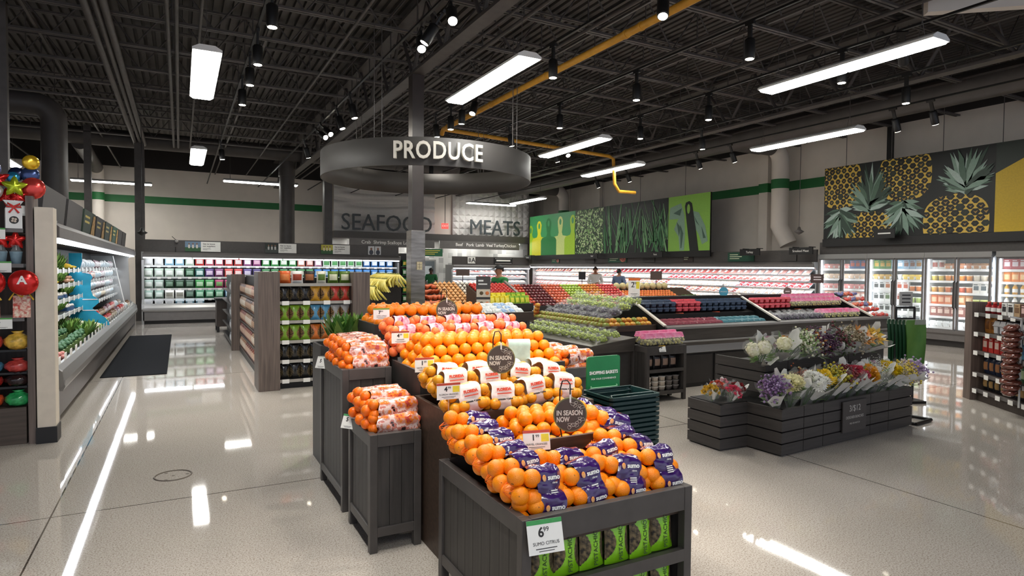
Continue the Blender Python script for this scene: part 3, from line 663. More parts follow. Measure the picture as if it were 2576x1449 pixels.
# ---------------------------------------------------------------- freezers with glass doors, right wall
frz = thing('glass_door_freezer', 'x', 'freezer', group='glass door freezers along the right wall')
def freezer(root, L, nd=2, shelves=(.42, .66, .93, 1.20, 1.46, 1.72)):
    D = .95
    g = G(); g.box(0, .06, 0, L, D, .14); g.build('kickplate', M_KICK, root)
    g = G(); g.box(0, .0, .14, L, D, .34); g.ext([(-.03, .30), (.0, .26), (.0, .36), (-.03, .36)], 0, L, ax='x'); g.build('base_panel', M_CASEG, root)
    g = G(); g.box(0, D - .05, .34, L, D, 2.08, 0); g.box(0, .12, .34, .03, D, 2.02, 0); g.box(L - .03, .12, .34, L, D, 2.02, 0); g.build('liner', M_LINERW, root)
    g = G(); g.box(0, 0, 2.0, L, D, 2.1, 0); g.box(0, -.02, 1.98, L, .1, 2.02, 0); g.build('top_rail', M_ALU, root)
    for z in shelves:
        g = G(); g.box(.03, .2, z - .02, L - .03, D - .05, z); g.box(.03, .185, z - .045, L - .03, .2, z + .005); g.build('shelf', M_WHITE, root)
    w = L / nd
    for i in range(nd):
        d = G(); x0, x1 = i * w + .01, (i + 1) * w - .01; t = .035
        d.box(x0, 0, .35, x0 + t, .05, 1.99); d.box(x1 - t, 0, .35, x1, .05, 1.99); d.box(x0 + t, 0, .35, x1 - t, .05, .35 + t); d.box(x0 + t, 0, 1.99 - t, x1 - t, .05, 1.99)
        dd = d.build('door', M_CASEG, root)
        G().box(x0 + t, .02, .35 + t, x1 - t, .028, 1.99 - t).build('pane', M_GLASS, dd)
        h = G(); hx = x1 - .02 if i % 2 == 0 else x0 + .02
        h.tube([(hx, -.002, .85), (hx, -.05, .88), (hx, -.05, 1.42), (hx, -.002, 1.45)], .011, 8); h.build('handle', M_BLACK, dd)
    for i in range(nd + 1):
        x = min(max(i * w, .05), L - .05)
        G().box(x - .012, .085, .4, x + .012, .1, 1.94).build('case_lamp', M_LED, root)
freezer(frz, 1.335)
FY = [(10.75, 'freezer at the corner beside the meat case'), (9.41, 'freezer second from the meat case'), (8.07, 'freezer third from the meat case, partly behind the cake shelves'), (6.66, 'freezer nearest the right edge, behind the cake shelves')]
for i, (y, l) in enumerate(FY): proto_place(frz, i == 0, (15.0, y, 0), -pi / 2, 'glass door ' + l)
FPROD = {
 (0, 5): [('t', '#c9857c/#e8e4e0')] * 3 + [('b', '#3f5f8c/#b5523c')] * 3, (0, 4): [('t', '#d8bba0/#f0ece6')] * 6, (0, 3): [('t', '#c87f7a/#efe9e4')] * 5, (0, 2): [('p', '#d9a090/#f0e2da')] * 6, (0, 1): [('p', '#8c4a4a/#e4d0ca')] * 5, (0, 0): [('p', '#7c5648/#d8c8bc')] * 5,
 (1, 5): [('b', '#4f8a3c/#c9a03c'), ('b', '#8fb8d0/#e8eef0'), ('b', '#9ab4c8/#7c4a34'), ('b', '#a8bccb/#a8742c')], (1, 4): [('t', '#c9a14a/#f0efe8'), ('c', '#dfe3e2/#f3f3f0'), ('t', '#e3c552/#f3f3ee'), ('t', '#e0c04c/#f3f3ee')], (1, 3): [('b', '#f0f0ec/#3a3a38'), ('b', '#f0f0ec/#b4683c'), ('b', '#f0efeb/#b8502c'), ('c', '#d9792c/#e8e0d4'), ('c', '#d9792c/#e8e0d4')], (1, 2): [('b', '#eff0ec/#3f4440'), ('b', '#eff0ec/#5f7848'), ('b', '#efeeea/#8a3f2c'), ('c', '#a8bf5a/#e9efdc'), ('c', '#c7a8c0/#efe9ee')], (1, 1): [('b', '#eceeea/#2f3330')] * 5, (1, 0): [('b', '#e8eae6/#6a7078')] * 4,
 (2, 5): [('p', '#e6e4de/#9a4a3a'), ('t', '#c98a5c/#f0ece6'), ('t', '#b9784c/#f0ece6'), ('t', '#b06c3e/#f0ece6'), ('t', '#c08a5c/#eee8e0'), ('p', '#6a86a6/#dfe5ea')], (2, 4): [('c', '#dcc35c/#f1efe4'), ('c', '#e8902c/#f3e4cc'), ('c', '#e8902c/#f3e4cc'), ('c', '#e5dcc8/#f3efe6'), ('c', '#e0a04c/#f1e6d4')], (2, 3): [('c', '#dfa44c/#f0e6d4'), ('c', '#d9702c/#f0dccc'), ('c', '#cf5c3a/#efd6cc'), ('c', '#e07a34/#f0dcc8'), ('b', '#eceae4/#4a5a62'), ('c', '#d8d4c6/#f0ede4')], (2, 2): [('p', '#d96a2c/#e8b28a'), ('p', '#d9763a/#e8c0a0'), ('p', '#c9803a/#e6c69c'), ('c', '#c3d03c/#e4ea9c'), ('c', '#c3d03c/#e4ea9c')], (2, 1): [('b', '#8a3f30/#d8b8a8')] * 3 + [('b', '#a05a48/#e0c8b8')] * 3, (2, 0): [('t', '#dfe3e2/#f0f0ee')] * 4,
 (3, 5): [('b', '#b03a44/#e4d4d6')] * 2 + [('b', '#6f9cb8/#dfe9ee')] * 4, (3, 4): [('p', '#e8862c/#f0c48c')] * 3 + [('p', '#c9463c/#eeb0a4')] * 3, (3, 3): [('o', '#e0a02c/#f0efe8')] * 6, (3, 2): [('o', '#efece4/#c8a040')] * 6, (3, 1): [('o', '#d98a3c/#eee4d4')] * 6, (3, 0): [('b', '#d8d2c6/#8a6a4a')] * 5}
FZ = (.42, .66, .93, 1.20, 1.46, 1.72); LVN = ['bottom', 'fifth', 'fourth', 'third', 'second', 'top']
KN = {'t': ('meal_tray', 'tray'), 'b': ('meal_carton', 'carton'), 'p': ('food_pouch', 'pouch'), 'c': ('food_tub', 'tub'), 'o': ('drink_bottle', 'bottle')}
FN = ('freezer beside the meat case', 'second freezer', 'third freezer', 'right-edge freezer')
for (m, lv), row in FPROD.items():
    y0 = FY[m][0]; reps = 9
    for k in range(reps):
        kd, c = row[int(k / reps * len(row))]; a, b = c.split('/')
        y = y0 - .10 - k * (1.335 - .2) / (reps - 1)
        if kd == 't': me = clam_mesh(b, a, .135, .1, .12)
        elif kd == 'b': me = box_mesh(a, b, .125, .06, .2)
        elif kd == 'p': me = pouch_mesh(a, b, .13, .06, .19)
        elif kd == 'c': me = tub_mesh(a, b, .06, .12)
        else: me = bottle_mesh(a, b, .042, .21)
        nm, ct = KN[kd]
        put(nm, me, (15.27, y, FZ[lv] + .001), -pi / 2 + random.uniform(-.06, .06), '%s, %s from left on the %s shelf of the %s' % (nm.replace('_', ' '), ORD[k], LVN[lv], FN[m]), ct, 'goods on the %s shelf of the %s' % (LVN[lv], FN[m]), sc=1.1)
# header wall over freezers and meat case
tag(G().box(15.1, 3.2, 2.1, 15.25, 10.78, 2.42).build('header_board', M_FRAME), 'grey header board above the glass door freezers', 'board')
# ---------------------------------------------------------------- long meat case, right wall
meat = thing('refrigerated_case', 'long brightly lit open meat case along the right wall', 'refrigerated case', (15.0, 26.2, 0), -pi / 2)
MSH = [.76, .96, 1.16, 1.36, 1.54]
case(meat, 15.3, MSH, depth=1.1, canopy=1.76, liner=M_LINERW, lip=.6, step=.35, top=1.9, lampw=.1, panel_h=2.24)
MK = [('chicken_tray', ['#eecdb8', '#f2d8c4']), ('beef_tray', ['#b8444a', '#c75a58']), ('ground_meat_tray', ['#d0746c', '#dd9a90']), ('pork_tray', ['#e2a59c', '#ecc0b4']), ('turkey_tray', ['#f0ddd0', '#e7bfae']), ('sausage_pack', ['#c98a72', '#9a4a44'])]
for lv in range(6):
    z = MSH[lv - 1] if lv else .55
    nm, cols = MK[(lv * 2 + 1) % 6]
    for k in range(58):
        y = 26.05 - k * .258
        zone = MK[(lv + int(k / 12)) % 6]
        nm, cols = zone
        me = tray_mesh(cols[k % 2 if (k // 3) % 2 else 0], '#f4f6f7' if (k // 5 + lv) % 3 else '#cfe0ee', .24, .25, .055)
        put(nm, me, (15.0 + (.40 if lv else .2), y, z + .06), -pi / 2, '%s, %s from left on the %s of the long meat case' % (nm.replace('_', ' '), ORD[k], ['bottom deck', 'lowest shelf', 'second shelf', 'third shelf', 'fourth shelf', 'top shelf'][lv]), 'meat tray', 'meat packs on the %s of the long meat case' % ['bottom deck', 'lowest shelf', 'second shelf', 'third shelf', 'fourth shelf', 'top shelf'][lv], tilt=.62)
# signs on the meat case header
MS = [(24.4, 23.75, '#2f5f4a', 'round', 'small green sign with a patty picture'), (21.7, 21.05, '#454241', None, 'blank grey panel sign'), (20.1, 18.95, '#23523f', 'meat', 'green sign with a red meat picture'), (18.0, 17.35, '#3f3c3b', None, 'second blank grey panel sign'), (15.9, 15.45, '#3a2f2c', 'text', 'brown sign with pale lettering'), (13.95, 12.95, '#1f4f3c', 'text', 'wide green sign with pale lettering'), (12.0, 11.5, '#454241', None, 'blank grey panel sign nearest the freezers')]
for a, b, c, kd, l in MS:
    s = thing('case_sign', l + ' on the meat case header', 'sign', (15.13, a, 1.93), -pi / 2, 'signs on the meat case header'); w = a - b
    G().box(0, -.02, 0, w, 0, .28).build('board', cmat(c, .6), s)
    if kd in ('meat', 'round'):
        g = G(); g.ball((w * .8, -.02, .14), (w * .17, .004, .12), 14, 8, 0, wob=.25, seed=2); g.build('picture', mat('meat_print', '#8a2f2a', .5, col2='#d98a78', scale=14), s)
    if kd in ('text', 'meat', 'round'):
        t = G()
        for q in range(3): t.box(w * .08, -.022, .2 - q * .06, w * (.4, .55, .45)[q], -.02, .225 - q * .06)
        t.build('lettering', cmat('#cfd8b8'), s)
for y, tx in ((26.0, 'Chicken'), (20.7, 'Beef'), (16.9, 'Pork'), (12.8, 'Turkey'), (11.1, 'Smoked Meat')):
    s = thing('aisle_sign', 'small black hanging sign reading %s above the meat case' % tx, 'sign', (14.75, y + .35, 2.1), -pi / 2, 'small black case signs')
    G().box(0, -.015, 0, .72, .015, .19).build('board', M_BLACK, s)
    t = G(); put_text(t, tx, .09, FACE_CAM((.36, -.017, .095)), 0, .001, 0); t.build('lettering', M_CARD, s)
    g = G(); g.box(.1, -.01, .19, .12, .25, .21); g.box(.6, -.01, .19, .62, .25, .21); g.build('bracket', M_BLACK, s)
s = thing('aisle_sign', 'small black hanging sign below the pineapple poster', 'sign', (14.75, 9.1, 2.45), -pi / 2, 'small black case signs')
G().box(0, -.015, 0, .5, .015, .22).build('board', M_BLACK, s); t = G(); t.box(.1, -.017, .1, .4, -.015, .13); t.build('lettering', M_CARD, s)
G().box(.2, -.01, .2, .24, .3, .23).build('bracket', M_BLACK, s)
# ---------------------------------------------------------------- wall posters
def poster(name, label, y0, y1, z0, z1):
    s = thing(name, label, 'poster', (15.0, y0, z0), -pi / 2)
    w, h = y0 - y1, z1 - z0
    G().box(0, 0, 0, w, .06, h).build('panel', M_BLACK, s)
    g = G(); g.box(-.02, -.012, -.2, w + .02, .05, -.002); g.build('lower_rail', M_BLACK, s)
    for k in range(5):
        x = w * (k + .5) / 5; G().tube([(x, .03, h), (x, .03, h + 1.15)], .008, 5).build('hanger_wire', M_STEEL, s)
    return s, w, h
PC = lambda *c: [cmat(x, .5) for x in c]
s, w, h = poster('food_poster', 'long green poster of cutting boards, herbs, chives and cloth on the right wall', 26.24, 14.6, 2.30, 4.17)
d = lambda k: -.004 - .002 * k
def circ(cx, cz, rx, rz, k, n=24): return [(cx + rx * cos(2 * pi * i / n), d(k), cz + rz * sin(2 * pi * i / n)) for i in range(n)]
g = G(); X1, X2, X3 = 3.93, 5.95, 9.71
g.poly([(0, d(0), 0), (X1, d(0), 0), (X1, d(0), h), (0, d(0), h)], 0)
bw = 1.0
for k, (x, c, top, wd) in enumerate(((.1, 2, 1.45, 1.1), (.9, 1, 1.62, 1.35), (2.75, 4, 1.72, 1.6), (1.75, 3, 1.7, 1.35), (3.75, 2, 1.72, 1.3))):
    pts = [(x - wd / 2, 0), (x - wd / 2, .68), (x - wd * .42, .80), (x - .2, .86), (x - .13, 1.0), (x - .2, 1.3), (x - .22, top - .2), (x - .12, top - .04), (x, top), (x + .12, top - .04), (x + .22, top - .2), (x + .2, 1.3), (x + .13, 1.0), (x + .2, .86), (x + wd * .42, .80), (x + wd / 2, .68), (x + wd / 2, 0)]
    g.poly([(min(max(a, 0), X1), d(k + 1), b) for a, b in pts][::-1][::-1], c)
    g.poly([p for p in circ(min(x, X1 - .1), top - .25, .085, .14, k + 1.5) if p[0] <= X1], 0)
R = random.Random(3)
g.poly([(X1, d(0), 0), (X2, d(0), 0), (X2, d(0), h), (X1, d(0), h)], 5)
for i in range(520):
    x = R.uniform(X1 + .04, X2 - .04); z = R.uniform(.03, h - .03); a = R.uniform(0, pi); l = R.uniform(.04, .11); v = R.uniform(.015, .035)
    u = (cos(a) * l, sin(a) * l); q = (-sin(a) * v, cos(a) * v)
    c = R.choice((6, 6, 7, 8))
    g.poly([(min(max(x + p, X1), X2), d(1 + i % 5), min(max(z + r, 0), h)) for p, r in ((u[0], u[1]), (q[0], q[1]), (-u[0], -u[1]), (-q[0], -q[1]))], c)
g.poly([(X2, d(0), 0), (X3, d(0), 0), (X3, d(0), h), (X2, d(0), h)], 9)
for i in range(90):
    x = R.uniform(X2, X3); z0 = R.uniform(-.3, .6); ang = R.gauss(0, .3); l = R.uniform(.6, 1.9); v = R.uniform(.02, .055)
    x2 = x + sin(ang) * l; z2 = z0 + cos(ang) * l
    cl = lambda a, b, k: (min(max(a, X2 + .01), X3 - .01), d(k), min(max(b, 0), h))
    g.poly([cl(x - v, z0, 1 + i % 8), cl(x + v, z0, 1 + i % 8), cl(x2 + v * .3, z2, 1 + i % 8), cl(x2 - v * .3, z2, 1 + i % 8)], R.choice((10, 11, 12, 10)))
g.poly([(X3, d(0), 0), (w, d(0), 0), (w, d(0), h), (X3, d(0), h)], 13)
cloth = [[(.1, 1.5), (.75, 1.62), (.95, 1.2), (1.0, .5), (.95, .02), (.7, .02), (.62, .5), (.35, .75), (.6, 1.1), (.05, 1.1)], [(1.3, 1.35), (1.75, 1.25), (2.1, .8), (2.25, .3), (1.95, .2), (1.75, .55), (1.5, .8), (1.3, .9)]]
for k, pl in enumerate(cloth): g.poly([(min(X3 + a * .82, w), d(2), b) for a, b in pl], 14)
for pl in ([(.3, 1.3), (.8, 1.45), (.7, 1.2)], [(.72, .9), (.9, .6), (.8, .1), (.75, .1)], [(1.5, 1.15), (1.8, .8), (1.6, .95)], [(1.9, .8), (2.15, .4), (2.0, .4)], [(.5, 1.0), (.75, .8), (.65, .5)]): g.poly([(X3 + a * .82, d(3), b) for a, b in pl], 15)
g.poly([(X3 + a, d(4), b) for a, b in ((.80, 1.5), (.84, 1.62), (1.0, 1.66), (1.12, 1.58), (1.3, .8), (1.45, 0.0), (1.05, 0.0))], 9)
g.poly(circ(X3 + .97, 1.4, .07, .16, 5), 13)
g.build('print', PC('#3f9a5c', '#d8d62c', '#a3cc2c', '#1f7a3c', '#cfe08a', '#233a22', '#a9c88a', '#6f9a58', '#d4e2b4', '#0f1712', '#3f7a48', '#6fa06a', '#274f30', '#86b84a', '#7fa08a', '#3f5f50'), s)
# lines between panels and the edge
s, w, h = poster('fruit_poster', 'long dark poster of pineapples with a yellow end on the right wall', 10.61, 4.9, 2.50, 4.35)
g = G(); X2 = 3.9
g.poly([(0, d(0), 0), (X2, d(0), 0), (X2, d(0), h), (0, d(0), h)], 0)
g.poly([(X2, d(0), 0), (w, d(0), 0), (w, d(0), h), (X2, d(0), h)], 1)
g.poly([(X2, d(1), h), (X2, d(1), h * .66), (X2 + .5, d(1), h * .8), (X2 + .75, d(1), h)], 6)
R = random.Random(11)
def clip(a, b, k): return (min(max(a, .005), X2 - .01), d(k), min(max(b, .005), h - .005))
def pine(cx, z0, z1, hw):
    rows = int((z1 - z0) / .135) + 1
    def half(t): return hw * math.sqrt(max(.0, 1 - abs(t) ** 3.2))
    out = [(-half(t / 8), t / 8) for t in range(-8, 9)]
    g.poly([clip(cx + (a if i < 17 else -a), lerp(z0, z1, (t + 1) / 2), 1) for i, (a, t) in enumerate(out + out[::-1])], 3)
    for r in range(rows):
        t = 2 * (r + .5) / rows - 1; zz = lerp(z0, z1, (t + 1) / 2); ww = half(t)
        for q in range(-4, 5):
            xx = cx + hw * .3 * (q + (.5 if r % 2 else 0))
            if abs(xx - cx) > ww * .98: continue
            k = R.uniform(.85, 1.15); sx, sz = hw * .138 * k, .068 * k
            g.poly([clip(xx - sx, zz, 2), clip(xx - sx * .5, zz + sz, 2), clip(xx + sx * .5, zz + sz, 2), clip(xx + sx, zz, 2), clip(xx + sx * .35, zz - sz, 2), clip(xx - sx * .35, zz - sz, 2)], 0 if R.random() < .8 else 6)
            g.poly([clip(xx - sx * .45, zz + sz * .35, 3), clip(xx, zz + sz * .1, 3), clip(xx + sx * .5, zz + sz * .45, 3), clip(xx + sx * .06, zz - sz * .5, 3)], 7 if R.random() < .7 else 2)
def crown(cx, z, sgn, n=22, L=.75, spread=1.25):
    for i in range(n):
        t = i / (n - 1); a = (t - .5) * 2 * spread + R.uniform(-.12, .12)
        l = L * R.uniform(.6, 1.0) * (1.15 - .4 * abs(a)); bw = R.uniform(.035, .07)
        b0 = z + sgn * R.uniform(0, .25)
        ex, ez = cx + sin(a) * l, b0 + sgn * cos(a) * l
        mx, mz = cx + sin(a) * l * .5, b0 + sgn * cos(a) * l * .55
        px, pz = cos(a) * bw, -sgn * sin(a) * bw
        g.poly([clip(cx + px * .5, b0 + pz * .5, 4 + i % 7), clip(mx + px, mz + pz, 4 + i % 7), clip(ex, ez, 4 + i % 7), clip(mx - px, mz - pz, 4 + i % 7), clip(cx - px * .5, b0 - pz * .5, 4 + i % 7)], R.choice((4, 4, 5, 8, 9)))
pine(.46, .74, 2.05, .54); pine(2.05, .80, 2.05, .60); pine(1.2, -.4, .66, .58); pine(3.15, -.35, .88, .66)
crown(.46, .76, -1, 40, .85, 1.5); crown(2.05, .82, -1, 40, .9, 1.5); crown(1.25, .62, 1, 44, 1.05, 1.6); crown(3.35, .85, 1, 44, 1.0, 1.5)
g.build('print', PC('#0e1313', '#c8a820', '#3a3518', '#d9b54a', '#7f9a8a', '#4f6a58', '#1f2a24', '#a8823a', '#a9bdb4', '#2f4438'), s)
# pendant hook and thin post by the poster
g = G(); g.tube([(14.5, 10.97, 5.4), (14.5, 10.97, 2.8)], .008, 5); g.lathe([(0, .14), (.03, .12), (.05, .05), (.13, .0), (.1, -.02), (.06, -.05), (0, -.08)], (14.5, 10.97, 2.7), 12)
tag(g.build('pendant_reel', M_STEEL), 'small reel hanging on a long cord beside the pineapple poster', 'cord reel')
g = G(); g.tube([(-.85, 18.5, 5.4), (-.85, 18.5, 2.6)], .008, 5); g.lathe([(0, .14), (.03, .12), (.05, .05), (.13, .0), (.1, -.02), (.06, -.05), (0, -.08)], (-.85, 18.5, 2.5), 12)
tag(g.build('pendant_reel', M_BLACK), 'small black reel hanging on a long cord above the salad case', 'cord reel')
struct(G().box(16.2, 9.6, 2.0, 16.32, 9.72, 5.5).build('column', M_BLACK))
# ---------------------------------------------------------------- seafood and meat counters at the back
YP = 27.0
M_TILE = bpy.data.materials.new('white_square_tile'); M_TILE.use_nodes = True
_nt = M_TILE.node_tree; _b = _nt.nodes['Principled BSDF']; _b.inputs['Roughness'].default_value = .25
_tc = _nt.nodes.new('ShaderNodeTexCoord'); _mp = _nt.nodes.new('ShaderNodeMapping'); _mp.inputs['Scale'].default_value = (4.2, 4.2, 4.2)
_wn = _nt.nodes.new('ShaderNodeTexWhiteNoise'); _sn = _nt.nodes.new('ShaderNodeVectorMath'); _sn.operation = 'FLOOR'
_nt.links.new(_tc.outputs['Object'], _mp.inputs[0]); _nt.links.new(_mp.outputs[0], _sn.inputs[0]); _nt.links.new(_sn.outputs[0], _wn.inputs['Vector'])
_cr = _nt.nodes.new('ShaderNodeValToRGB'); _cr.color_ramp.interpolation = 'CONSTANT'; _e = _cr.color_ramp.elements
_e[0].color = lin('#e3e3e1'); _e[1].position = .62; _e[1].color = lin('#cfcfcd'); _e2 = _e.new(.85); _e2.color = lin('#b6b6b6')
_nt.links.new(_wn.outputs['Value'], _cr.inputs[0]); _nt.links.new(_cr.outputs[0], _b.inputs['Base Color'])
struct(G().box(5.7, YP + .35, 0, 15.5, YP + .5, 2.95).build('wall_counter', M_TILE))
g = G(); g.box(5.7, YP - .5, 2.9, 15.45, YP + .34, 3.2); tag(g.build('fascia', M_FRAME), 'wide grey fascia below the SEAFOOD and MEATS letters', 'fascia')
M_PANEL = mat('pale_wall_panel', '#cbc7c4', .6, var=.03)
struct(G().box(10.36, YP + .1, 3.2, 11.26, YP + .3, 5.5).build('wall_recess', M_WALL))
g = G()
def wav(u, v):
    z = 3.2 + v * 2.2
    return (5.8 + u * 4.56, YP - .02 - .03 * sin(26 * v + 2.2 * sin(5 * u) + 3 * u) - .015 * sin(47 * v - 4 * u), z)
g.grid(wav, 40, 90, 0); g.box(5.8, YP + .0, 3.2, 10.36, YP + .1, 5.4)
sp = thing('seafood_panel', 'pale wavy wall panel behind the SEAFOOD letters', 'wall panel', (0, 0, 0)); g.build('panel', M_PANEL, sp)
g = G(); nx, nz = 13, 7; cw, ch = 4.1 / nx, 2.2 / nz
for i in range(nx):
    for j in range(nz):
        x, z = 11.26 + i * cw, 3.2 + j * ch; y = YP - .01; k = (cw / 2, ch / 2)
        a, b, c, e = (x, y, z), (x + cw, y, z), (x + cw, y, z + ch), (x, y, z + ch)
        m1 = (x + cw * .5, y - .07, z + ch * .3); m2 = (x + cw * .5, y - .02, z + ch)
        g.add([a, b, c, e, m1, m2], [(0, 1, 4), (1, 2, 4), (2, 5, 4), (5, 3, 4), (3, 0, 4)], 0)
g.box(11.26, YP, 3.2, 15.36, YP + .1, 5.4)
mp_ = thing('meats_panel', 'pale faceted wall panel behind the MEATS letters', 'wall panel', (0, 0, 0)); g.build('panel', M_PANEL, mp_)
M_LET = mat('dark_grey_letters', '#3a3f42', .4, var=.05)
for tx, x0, x1, lb in (('SEAFOOD', 6.05, 10.1, 'large dark SEAFOOD letters standing on the fascia'), ('MEATS', 12.0, 14.65, 'large dark MEATS letters standing on the fascia')):
    t = G(); put_text(t, tx, 1.0, FACE_CAM(((x0 + x1) / 2, YP - .35, 3.57)), 0, .06, 0, width=x1 - x0)
    tag(t.build('sign_letters', M_LET), lb, 'sign')
def counter(label, x0, x1, words_, xs, mats_):
    s = thing('counter_sign', label, 'sign', (0, 0, 0))
    G().box(x0, YP - .7, 2.55, x1, YP - .62, 2.9).build('board', M_CASEG, s)
    t = G()
    for wd, x in zip(words_, xs): put_text(t, wd, .2, FACE_CAM((x, YP - .705, 2.74)), 0, .004, .003)
    t.build('lettering', M_CARD, s)
counter('grey counter sign listing Crab Shrimp Scallops Lobster', 6.3, 10.1, ['Crab', 'Shrimp', 'Scallops', 'Lobster'], (7.0, 7.6, 8.25, 8.95), None)
counter('grey counter sign listing Beef Pork Lamb Veal Turkey Chicken', 10.35, 14.45, ['Beef', 'Pork', 'Lamb', 'Veal', 'Turkey', 'Chicken'], (11.3, 11.85, 12.35, 12.85, 13.35, 13.95), None)
mc = thing('refrigerated_case', 'bright meat service case at the back below the MEATS sign', 'refrigerated case', (10.9, 26.0, 0))
case(mc, 4.0, [.75, .98, 1.22, 1.45], depth=.9, canopy=1.68, liner=M_LINERW, lip=.6, step=.3, top=1.82, panel_h=2.2, lampw=.1)
for lv in range(5):
    z = ([.55, .75, .98, 1.22, 1.45])[lv]
    for k in range(14):
        nm, cols = MK[(lv * 2 + k // 5) % 6]
        put(nm, tray_mesh(cols[k % 2], '#f4f6f7', .26, .2, .06), (11.1 + k * .275, 26.0 + (.38 if lv else .18), z + .045), 0, '%s, %s from left on the %s of the back meat case' % (nm.replace('_', ' '), ORD[k], ['deck', 'lowest shelf', 'second shelf', 'third shelf', 'top shelf'][lv]), 'meat tray', 'meat packs on the %s of the back meat case' % ['deck', 'lowest shelf', 'second shelf', 'third shelf', 'top shelf'][lv], tilt=-.42 if False else .42)
s = thing('case_sign', 'dark framed sign on the back meat case header', 'sign', (13.0, 26.1, 1.88)); G().box(0, 0, 0, .98, .03, .28).build('board', M_BLACK, s)
t = G(); t.box(.12, -.002, .12, .86, 0, .19); t.box(.05, -.002, .02, .93, 0, .03); t.box(.05, -.002, .25, .93, 0, .26); t.build('lettering', M_CARD, s)
s = thing('case_sign', 'white sign with letter A on the back meat case header', 'sign', (11.65, 26.1, 1.88)); G().box(0, 0, 0, .38, .03, .3).build('board', M_CARD, s)
t = G(); put_text(t, 'A', .3, FACE_CAM((.28, -.002, .15)), 0, .001, .006); put_text(t, '8', .26, FACE_CAM((.1, -.002, .15)), 0, .001, .004); t.build('lettering', M_INK, s)
# seafood counter: service case, door, green sign, exit sign
g = G(); g.box(9.6, YP + .28, 0, 10.55, YP + .36, 2.05, 0); g.box(9.68, YP + .26, .02, 10.47, YP + .3, 1.98, 1); g.box(9.82, YP + .25, 1.05, 10.33, YP + .27, 1.75, 2)
g.build('door_1', [M_ALU, mat('grey_swing_door', '#5c6469', .4, var=.05), mat('door_window', '#b9c4c8', .15, var=.05)]); struct(bpy.data.objects['door_1'])
s = thing('wall_sign', 'small green sign with yellow lettering above the counter door', 'sign', (9.45, 26.0, 2.18)); G().box(0, 0, 0, .92, .03, .33).build('board', cmat('#1f6a45', .5), s)
t = G()
for q in range(3): t.box(.08, -.003, .24 - q * .08, (.8, .7, .55)[q], 0, .275 - q * .08)
t.build('lettering', cmat('#d8cf5a'), s)
g = G(); g.tube([(.03, .015, .33), (.03, .015, .37)], .01, 5); g.tube([(.89, .015, .33), (.89, .015, .37)], .01, 5); g.build('hanger', M_STEEL, s)
M_EXIT = mat('lit_exit_sign', '#f03a34', .4, emit=1.3)
s = thing('exit_sign', 'small red EXIT sign hanging on a rod between SEAFOOD and MEATS', 'sign', (10.64, YP - .6, 3.45)); G().box(-.15, -.04, 0, .15, .04, .24).build('box', M_EXIT, s)
t = G(); put_text(t, 'EXIT', .15, FACE_CAM((0, -.042, .12)), 0, .002, .002); t.build('lettering', M_CARD, s); G().tube([(0, 0, .24), (0, 0, 1.9)], .015, 6).build('rod', M_STEEL, s)
# ---------------------------------------------------------------- floor mat, drain cover
tag(G().box(-1.05, 10.8, 0, -.19, 16.95, .012).build('floor_mat', mat('charcoal_mat', '#1c1d20', .95, var=.25, scale=90, spec=.1), bevel=.004), 'long dark charcoal mat on the floor beside the vegetable case', 'mat')
g = G(); ring = [(.13 * cos(2 * pi * i / 24), .13 * sin(2 * pi * i / 24), .002) for i in range(24)]; g.tube(ring, .006, 6, 0, closed=True); g.cyl((0, 0, 0), (0, 0, .002), .012, n=10, m=0)
for a in (0, 2.1, 4.2): g.cyl((.1 * cos(a), .1 * sin(a), 0), (.1 * cos(a), .1 * sin(a), .0025), .012, n=8)
o = tag(g.build('floor_drain', mat('worn_brass', '#6f655c', .5, metal=.5)), 'round metal cleanout cover set in the polished floor', 'drain cover'); o.location = (-.06, 5.52, 0)

for k, x in enumerate((6.6, 7.9, 9.2, 10.8, 12.2, 13.6)):
    s = thing('counter_light', 'small round downlight under the fascia, %s from left' % ORD[k], 'ceiling light', (x, YP - .45, 2.9), 0, 'downlights under the counter fascia')
    G().lathe([(0, 0), (.09, 0), (.09, -.04), (.075, -.05)], (0, 0, 0), 16).build('trim_ring', M_WHITE, s); G().lathe([(0, -.046), (.074, -.046), (.074, -.05), (0, -.05)], (0, 0, 0), 16).build('lens', mat('counter_light_lens', '#fff6e6', .4, emit=30), s)
for k, x in enumerate((7.2, 9.6, 12.0, 14.2)):  # strips added to brighten the tile wall behind the counter
    s = thing('fill_strip', 'added fill strip behind the counter fascia, %s from left' % ORD[k], 'ceiling light', (x, YP - .1, 2.86), 0, 'added fill strips behind the counter fascia')
    G().box(-.6, -.05, 0, .6, .05, .04).build('housing', M_WHITE, s); G().box(-.58, -.04, -.02, .58, .04, 0).build('diffuser', M_BAY, s)
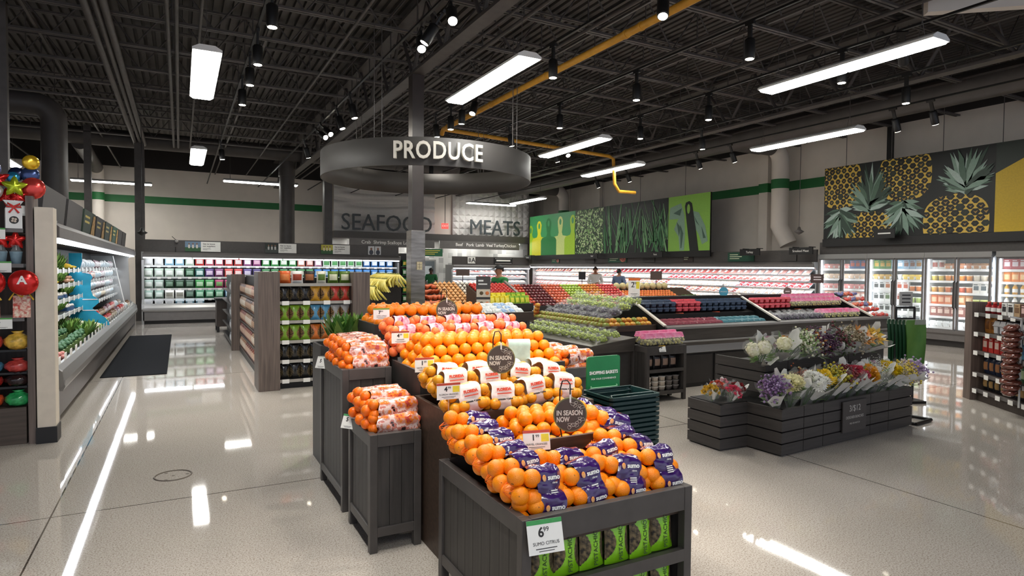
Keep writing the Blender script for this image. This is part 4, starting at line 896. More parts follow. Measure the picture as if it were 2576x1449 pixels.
# ---------------------------------------------------------------- nut shelving with wood end panels
M_WOOD = mat('grey_brown_wood_laminate', '#6a5d56', .5, var=.28, scale=5, stretch=(9, 9, .35))
M_WOODD = mat('dark_brown_wood_laminate', '#3f3631', .5, var=.25, scale=5, stretch=(9, 9, .4))
M_NUT = mat('nuts_behind_window', '#2a1a10', .35, col2='#b08a5c', scale=70)
M_NUTG = mat('dark_nuts_behind_window', '#171310', .35, col2='#7a6a4c', scale=60)
def nutbag_geo(w, d, h, nu=16, nv=14):
    g = G()
    def P(u, v, sgn):
        k = max(0., sin(pi * min(1, v * .9 + .06))) ** .7 * (1 - abs(2 * u - 1) ** 2.4)
        return ((u - .5) * w * (1 - .05 * sin(pi * v)), sgn * (d / 2 * k + .003), v * h)
    for sgn in (-1, 1):
        vs = [P(i / nu, j / nv, sgn) for i in range(nu + 1) for j in range(nv + 1)]
        for i in range(nu):
            for j in range(nv):
                q = (i * (nv + 1) + j, (i + 1) * (nv + 1) + j, (i + 1) * (nv + 1) + j + 1, i * (nv + 1) + j + 1)
                s, t = abs(2 * (i + .5) / nu - 1), (j + .5) / nv
                tt = (t - .47) / .37
                m = 1 if (abs(tt) < 1 and s > .36 + .6 * tt * tt) else 0
                g.add([vs[x] for x in (q if sgn < 0 else q[::-1])], [(0, 1, 2, 3)], m, True)
    return g
def nutbag(col, nuts=None, w=.185, d=.075, h=.215):
    nuts = nuts or M_NUT
    return pmesh(('nut_bag', col, nuts.name, w, h), lambda: nutbag_geo(w, d, h, 12, 12), [cmat(col, .25, coat=.3), nuts])
gon = thing('shelving_unit', 'open black shelving of bagged nuts between two grey wood end panels', 'shelving', (0, 0, 0))
GX0, GX1, GY = 1.17, 2.14, 8.76
GZ = [.12, .385, .65, .92, 1.18, 1.425]
G().box(GX0, GY + .1, 0, GX1, GY + .5, .1).build('base', M_BLACK, gon)
G().box(GX0, GY + .42, .1, GX1, GY + .46, 1.5).build('back_panel', M_BLACK, gon)
for z in GZ:
    g = G(); g.box(GX0, GY + .06, z - .02, GX1, GY + .42, z, 1); g.box(GX0, GY + .045, z - .035, GX1, GY + .06, z + .005, 0); g.build('shelf', [mat('grey_shelf_strip', '#a5a19a', .4, var=.05), M_BLACK], gon)
for x0, x1 in ((.90, GX0), (GX1, 2.38)):
    G().box(x0, GY - .03, 0, x1, GY + .50, 1.585).build('end_panel', M_WOOD, gon, .004)
NR = [['K'] * 7, ['K'] * 7, ['#86b02e'] * 3 + ['#d9742c'] * 2 + ['#6fb4c4'] * 2, ['#86b02e'] * 3 + ['#5a9ec6'] * 2 + ['#a6a4a2'] * 2, ['K', 'K', 'K', '#d39a2c', '#d39a2c', '#cf4030', '#cf4030']]
NN = {'K': 'black', '#86b02e': 'lime green', '#d9742c': 'orange', '#6fb4c4': 'light blue', '#5a9ec6': 'blue', '#a6a4a2': 'grey', '#d39a2c': 'golden', '#cf4030': 'red'}
LN = ['bottom', 'second lowest', 'third', 'fourth', 'fifth', 'top']
for lv, row in enumerate(NR):
    for k, c in enumerate(row):
        me = nutbag('#191818' if c == 'K' else c, M_NUTG if c == 'K' else None, .13, .07, .205)
        for dp in (0, 1):
            put('nut_bag', me, (GX0 + .075 + k * .1365, GY + .13 + dp * .09, GZ[lv] + .002), random.uniform(-.06, .06), '%s nut bag, %s from left%s, %s shelf of the nut shelving' % (NN[c], ORD[k], ' behind the first' if dp else '', LN[lv]), 'bag', '%s nut bags on the %s shelf' % (NN[c], LN[lv]))
        if k % 2 == 0: put('shelf_tag', tagm, (GX0 + .08 + k * .1365, GY + .042, GZ[lv] - .045), 0, 'white price tag, %s on the %s shelf edge of the nut shelving' % (ORD[k // 2], LN[lv]), 'price tag', 'price tags of the nut shelving')
for k, (c1, c2, w) in enumerate((('#d9622a', '#e88a4c', .16), ('#e9e6e2', '#a2452c', .16), ('#2a2220', '#a3653c', .15), ('#e3dfcd', '#5c7a30', .13), ('#5c7a2c', '#dfe0c0', .15), ('#5c7a2c', '#dfe0c0', .15))):
    put('snack_bag' if k < 4 else 'snack_tub', pouch_mesh(c1, c2, w, .09, .17), (GX0 + .085 + k * .162, GY + .16, 1.427), 0, '%s snack bag, %s from left on the top shelf of the nut shelving' % (('orange', 'white', 'black', 'cream and green', 'green', 'green')[k], ORD[k]), 'bag', 'snack bags on top of the nut shelving')
# aisle side of the same row: shelves that face the mat aisle
ais = thing('shelving_unit', 'narrow snack shelving facing the mat aisle behind the nut shelving', 'shelving', (1.02, 13.25, 0), -pi / 2)
G().box(0, .12, 0, 4.0, .35, 1.48).build('back_panel', M_BLACK, ais); G().box(0, .0, 0, 4.0, .12, .08).build('base', M_BLACK, ais)
AZ = [.10, .36, .62, .88, 1.13]
for z in AZ: G().box(0, 0, z - .02, 4.0, .12, z).build('shelf', M_FRAME, ais)
for lv, z in enumerate(AZ):
    for k in range(18):
        c1, c2 = (('#b98a6a', '#e2d2c0'), ('#8a4a3c', '#d9b8a4'), ('#a3563f', '#e0c0a8'), ('#caa27c', '#efe2d2'), ('#6a4a3c', '#c9a68c'))[(lv + k // 5) % 5]
        put('snack_bag', pouch_mesh(c1, c2, .19, .08, .2), (1.06, 13.1 - k * .218, z + .002), -pi / 2, 'brown snack bag, %s from the far end, %s shelf of the aisle shelving' % (ORD[k], LN[lv]), 'bag', 'snack bags of the aisle shelving')
u2 = thing('shelving_unit', 'second grey wood shelving unit behind the nut shelving', 'shelving', (0, 0, 0))
G().box(.88, 13.28, 0, 1.13, 13.4, 1.5).build('end_panel', M_WOOD, u2, .004); G().box(1.0, 13.4, 0, 1.6, 16.6, 1.45).build('body', M_BLACK, u2)
for z in AZ: G().box(.9, 13.4, z - .02, 1.0, 16.6, z).build('shelf', M_FRAME, u2)
for lv, z in enumerate(AZ):
    for k in range(3): put('snack_bag', pouch_mesh('#8d8f96', '#dfdfe2', .2, .07, .2), (.93, 13.52 + k * .25, z + .002), -pi / 2, 'grey snack bag, %s along the %s shelf of the second shelving unit' % (ORD[k], LN[lv]), 'bag', 'snack bags of the second shelving unit')
dc = thing('display_table', 'small dark wooden display table in front of the salad case', 'display table', (.80, 17.15, 0))
G().box(0, 0, .14, .9, .7, .80).build('body', M_WOODD, dc); G().box(-.03, -.03, .80, .93, .73, .85).build('table_top', M_BLACK, dc)
for x in (.03, .87):
    for y in (.03, .67): G().box(x - .03, y - .03, 0, x + .03, y + .03, .14).build('leg', M_BLACK, dc)
# ---------------------------------------------------------------- white wall stub and gift shelving at the left edge
ws = G(); ws.box(-1.17, 7.06, .15, -1.03, 7.24, 2.18); struct(ws.build('wall_stub', mat('cream_wall_paint', '#d8cdbd', .6, var=.03)))
struct(G().box(-1.18, 7.05, 0, -1.02, 7.26, .15).build('baseboard_stub', M_BLACK))
gs = thing('gift_shelving', 'wood gift shelving full of balloons and candy at the left edge', 'shelving', (-2.6, 7.12, 0))
M_WB = mat('brown_wood_panel', '#4f443c', .5, var=.2, scale=4, stretch=(.4, 1, 9))
G().box(0, 0, 0, 1.34, .5, .34).build('base', M_WB, gs)
g = G(); g.box(1.36, -.03, 0, 1.415, .2, 2.28); g.build('side_panel', M_WOOD, gs)
G().box(0, .46, .34, 1.34, .5, 2.3).build('back_panel', M_WOODD, gs)
for z in (.53, .66, .87): G().box(0, .05, z - .02, 1.34, .46, z).build('shelf', M_BLACK, gs)
for z in (1.17, 1.66, 1.98): G().box(0, -.02, z - .035, 1.34, .46, z).build('shelf', M_CASEG, gs)
def foil(c, n=5, r=.1, key=None):
    """puffed foil star"""
    def f():
        g = G(); N = n * 2 * 3
        def rad(a):
            k = (a / (2 * pi) * n) % 1; return r * (.52 + .48 * abs(2 * k - 1) ** 1.3)
        for sgn in (-1, 1):
            rings = [(0, 1.), (.35, .93), (.65, .72), (.88, .35), (1., 0.)]
            vs = []
            for t, hgt in rings:
                for i in range(N): a = 2 * pi * i / N; vs.append((cos(a + pi / 2) * rad(a) * t, sgn * r * .32 * hgt, sin(a + pi / 2) * rad(a) * t))
            fs = []
            for q in range(4):
                for i in range(N):
                    j = (i + 1) % N; t4 = (q * N + i, q * N + j, (q + 1) * N + j, (q + 1) * N + i); fs.append(t4 if sgn > 0 else t4[::-1])
            g.add(vs, fs, 0, True)
        return g
    return pmesh(('foil_star', c, n, r), f, [mat('foil_' + c.strip('#'), c, .18, metal=.55, var=.1, scale=18, bump=.3)])
def foil_round(c, r=.14):
    return pmesh(('foil_round', c, r), lambda: G().ball((0, 0, 0), (r, r * .42, r), 20, 12, 0, wob=.03, seed=4), [mat('foil_' + c.strip('#'), c, .18, metal=.55, var=.1, scale=18, bump=.3)])
RED, GOLD = '#cf2a26', '#e0b52c'
def balloon(loc, me, label, sc=1., rz=0., stick=.2):
    t = thing('foil_balloon', label, 'balloon', loc, rz, 'foil balloons on the gift shelving')
    o = bpy.data.objects.new('foil', me); COL.objects.link(o); o.parent = t; o.scale = (sc, sc, sc)
    if stick: G().tube([(0, .02, -.02), (0, .03, -stick)], .004, 5).build('stick', M_WHITE, t)
    return t
bx = -1.30
balloon((-1.215, 7.22, 2.60), foil_round(GOLD, .068), 'gold crown balloon at the very top of the balloon cluster', rz=.3, stick=.35)
balloon((-1.225, 7.24, 2.485), foil_round('#3f4f7a', .075), 'silver and dark blue balloon below the gold balloon', stick=.25)
balloon((-1.33, 7.26, 2.49), foil_round('#1f2a4a', .065), 'navy balloon beside the silver balloon', stick=.25)
balloon((-1.20, 7.20, 2.36), foil_round('#d8473f', .10), 'large red and white round balloon at the right of the cluster', stick=.14)
balloon((-1.32, 7.12, 2.36), foil('#b9c92c', 5, .10), 'lime green star balloon in front of the cluster', rz=.2, stick=.14)
balloon((-1.345, 7.2, 2.45), foil_round('#2a7fa6', .052), 'small blue balloon above the lime star', stick=.22)
balloon((-1.46, 7.18, 2.42), foil(RED, 6, .11), 'red star balloon left of the lime star', stick=.2)
balloon((-1.47, 7.12, 2.31), foil_round('#c4bcb8', .07), 'silver balloon left of the lime star', stick=.1)
balloon((-1.5, 7.22, 2.52), foil_round('#8a90c0', .07), 'lilac balloon at the left edge of the cluster', stick=.3)
for k in range(5): balloon((-1.30 - k * .1, 7.16 + (k % 2) * .05, 2.27), foil(RED, 6, .085), 'dark red star balloon, %s from right in the row behind the gift boxes' % ORD[k], stick=.1)
for k, x in enumerate((-1.335, -1.53, -1.73)):
    t = thing('gift_box', 'white tall gift box with red bow, %s from right on the top gift shelf' % ORD[k], 'gift box', (x, 7.14, 1.98), .25, 'white gift boxes')
    g = G(); g.hexa([(-.06, -.05, 0), (.06, -.05, 0), (.06, .05, 0), (-.06, .05, 0)], [(-.06, -.05, .18), (.06, -.05, .18), (.06, .05, .18), (-.06, .05, .18)]); g.hexa([(-.06, -.05, .18), (.06, -.05, .18), (.06, .05, .18), (-.06, .05, .18)], [(-.045, -.03, .21), (.045, -.03, .21), (.045, .03, .21), (-.045, .03, .21)]); g.hexa([(-.045, -.03, .21), (.045, -.03, .21), (.045, .03, .21), (-.045, .03, .21)], [(-.075, -.012, .255), (.075, -.012, .255), (.075, .012, .255), (-.075, .012, .255)]); g.build('box', M_WHITE, t)
    g = G(); 
    for s_ in (-1, 1): g.tube([(0, -.055, .195), (s_ * .045, -.06, .225), (s_ * .05, -.058, .195), (0, -.055, .19), (s_ * .035, -.062, .14)], .009, 6)
    g.build('bow', cmat(RED), t)
    g = G(); g.cyl((0, -.0515, .075), (0, -.05, .075), .035, n=16); 
    gg = g.build('window', M_INK, t)
    g = G()
    for q in range(4): g.ball((.014 * cos(q * 1.57 + .6), -.052, .075 + .014 * sin(q * 1.57 + .6)), (.01, .002, .01), 8, 5)
    g.build('candy', cmat('#d8c8b8'), t)
for k in range(4):
    x = -1.32 - k * .11
    balloon((x, 7.12, 1.875), foil(RED, 5, .09), 'red star balloon over a mug, %s from right on the second gift shelf' % ORD[k], stick=.09)
    t = thing('gift_mug', 'cellophane-wrapped gift mug, %s from right on the second gift shelf' % ORD[k], 'mug', (x, 7.14, 1.66), 0, 'gift mugs')
    G().lathe([(0, 0), (.036, 0), (.048, .1), (.05, .11), (0, .105)], (0, 0, 0), 14).build('mug', cmat('#7f9aa8'), t); G().lathe([(.05, .1), (.03, .14), (.055, .17)], (0, 0, 0), 9).build('wrap', M_GLASSY, t)
for k in range(3):
    x = -1.245 - k * .235
    t = balloon((x, 6.99, 1.49), foil_round(RED, .115), 'round red foil balloon with white letter A, %s from right' % ORD[k], stick=.12)
    tt = G(); put_text(tt, 'A', .1, FACE_CAM((0, -.056, .02)), 0, .004, .003); tt.build('lettering', M_CARD, t)
    b = thing('gift_bag', 'patterned candy gift bag under the red A balloon, %s from right' % ORD[k], 'gift bag', (x - .03, 7.12, 1.17), 0, 'candy gift bags')
    G().hexa([(-.065, -.04, 0), (.065, -.04, 0), (.065, .04, 0), (-.065, .04, 0)], [(-.065, -.03, .2), (.065, -.03, .2), (.065, .03, .2), (-.065, .03, .2)]).build('bag', mat('candy_print', '#c8402e', .4, col2='#f0e2cc', scale=40), b)
    g = G(); [g.tube([(0, -.04, .19), (s_ * .05, -.05, .23), (s_ * .09, -.045, .16)], .008, 5) for s_ in (-1, 1)]; g.build('ribbon', cmat(GOLD), b)
WR = [(.87, ['#d9b04a', '#c8443c', '#5f4f8a', '#3f6f8a']), (.66, ['#b5413c', '#4a86a6', '#b5413c', '#4a86a6']), (.53, ['#2a1c1c', '#a82a26', '#d0b030', '#6f9a3c']), (.345, ['#2f9a58', '#d8542c', '#2f9a58', '#d8542c'])]
WN = {'#d9b04a': 'gold', '#c8443c': 'red', '#5f4f8a': 'purple', '#3f6f8a': 'blue', '#b5413c': 'red', '#4a86a6': 'light blue', '#2a1c1c': 'black', '#a82a26': 'dark red', '#d0b030': 'yellow', '#6f9a3c': 'olive', '#2f9a58': 'green', '#d8542c': 'orange'}
for z, cs in WR:
    for k, c in enumerate(cs):
        hgt = .17 if z > .8 else .13 if z > .4 else .15; wdt = .115
        g = pmesh(('wrapped_gift', c, hgt), lambda: G().ball((0, 0, hgt * .42), (.105, .09, hgt * .45), 14, 10, 0, wob=.16, seed=5).lathe([(.02, hgt * .8), (.05, hgt * 1.0), (.03, hgt * .97)], (0, 0, 0), 9), [mat('cellophane_' + c.strip('#'), c, .15, var=.3, scale=25, bump=.6)])
        put('wrapped_gift', g, (-1.33 - k * .2, 7.2, z), k, '%s cellophane-wrapped candy, %s from right on the gift shelf %d cm high' % (WN[c], ORD[k], int(z * 100)), 'wrapped gift', 'wrapped candy on the gift shelving')
for z, x in ((1.90, -1.47), (1.60, -1.43), (1.09, -1.43)):
    price_card('price_card', 'white price card on the gift shelf edge, %s one down' % {1.90: 'first', 1.60: 'second', 1.09: 'third'}[z], (x, 7.085, z - .02), 0, .17, .1, '#4f9a4a', lines=('14',), tilt=0)
price_card('price_card', 'small white tag sticking out beside the white gift box', (-1.27, 7.12, 2.10), .4, .07, .09, '#e8e6e0', lines=('1',), tilt=0)
# ---------------------------------------------------------------- round PRODUCE sign
RX, RY, RR, Z0, Z1 = 3.9, 10.5, 1.83, 3.18, 3.60
M_RING = mat('charcoal_sign_metal', '#423f3d', .6, metal=.0, var=.04, scale=4)
rs = thing('hanging_ring_sign', 'large dark grey hanging ring sign reading PRODUCE', 'sign', (RX, RY, 0))
G().lathe([(RR, Z0), (RR, Z1), (RR - .03, Z1), (RR - .03, Z0), (RR, Z0)], (0, 0, 0), 96).build('ring', M_RING, rs)
t = G(); vs, fs = text_geo('PRODUCE', .36, .05, .006, spacing=1.08)
w0 = max(v[0] for v in vs) - min(v[0] for v in vs); kx = 1.34 / w0
a0 = math.atan2(-RY, -RX) + .08815
vv = []
for x, y, z in vs:
    a = a0 + x * kx / (RR + .03); r = RR + .05 + z
    vv.append((r * cos(a), r * sin(a), (Z0 + Z1) / 2 - .005 + y))
t.add(vv, fs); t.build('lettering', mat('cream_letters', '#efe9dc', .4, var=.02), rs)
for a in (.55, .62, 2.0, 2.07, 3.9, 3.97, 5.2, 5.27): G().tube([((RR - .015) * cos(a), (RR - .015) * sin(a), Z1), ((RR - .015) * cos(a), (RR - .015) * sin(a), 5.4)], .006, 5).build('cable', M_STEEL, rs)
# small clear note box on the column
s = thing('wall_plate', 'small cream plate with grid on the steel column cladding', 'plate', (3.70, 10.36, 1.62)); G().box(-.05, -.004, 0, .05, .004, .14).build('plate', cmat('#c9bb98'), s)
g = G(); g.box(-.002, -.005, .01, .002, -.004, .13); g.box(-.04, -.005, .045, .04, -.004, .05); g.box(-.04, -.005, .09, .04, -.004, .095); g.build('lines', M_INK, s)
# ---------------------------------------------------------------- cake and cookie shelves at the right edge
RZ = math.atan2(-.796, -.605)
ck = thing('shelving_unit', 'dark wood cookie and cake shelving at the right edge', 'shelving', (9.08, 4.22, 0), RZ)
L = 2.2
G().box(.0, .02, 0, L, .5, .11).build('base', M_WOODD, ck)
g = G(); g.box(-.16, -.06, 0, .0, .55, 1.27); g.build('end_panel', M_WOOD, ck, .004)
G().box(0, .46, .11, L, .5, 1.25).build('back_panel', M_WOODD, ck)
CZ = [.15, .36, .64, .88, 1.13]
for z in CZ:
    g = G(); g.box(0, .0, z - .02, L, .46, z, 1); g.box(0, -.02, z - .035, L, 0, z + .01, 0); g.build('shelf', [M_CASEG, M_WOODD], ck)
def loc2(x, y, z): return (9.08 + x * cos(RZ) - y * sin(RZ), 4.22 + x * sin(RZ) + y * cos(RZ), z)
CR = [[('p', '#1a1b1f', '#b9955c')] * 9, [('p', '#1f2a44', '#a8744a')] * 3 + [('p', '#b3262a', '#d89a5c')] * 2 + [('p', '#2c5a38', '#a8b890')] * 2 + [('p', '#5a3a2c', '#b08a6c')] * 2,
      [('b', '#c9342c', '#e8cfc0')] * 5 + [('b', '#d9562c', '#c9783c')] + [('b', '#4a7f9a', '#2f5f86')] + [('b', '#c7bf7a', '#e0dcb0')] * 2, [('p', '#b5752c', '#7a4a1c')] * 2 + [('c', '#8a8a8c', '#c9c9cc')] * 6 + [('b', '#4a7f9a', '#dfe3e8')], [('o', '#9a1f24', '#c84a34')] * 3 + [('b', '#e6e6e2', '#2a2a2a')] * 2 + [('b', '#b89a74', '#7a5a3c')] + [('b', '#5a3a34', '#d9b8b0')] * 3]
for lv, row in enumerate(CR):
    for k, (kd, a, b) in enumerate(row):
        h = (.17, .2, .19, .2, .15)[lv]
        me = {'p': lambda: pouch_mesh(a, b, .115, .07, h), 'b': lambda: box_mesh(a, b, .105, .07, h), 'c': lambda: clam_mesh(a, b, .115, .1, h * .85), 'o': lambda: bottle_mesh(a, b, .04, h)}[kd]()
        nm = {'p': 'cookie_bag', 'b': 'cookie_box', 'c': 'cake_clamshell', 'o': 'jam_jar'}[kd]
        put(nm, me, loc2(.07 + k * .122, .10, CZ[lv] + .002), RZ + random.uniform(-.05, .05), '%s, %s from left on the %s shelf of the cookie shelving' % (nm.replace('_', ' '), ORD[k], LN[lv] if lv < 4 else 'top'), nm.split('_')[1], 'goods on the %s shelf of the cookie shelving' % (LN[lv] if lv < 4 else 'top'))
        if lv < 4: put(nm, me, loc2(.07 + k * .122, .20, CZ[lv] + .002), RZ, '%s behind, %s from left, %s shelf of the cookie shelving' % (nm.replace('_', ' '), ORD[k], LN[lv]), nm.split('_')[1], 'goods on the %s shelf of the cookie shelving' % LN[lv])
        if k % 2 == 0: put('shelf_tag', tagm, loc2(.08 + k * .122, -.05, CZ[lv] - .045), RZ, 'white price tag, %s on the %s shelf edge of the cookie shelving' % (ORD[k // 2], LN[lv] if lv < 4 else 'top'), 'price tag', 'price tags of the cookie shelving')
cb = mat('brown_cake_in_film', '#6a3a30', .12, coat=.6, var=.3, scale=25, bump=.4)
bagm = pmesh(('cake_bag',), lambda: G().ball((0, 0, .035), (.13, .08, .042), 14, 9, 0, wob=.2, seed=9), [cb])
for k in range(13):
    put('cake_bag', bagm, loc2(.93 + (k % 2) * .012, -.12, .24 + k * .062), RZ + .3 * ((k * 7) % 3 - 1), 'dark red wrapped cake on the clip strip, %s from the bottom' % ORD[k], 'cake', 'wrapped cakes on the clip strip', tilt=.25)
g = G(); a = loc2(.93, -.03, .1); b = loc2(.93, -.03, 1.12); g.tube([a, b], .012, 6); g.tube([b, loc2(.93, -.16, 1.15)], .012, 6); tag(g.build('clip_strip', M_WHITE), 'white clip strip holding wrapped cakes in front of the cookie shelving', 'clip strip')
g = G(); g.X = Matrix.Translation((9.02, 4.9, 0)) @ Matrix.Rotation(math.atan2(-.64, .77), 4, 'Z'); g.box(0, 0, 5.2, 4.5, .14, 5.95); struct(g.build('ceiling_bulkhead', M_WALL))
# ---------------------------------------------------------------- citrus display: bins
M_BIN = mat('charcoal_stained_wood', '#3a3735', .5, var=.22, scale=5, stretch=(8, 8, .5), bump=.08)
M_BINF = mat('charcoal_painted_frame', '#474341', .42, var=.10, scale=9)
M_BROWN = mat('dark_brown_crate_wood', '#43342a', .5, var=.25, scale=6, stretch=(.6, 5, 7))
def bin_box(root, w, d, h, floor_z, open_front=False, leg=.09, rail=.075):
    """free-standing bin: framed plank sides, corner posts down to the floor, sunken top"""
    t = .045
    for nm, x, y in (('leg', 0, 0), ('leg', w - t, 0), ('leg', 0, d - t), ('leg', w - t, d - t)):
        G().box(x, y, 0, x + t, y + t, h).build(nm, M_BINF, root, .003)
    def side(name, a0, a1, fixed, axis):
        f = G(); f2 = G(); p = G()
        bx = (lambda g, u0, u1, z0, z1, k0, k1, m=0: g.box(u0, k0, z0, u1, k1, z1, m)) if axis == 'x' else (lambda g, u0, u1, z0, z1, k0, k1, m=0: g.box(k0, u0, z0, k1, u1, z1, m))
        k0, k1 = fixed
        bx(f, a0, a1, h - rail, h, k0, k1); bx(f2, a0, a1, leg, leg + .055, k0, k1)
        km = (k0 + k1) / 2
        n = max(3, int((a1 - a0) / .085)); s = (a1 - a0) / n
        for i in range(n): bx(p, a0 + i * s + .0015, a0 + (i + 1) * s - .0015, leg + .055, h - rail, km - .008, km + .008)
        return f, f2, p
    for nm, a0, a1, fx, ax in (('side_panel', t, d - t, (.002, t - .004), 'y'), ('side_panel', t, d - t, (w - t + .004, w - .002), 'y'), ('back_panel', t, w - t, (d - t + .004, d - .002), 'x')) + (() if open_front else (('front_panel', t, w - t, (.002, t - .004), 'x'),)):
        f, f2, p = side(nm, a0, a1, fx, ax); o = p.build(nm, M_BIN, root); f.build('top_rail', M_BINF, o, .003); f2.build('bottom_rail', M_BINF, o, .003)
    if open_front:
        G().box(t, .002, h - rail - .035, w - t, t - .004, h).build('front_rail', M_BINF, root, .003)
    G().box(t, t, floor_z - .03, w - t, d - t, floor_z).build('bin_floor', M_BROWN, root)
    return root
b1 = thing('display_bin', 'low dark bin in front holding purple-labelled bags, with pistachio shelves below', 'display bin', (1.20, 2.14, 0))
bin_box(b1, .915, .91, .64, .53, True)
for z in (.10, .335):
    g = G(); g.box(.045, .03, z - .02, .87, .80, z, 0); g.box(.045, .0, z - .045, .87, .03, z + .012, 1); g.build('shelf', [M_BLACK, M_BINF], b1)
G().box(.045, .42, .1, .87, .44, .47).build('inner_back', M_BLACK, b1)
b2 = bin_box(thing('display_bin', 'middle-height dark side bin of red-labelled mandarin bags beside the front bin', 'display bin', (.95, 3.48, 0)), .31, .52, .69, .55)
b3 = bin_box(thing('display_bin', 'tall dark side bin of red-labelled mandarin bags, farther of the two', 'display bin', (.95, 4.17, 0)), .34, .75, .965, .83)
def crate(label, x0, x1, y0, y1, z0, z1, m=M_BROWN, legs=False):
    c = thing('display_crate', label, 'display crate', (x0, y0, 0)); w, d = x1 - x0, y1 - y0; t = .022
    G().box(0, 0, z0, w, t, z1).build('front_panel', m, c, .002); G().box(0, d - t, z0, w, d, z1).build('back_panel', m, c)
    G().box(0, t, z0, t, d - t, z1).build('side_panel', m, c, .002); G().box(w - t, t, z0, w, d - t, z1).build('side_panel', m, c, .002)
    G().box(t, t, z1 - .10, w - t, d - t, z1 - .085).build('crate_floor', m, c); return c
crate('small brown crate of loose oranges standing in the front bin', 1.45, 1.96, 2.62, 3.03, .52, .80)
crate('dark crate under the white-labelled orange bags', 1.28, 2.22, 3.08, 3.66, 0.0, .86)
crate('dark crate under the large pile of loose navel oranges', 1.32, 2.40, 3.68, 4.28, 0.0, 1.0, M_BIN)
crate('dark crate under the pink-labelled orange bags', 1.33, 2.42, 4.30, 4.70, 0.0, 1.09)
crate('tall dark crate of knobbly oranges at the top of the citrus display', 1.33, 2.36, 4.72, 5.28, 0.0, 1.21, M_BIN)
b4 = bin_box(thing('display_bin', 'dark bin on the far side of the citrus display beside the navel pile', 'display bin', (2.44, 3.75, 0)), .36, .8, .93, .78)
# ---------------------------------------------------------------- citrus fruit
def skin(name, c, c2, bump=.25):
    m = mat(name, c, .34, col2=c2, scale=6, spec=.45)
    nt = m.node_tree; b = nt.nodes['Principled BSDF']; tc = nt.nodes.new('ShaderNodeTexCoord')
    n = nt.nodes.new('ShaderNodeTexVoronoi'); n.inputs['Scale'].default_value = 260
    bp = nt.nodes.new('ShaderNodeBump'); bp.inputs['Strength'].default_value = bump; bp.inputs['Distance'].default_value = .002
    nt.links.new(tc.outputs['Object'], n.inputs['Vector']); nt.links.new(n.outputs['Distance'], bp.inputs['Height']); nt.links.new(bp.outputs[0], b.inputs['Normal'])
    b.inputs['Subsurface Weight'].default_value = 0
    return m
M_NAVEL = skin('navel_orange_skin', '#f98808', '#fb9410'); M_SUMO = skin('knobbly_orange_skin', '#fa8608', '#fc9412', .5)
M_MAND = skin('mandarin_skin', '#f66a0e', '#fa7c18'); M_CARA = skin('coral_orange_skin', '#f4753e', '#f88848'); M_FLOR = skin('dull_orange_skin', '#d68a14', '#e09a1c')
M_BUD = mat('orange_navel_bud', '#a8641c', .6, var=.2)
def orange_mesh(name, skin_m, r, knob=False):
    def f():
        g = G(); nu, nv = 20, 14
        def P(u, v):
            a = 2 * pi * u; p = pi * v - pi / 2
            k = 1 - .03 * (sin(p) > .9) ; z = r * .96 * sin(p); rr = r * cos(p)
            if sin(p) > .93: z -= r * .05 * (sin(p) - .93) / .07
            if sin(p) < -.95: z += r * .05
            return (rr * cos(a), rr * sin(a), z)
        if knob:
            prof = [(0, -r * .86), (r * .45, -r * .84), (r * .85, -r * .5), (r, -.02 * r), (r * .9, r * .42), (r * .62, r * .72), (r * .40, r * .80), (r * .36, r * .98), (r * .26, r * 1.1), (r * .1, r * 1.06), (0, r * 1.04)]
            g.lathe(prof, (0, 0, 0), 20)
            g.v = [(x * (1 + .03 * sin(5 * math.atan2(y, x)) + .02 * sin(11 * math.atan2(y, x) + z * 40)), y * (1 + .03 * sin(5 * math.atan2(y, x))), z) for x, y, z in g.v]
        else:
            g.ball((0, 0, 0), (r, r, r * .97), nu, nv)
            g.lathe([(0, r * .975), (r * .10, r * .985), (r * .17, r * .955)], (0, 0, 0), 8, 1); g.lathe([(0, -r * .985), (r * .05, -r * .98), (r * .09, -r * .955)], (0, 0, 0), 8, 1)
        return g
    return pmesh((name, r, knob), f, [skin_m, M_BUD])
def fruit_pile(name, me, label, group, x0, x1, y0, ylast, z0, r, layers, dz, inset_l, flat_to, kn=False):
    R = random.Random(label); n = 0
    for L in range(layers):
        y = y0 + L * r * 1.45; z = z0 + L * dz
        rows = [y] if L < layers - 1 else [y + q * r * 1.95 for q in range(int((flat_to - y) / (r * 1.95)) + 1)]
        for ri, yy in enumerate(rows):
            a = x0 + L * inset_l + (r if (L + ri) % 2 else 0)
            while a + r * .9 < x1 - L * inset_l * .5 + r:
                rot = (R.uniform(-.25, .25), R.uniform(-.25, .25), R.uniform(0, 6)) if kn else (R.uniform(0, 6), R.uniform(0, 6), R.uniform(0, 6))
                put(name, me, (a + R.uniform(-.004, .004), yy + R.uniform(-.006, .006), z + R.uniform(-.004, .004)), 0, label, 'orange', group).rotation_euler = rot
                a += r * 2.03; n += 1
        # side slope of the pile along its left end
        if L < layers - 1:
            for q in range(1, int((flat_to - y) / (r * 1.95)) + 1):
                for sx in (x0 + L * inset_l + (r if (L + q) % 2 else 0),):
                    put(name, me, (sx, y + q * r * 1.95, z), 0, label, 'orange', group).rotation_euler = (0, 0, R.uniform(0, 6)) if kn else (R.uniform(0, 6), R.uniform(0, 6), 0)
                put(name, me, (x1 - L * inset_l * .5, y + q * r * 1.95, z), 0, label, 'orange', group).rotation_euler = (0, 0, R.uniform(0, 6)) if kn else (R.uniform(0, 6), R.uniform(0, 6), 0)
fruit_pile('orange', orange_mesh('navel_orange', M_NAVEL, .040), 'loose orange in the small brown crate at the front', 'loose oranges in the small front crate', 1.50, 1.91, 2.67, 0, .765, .040, 3, .052, .035, 2.98)
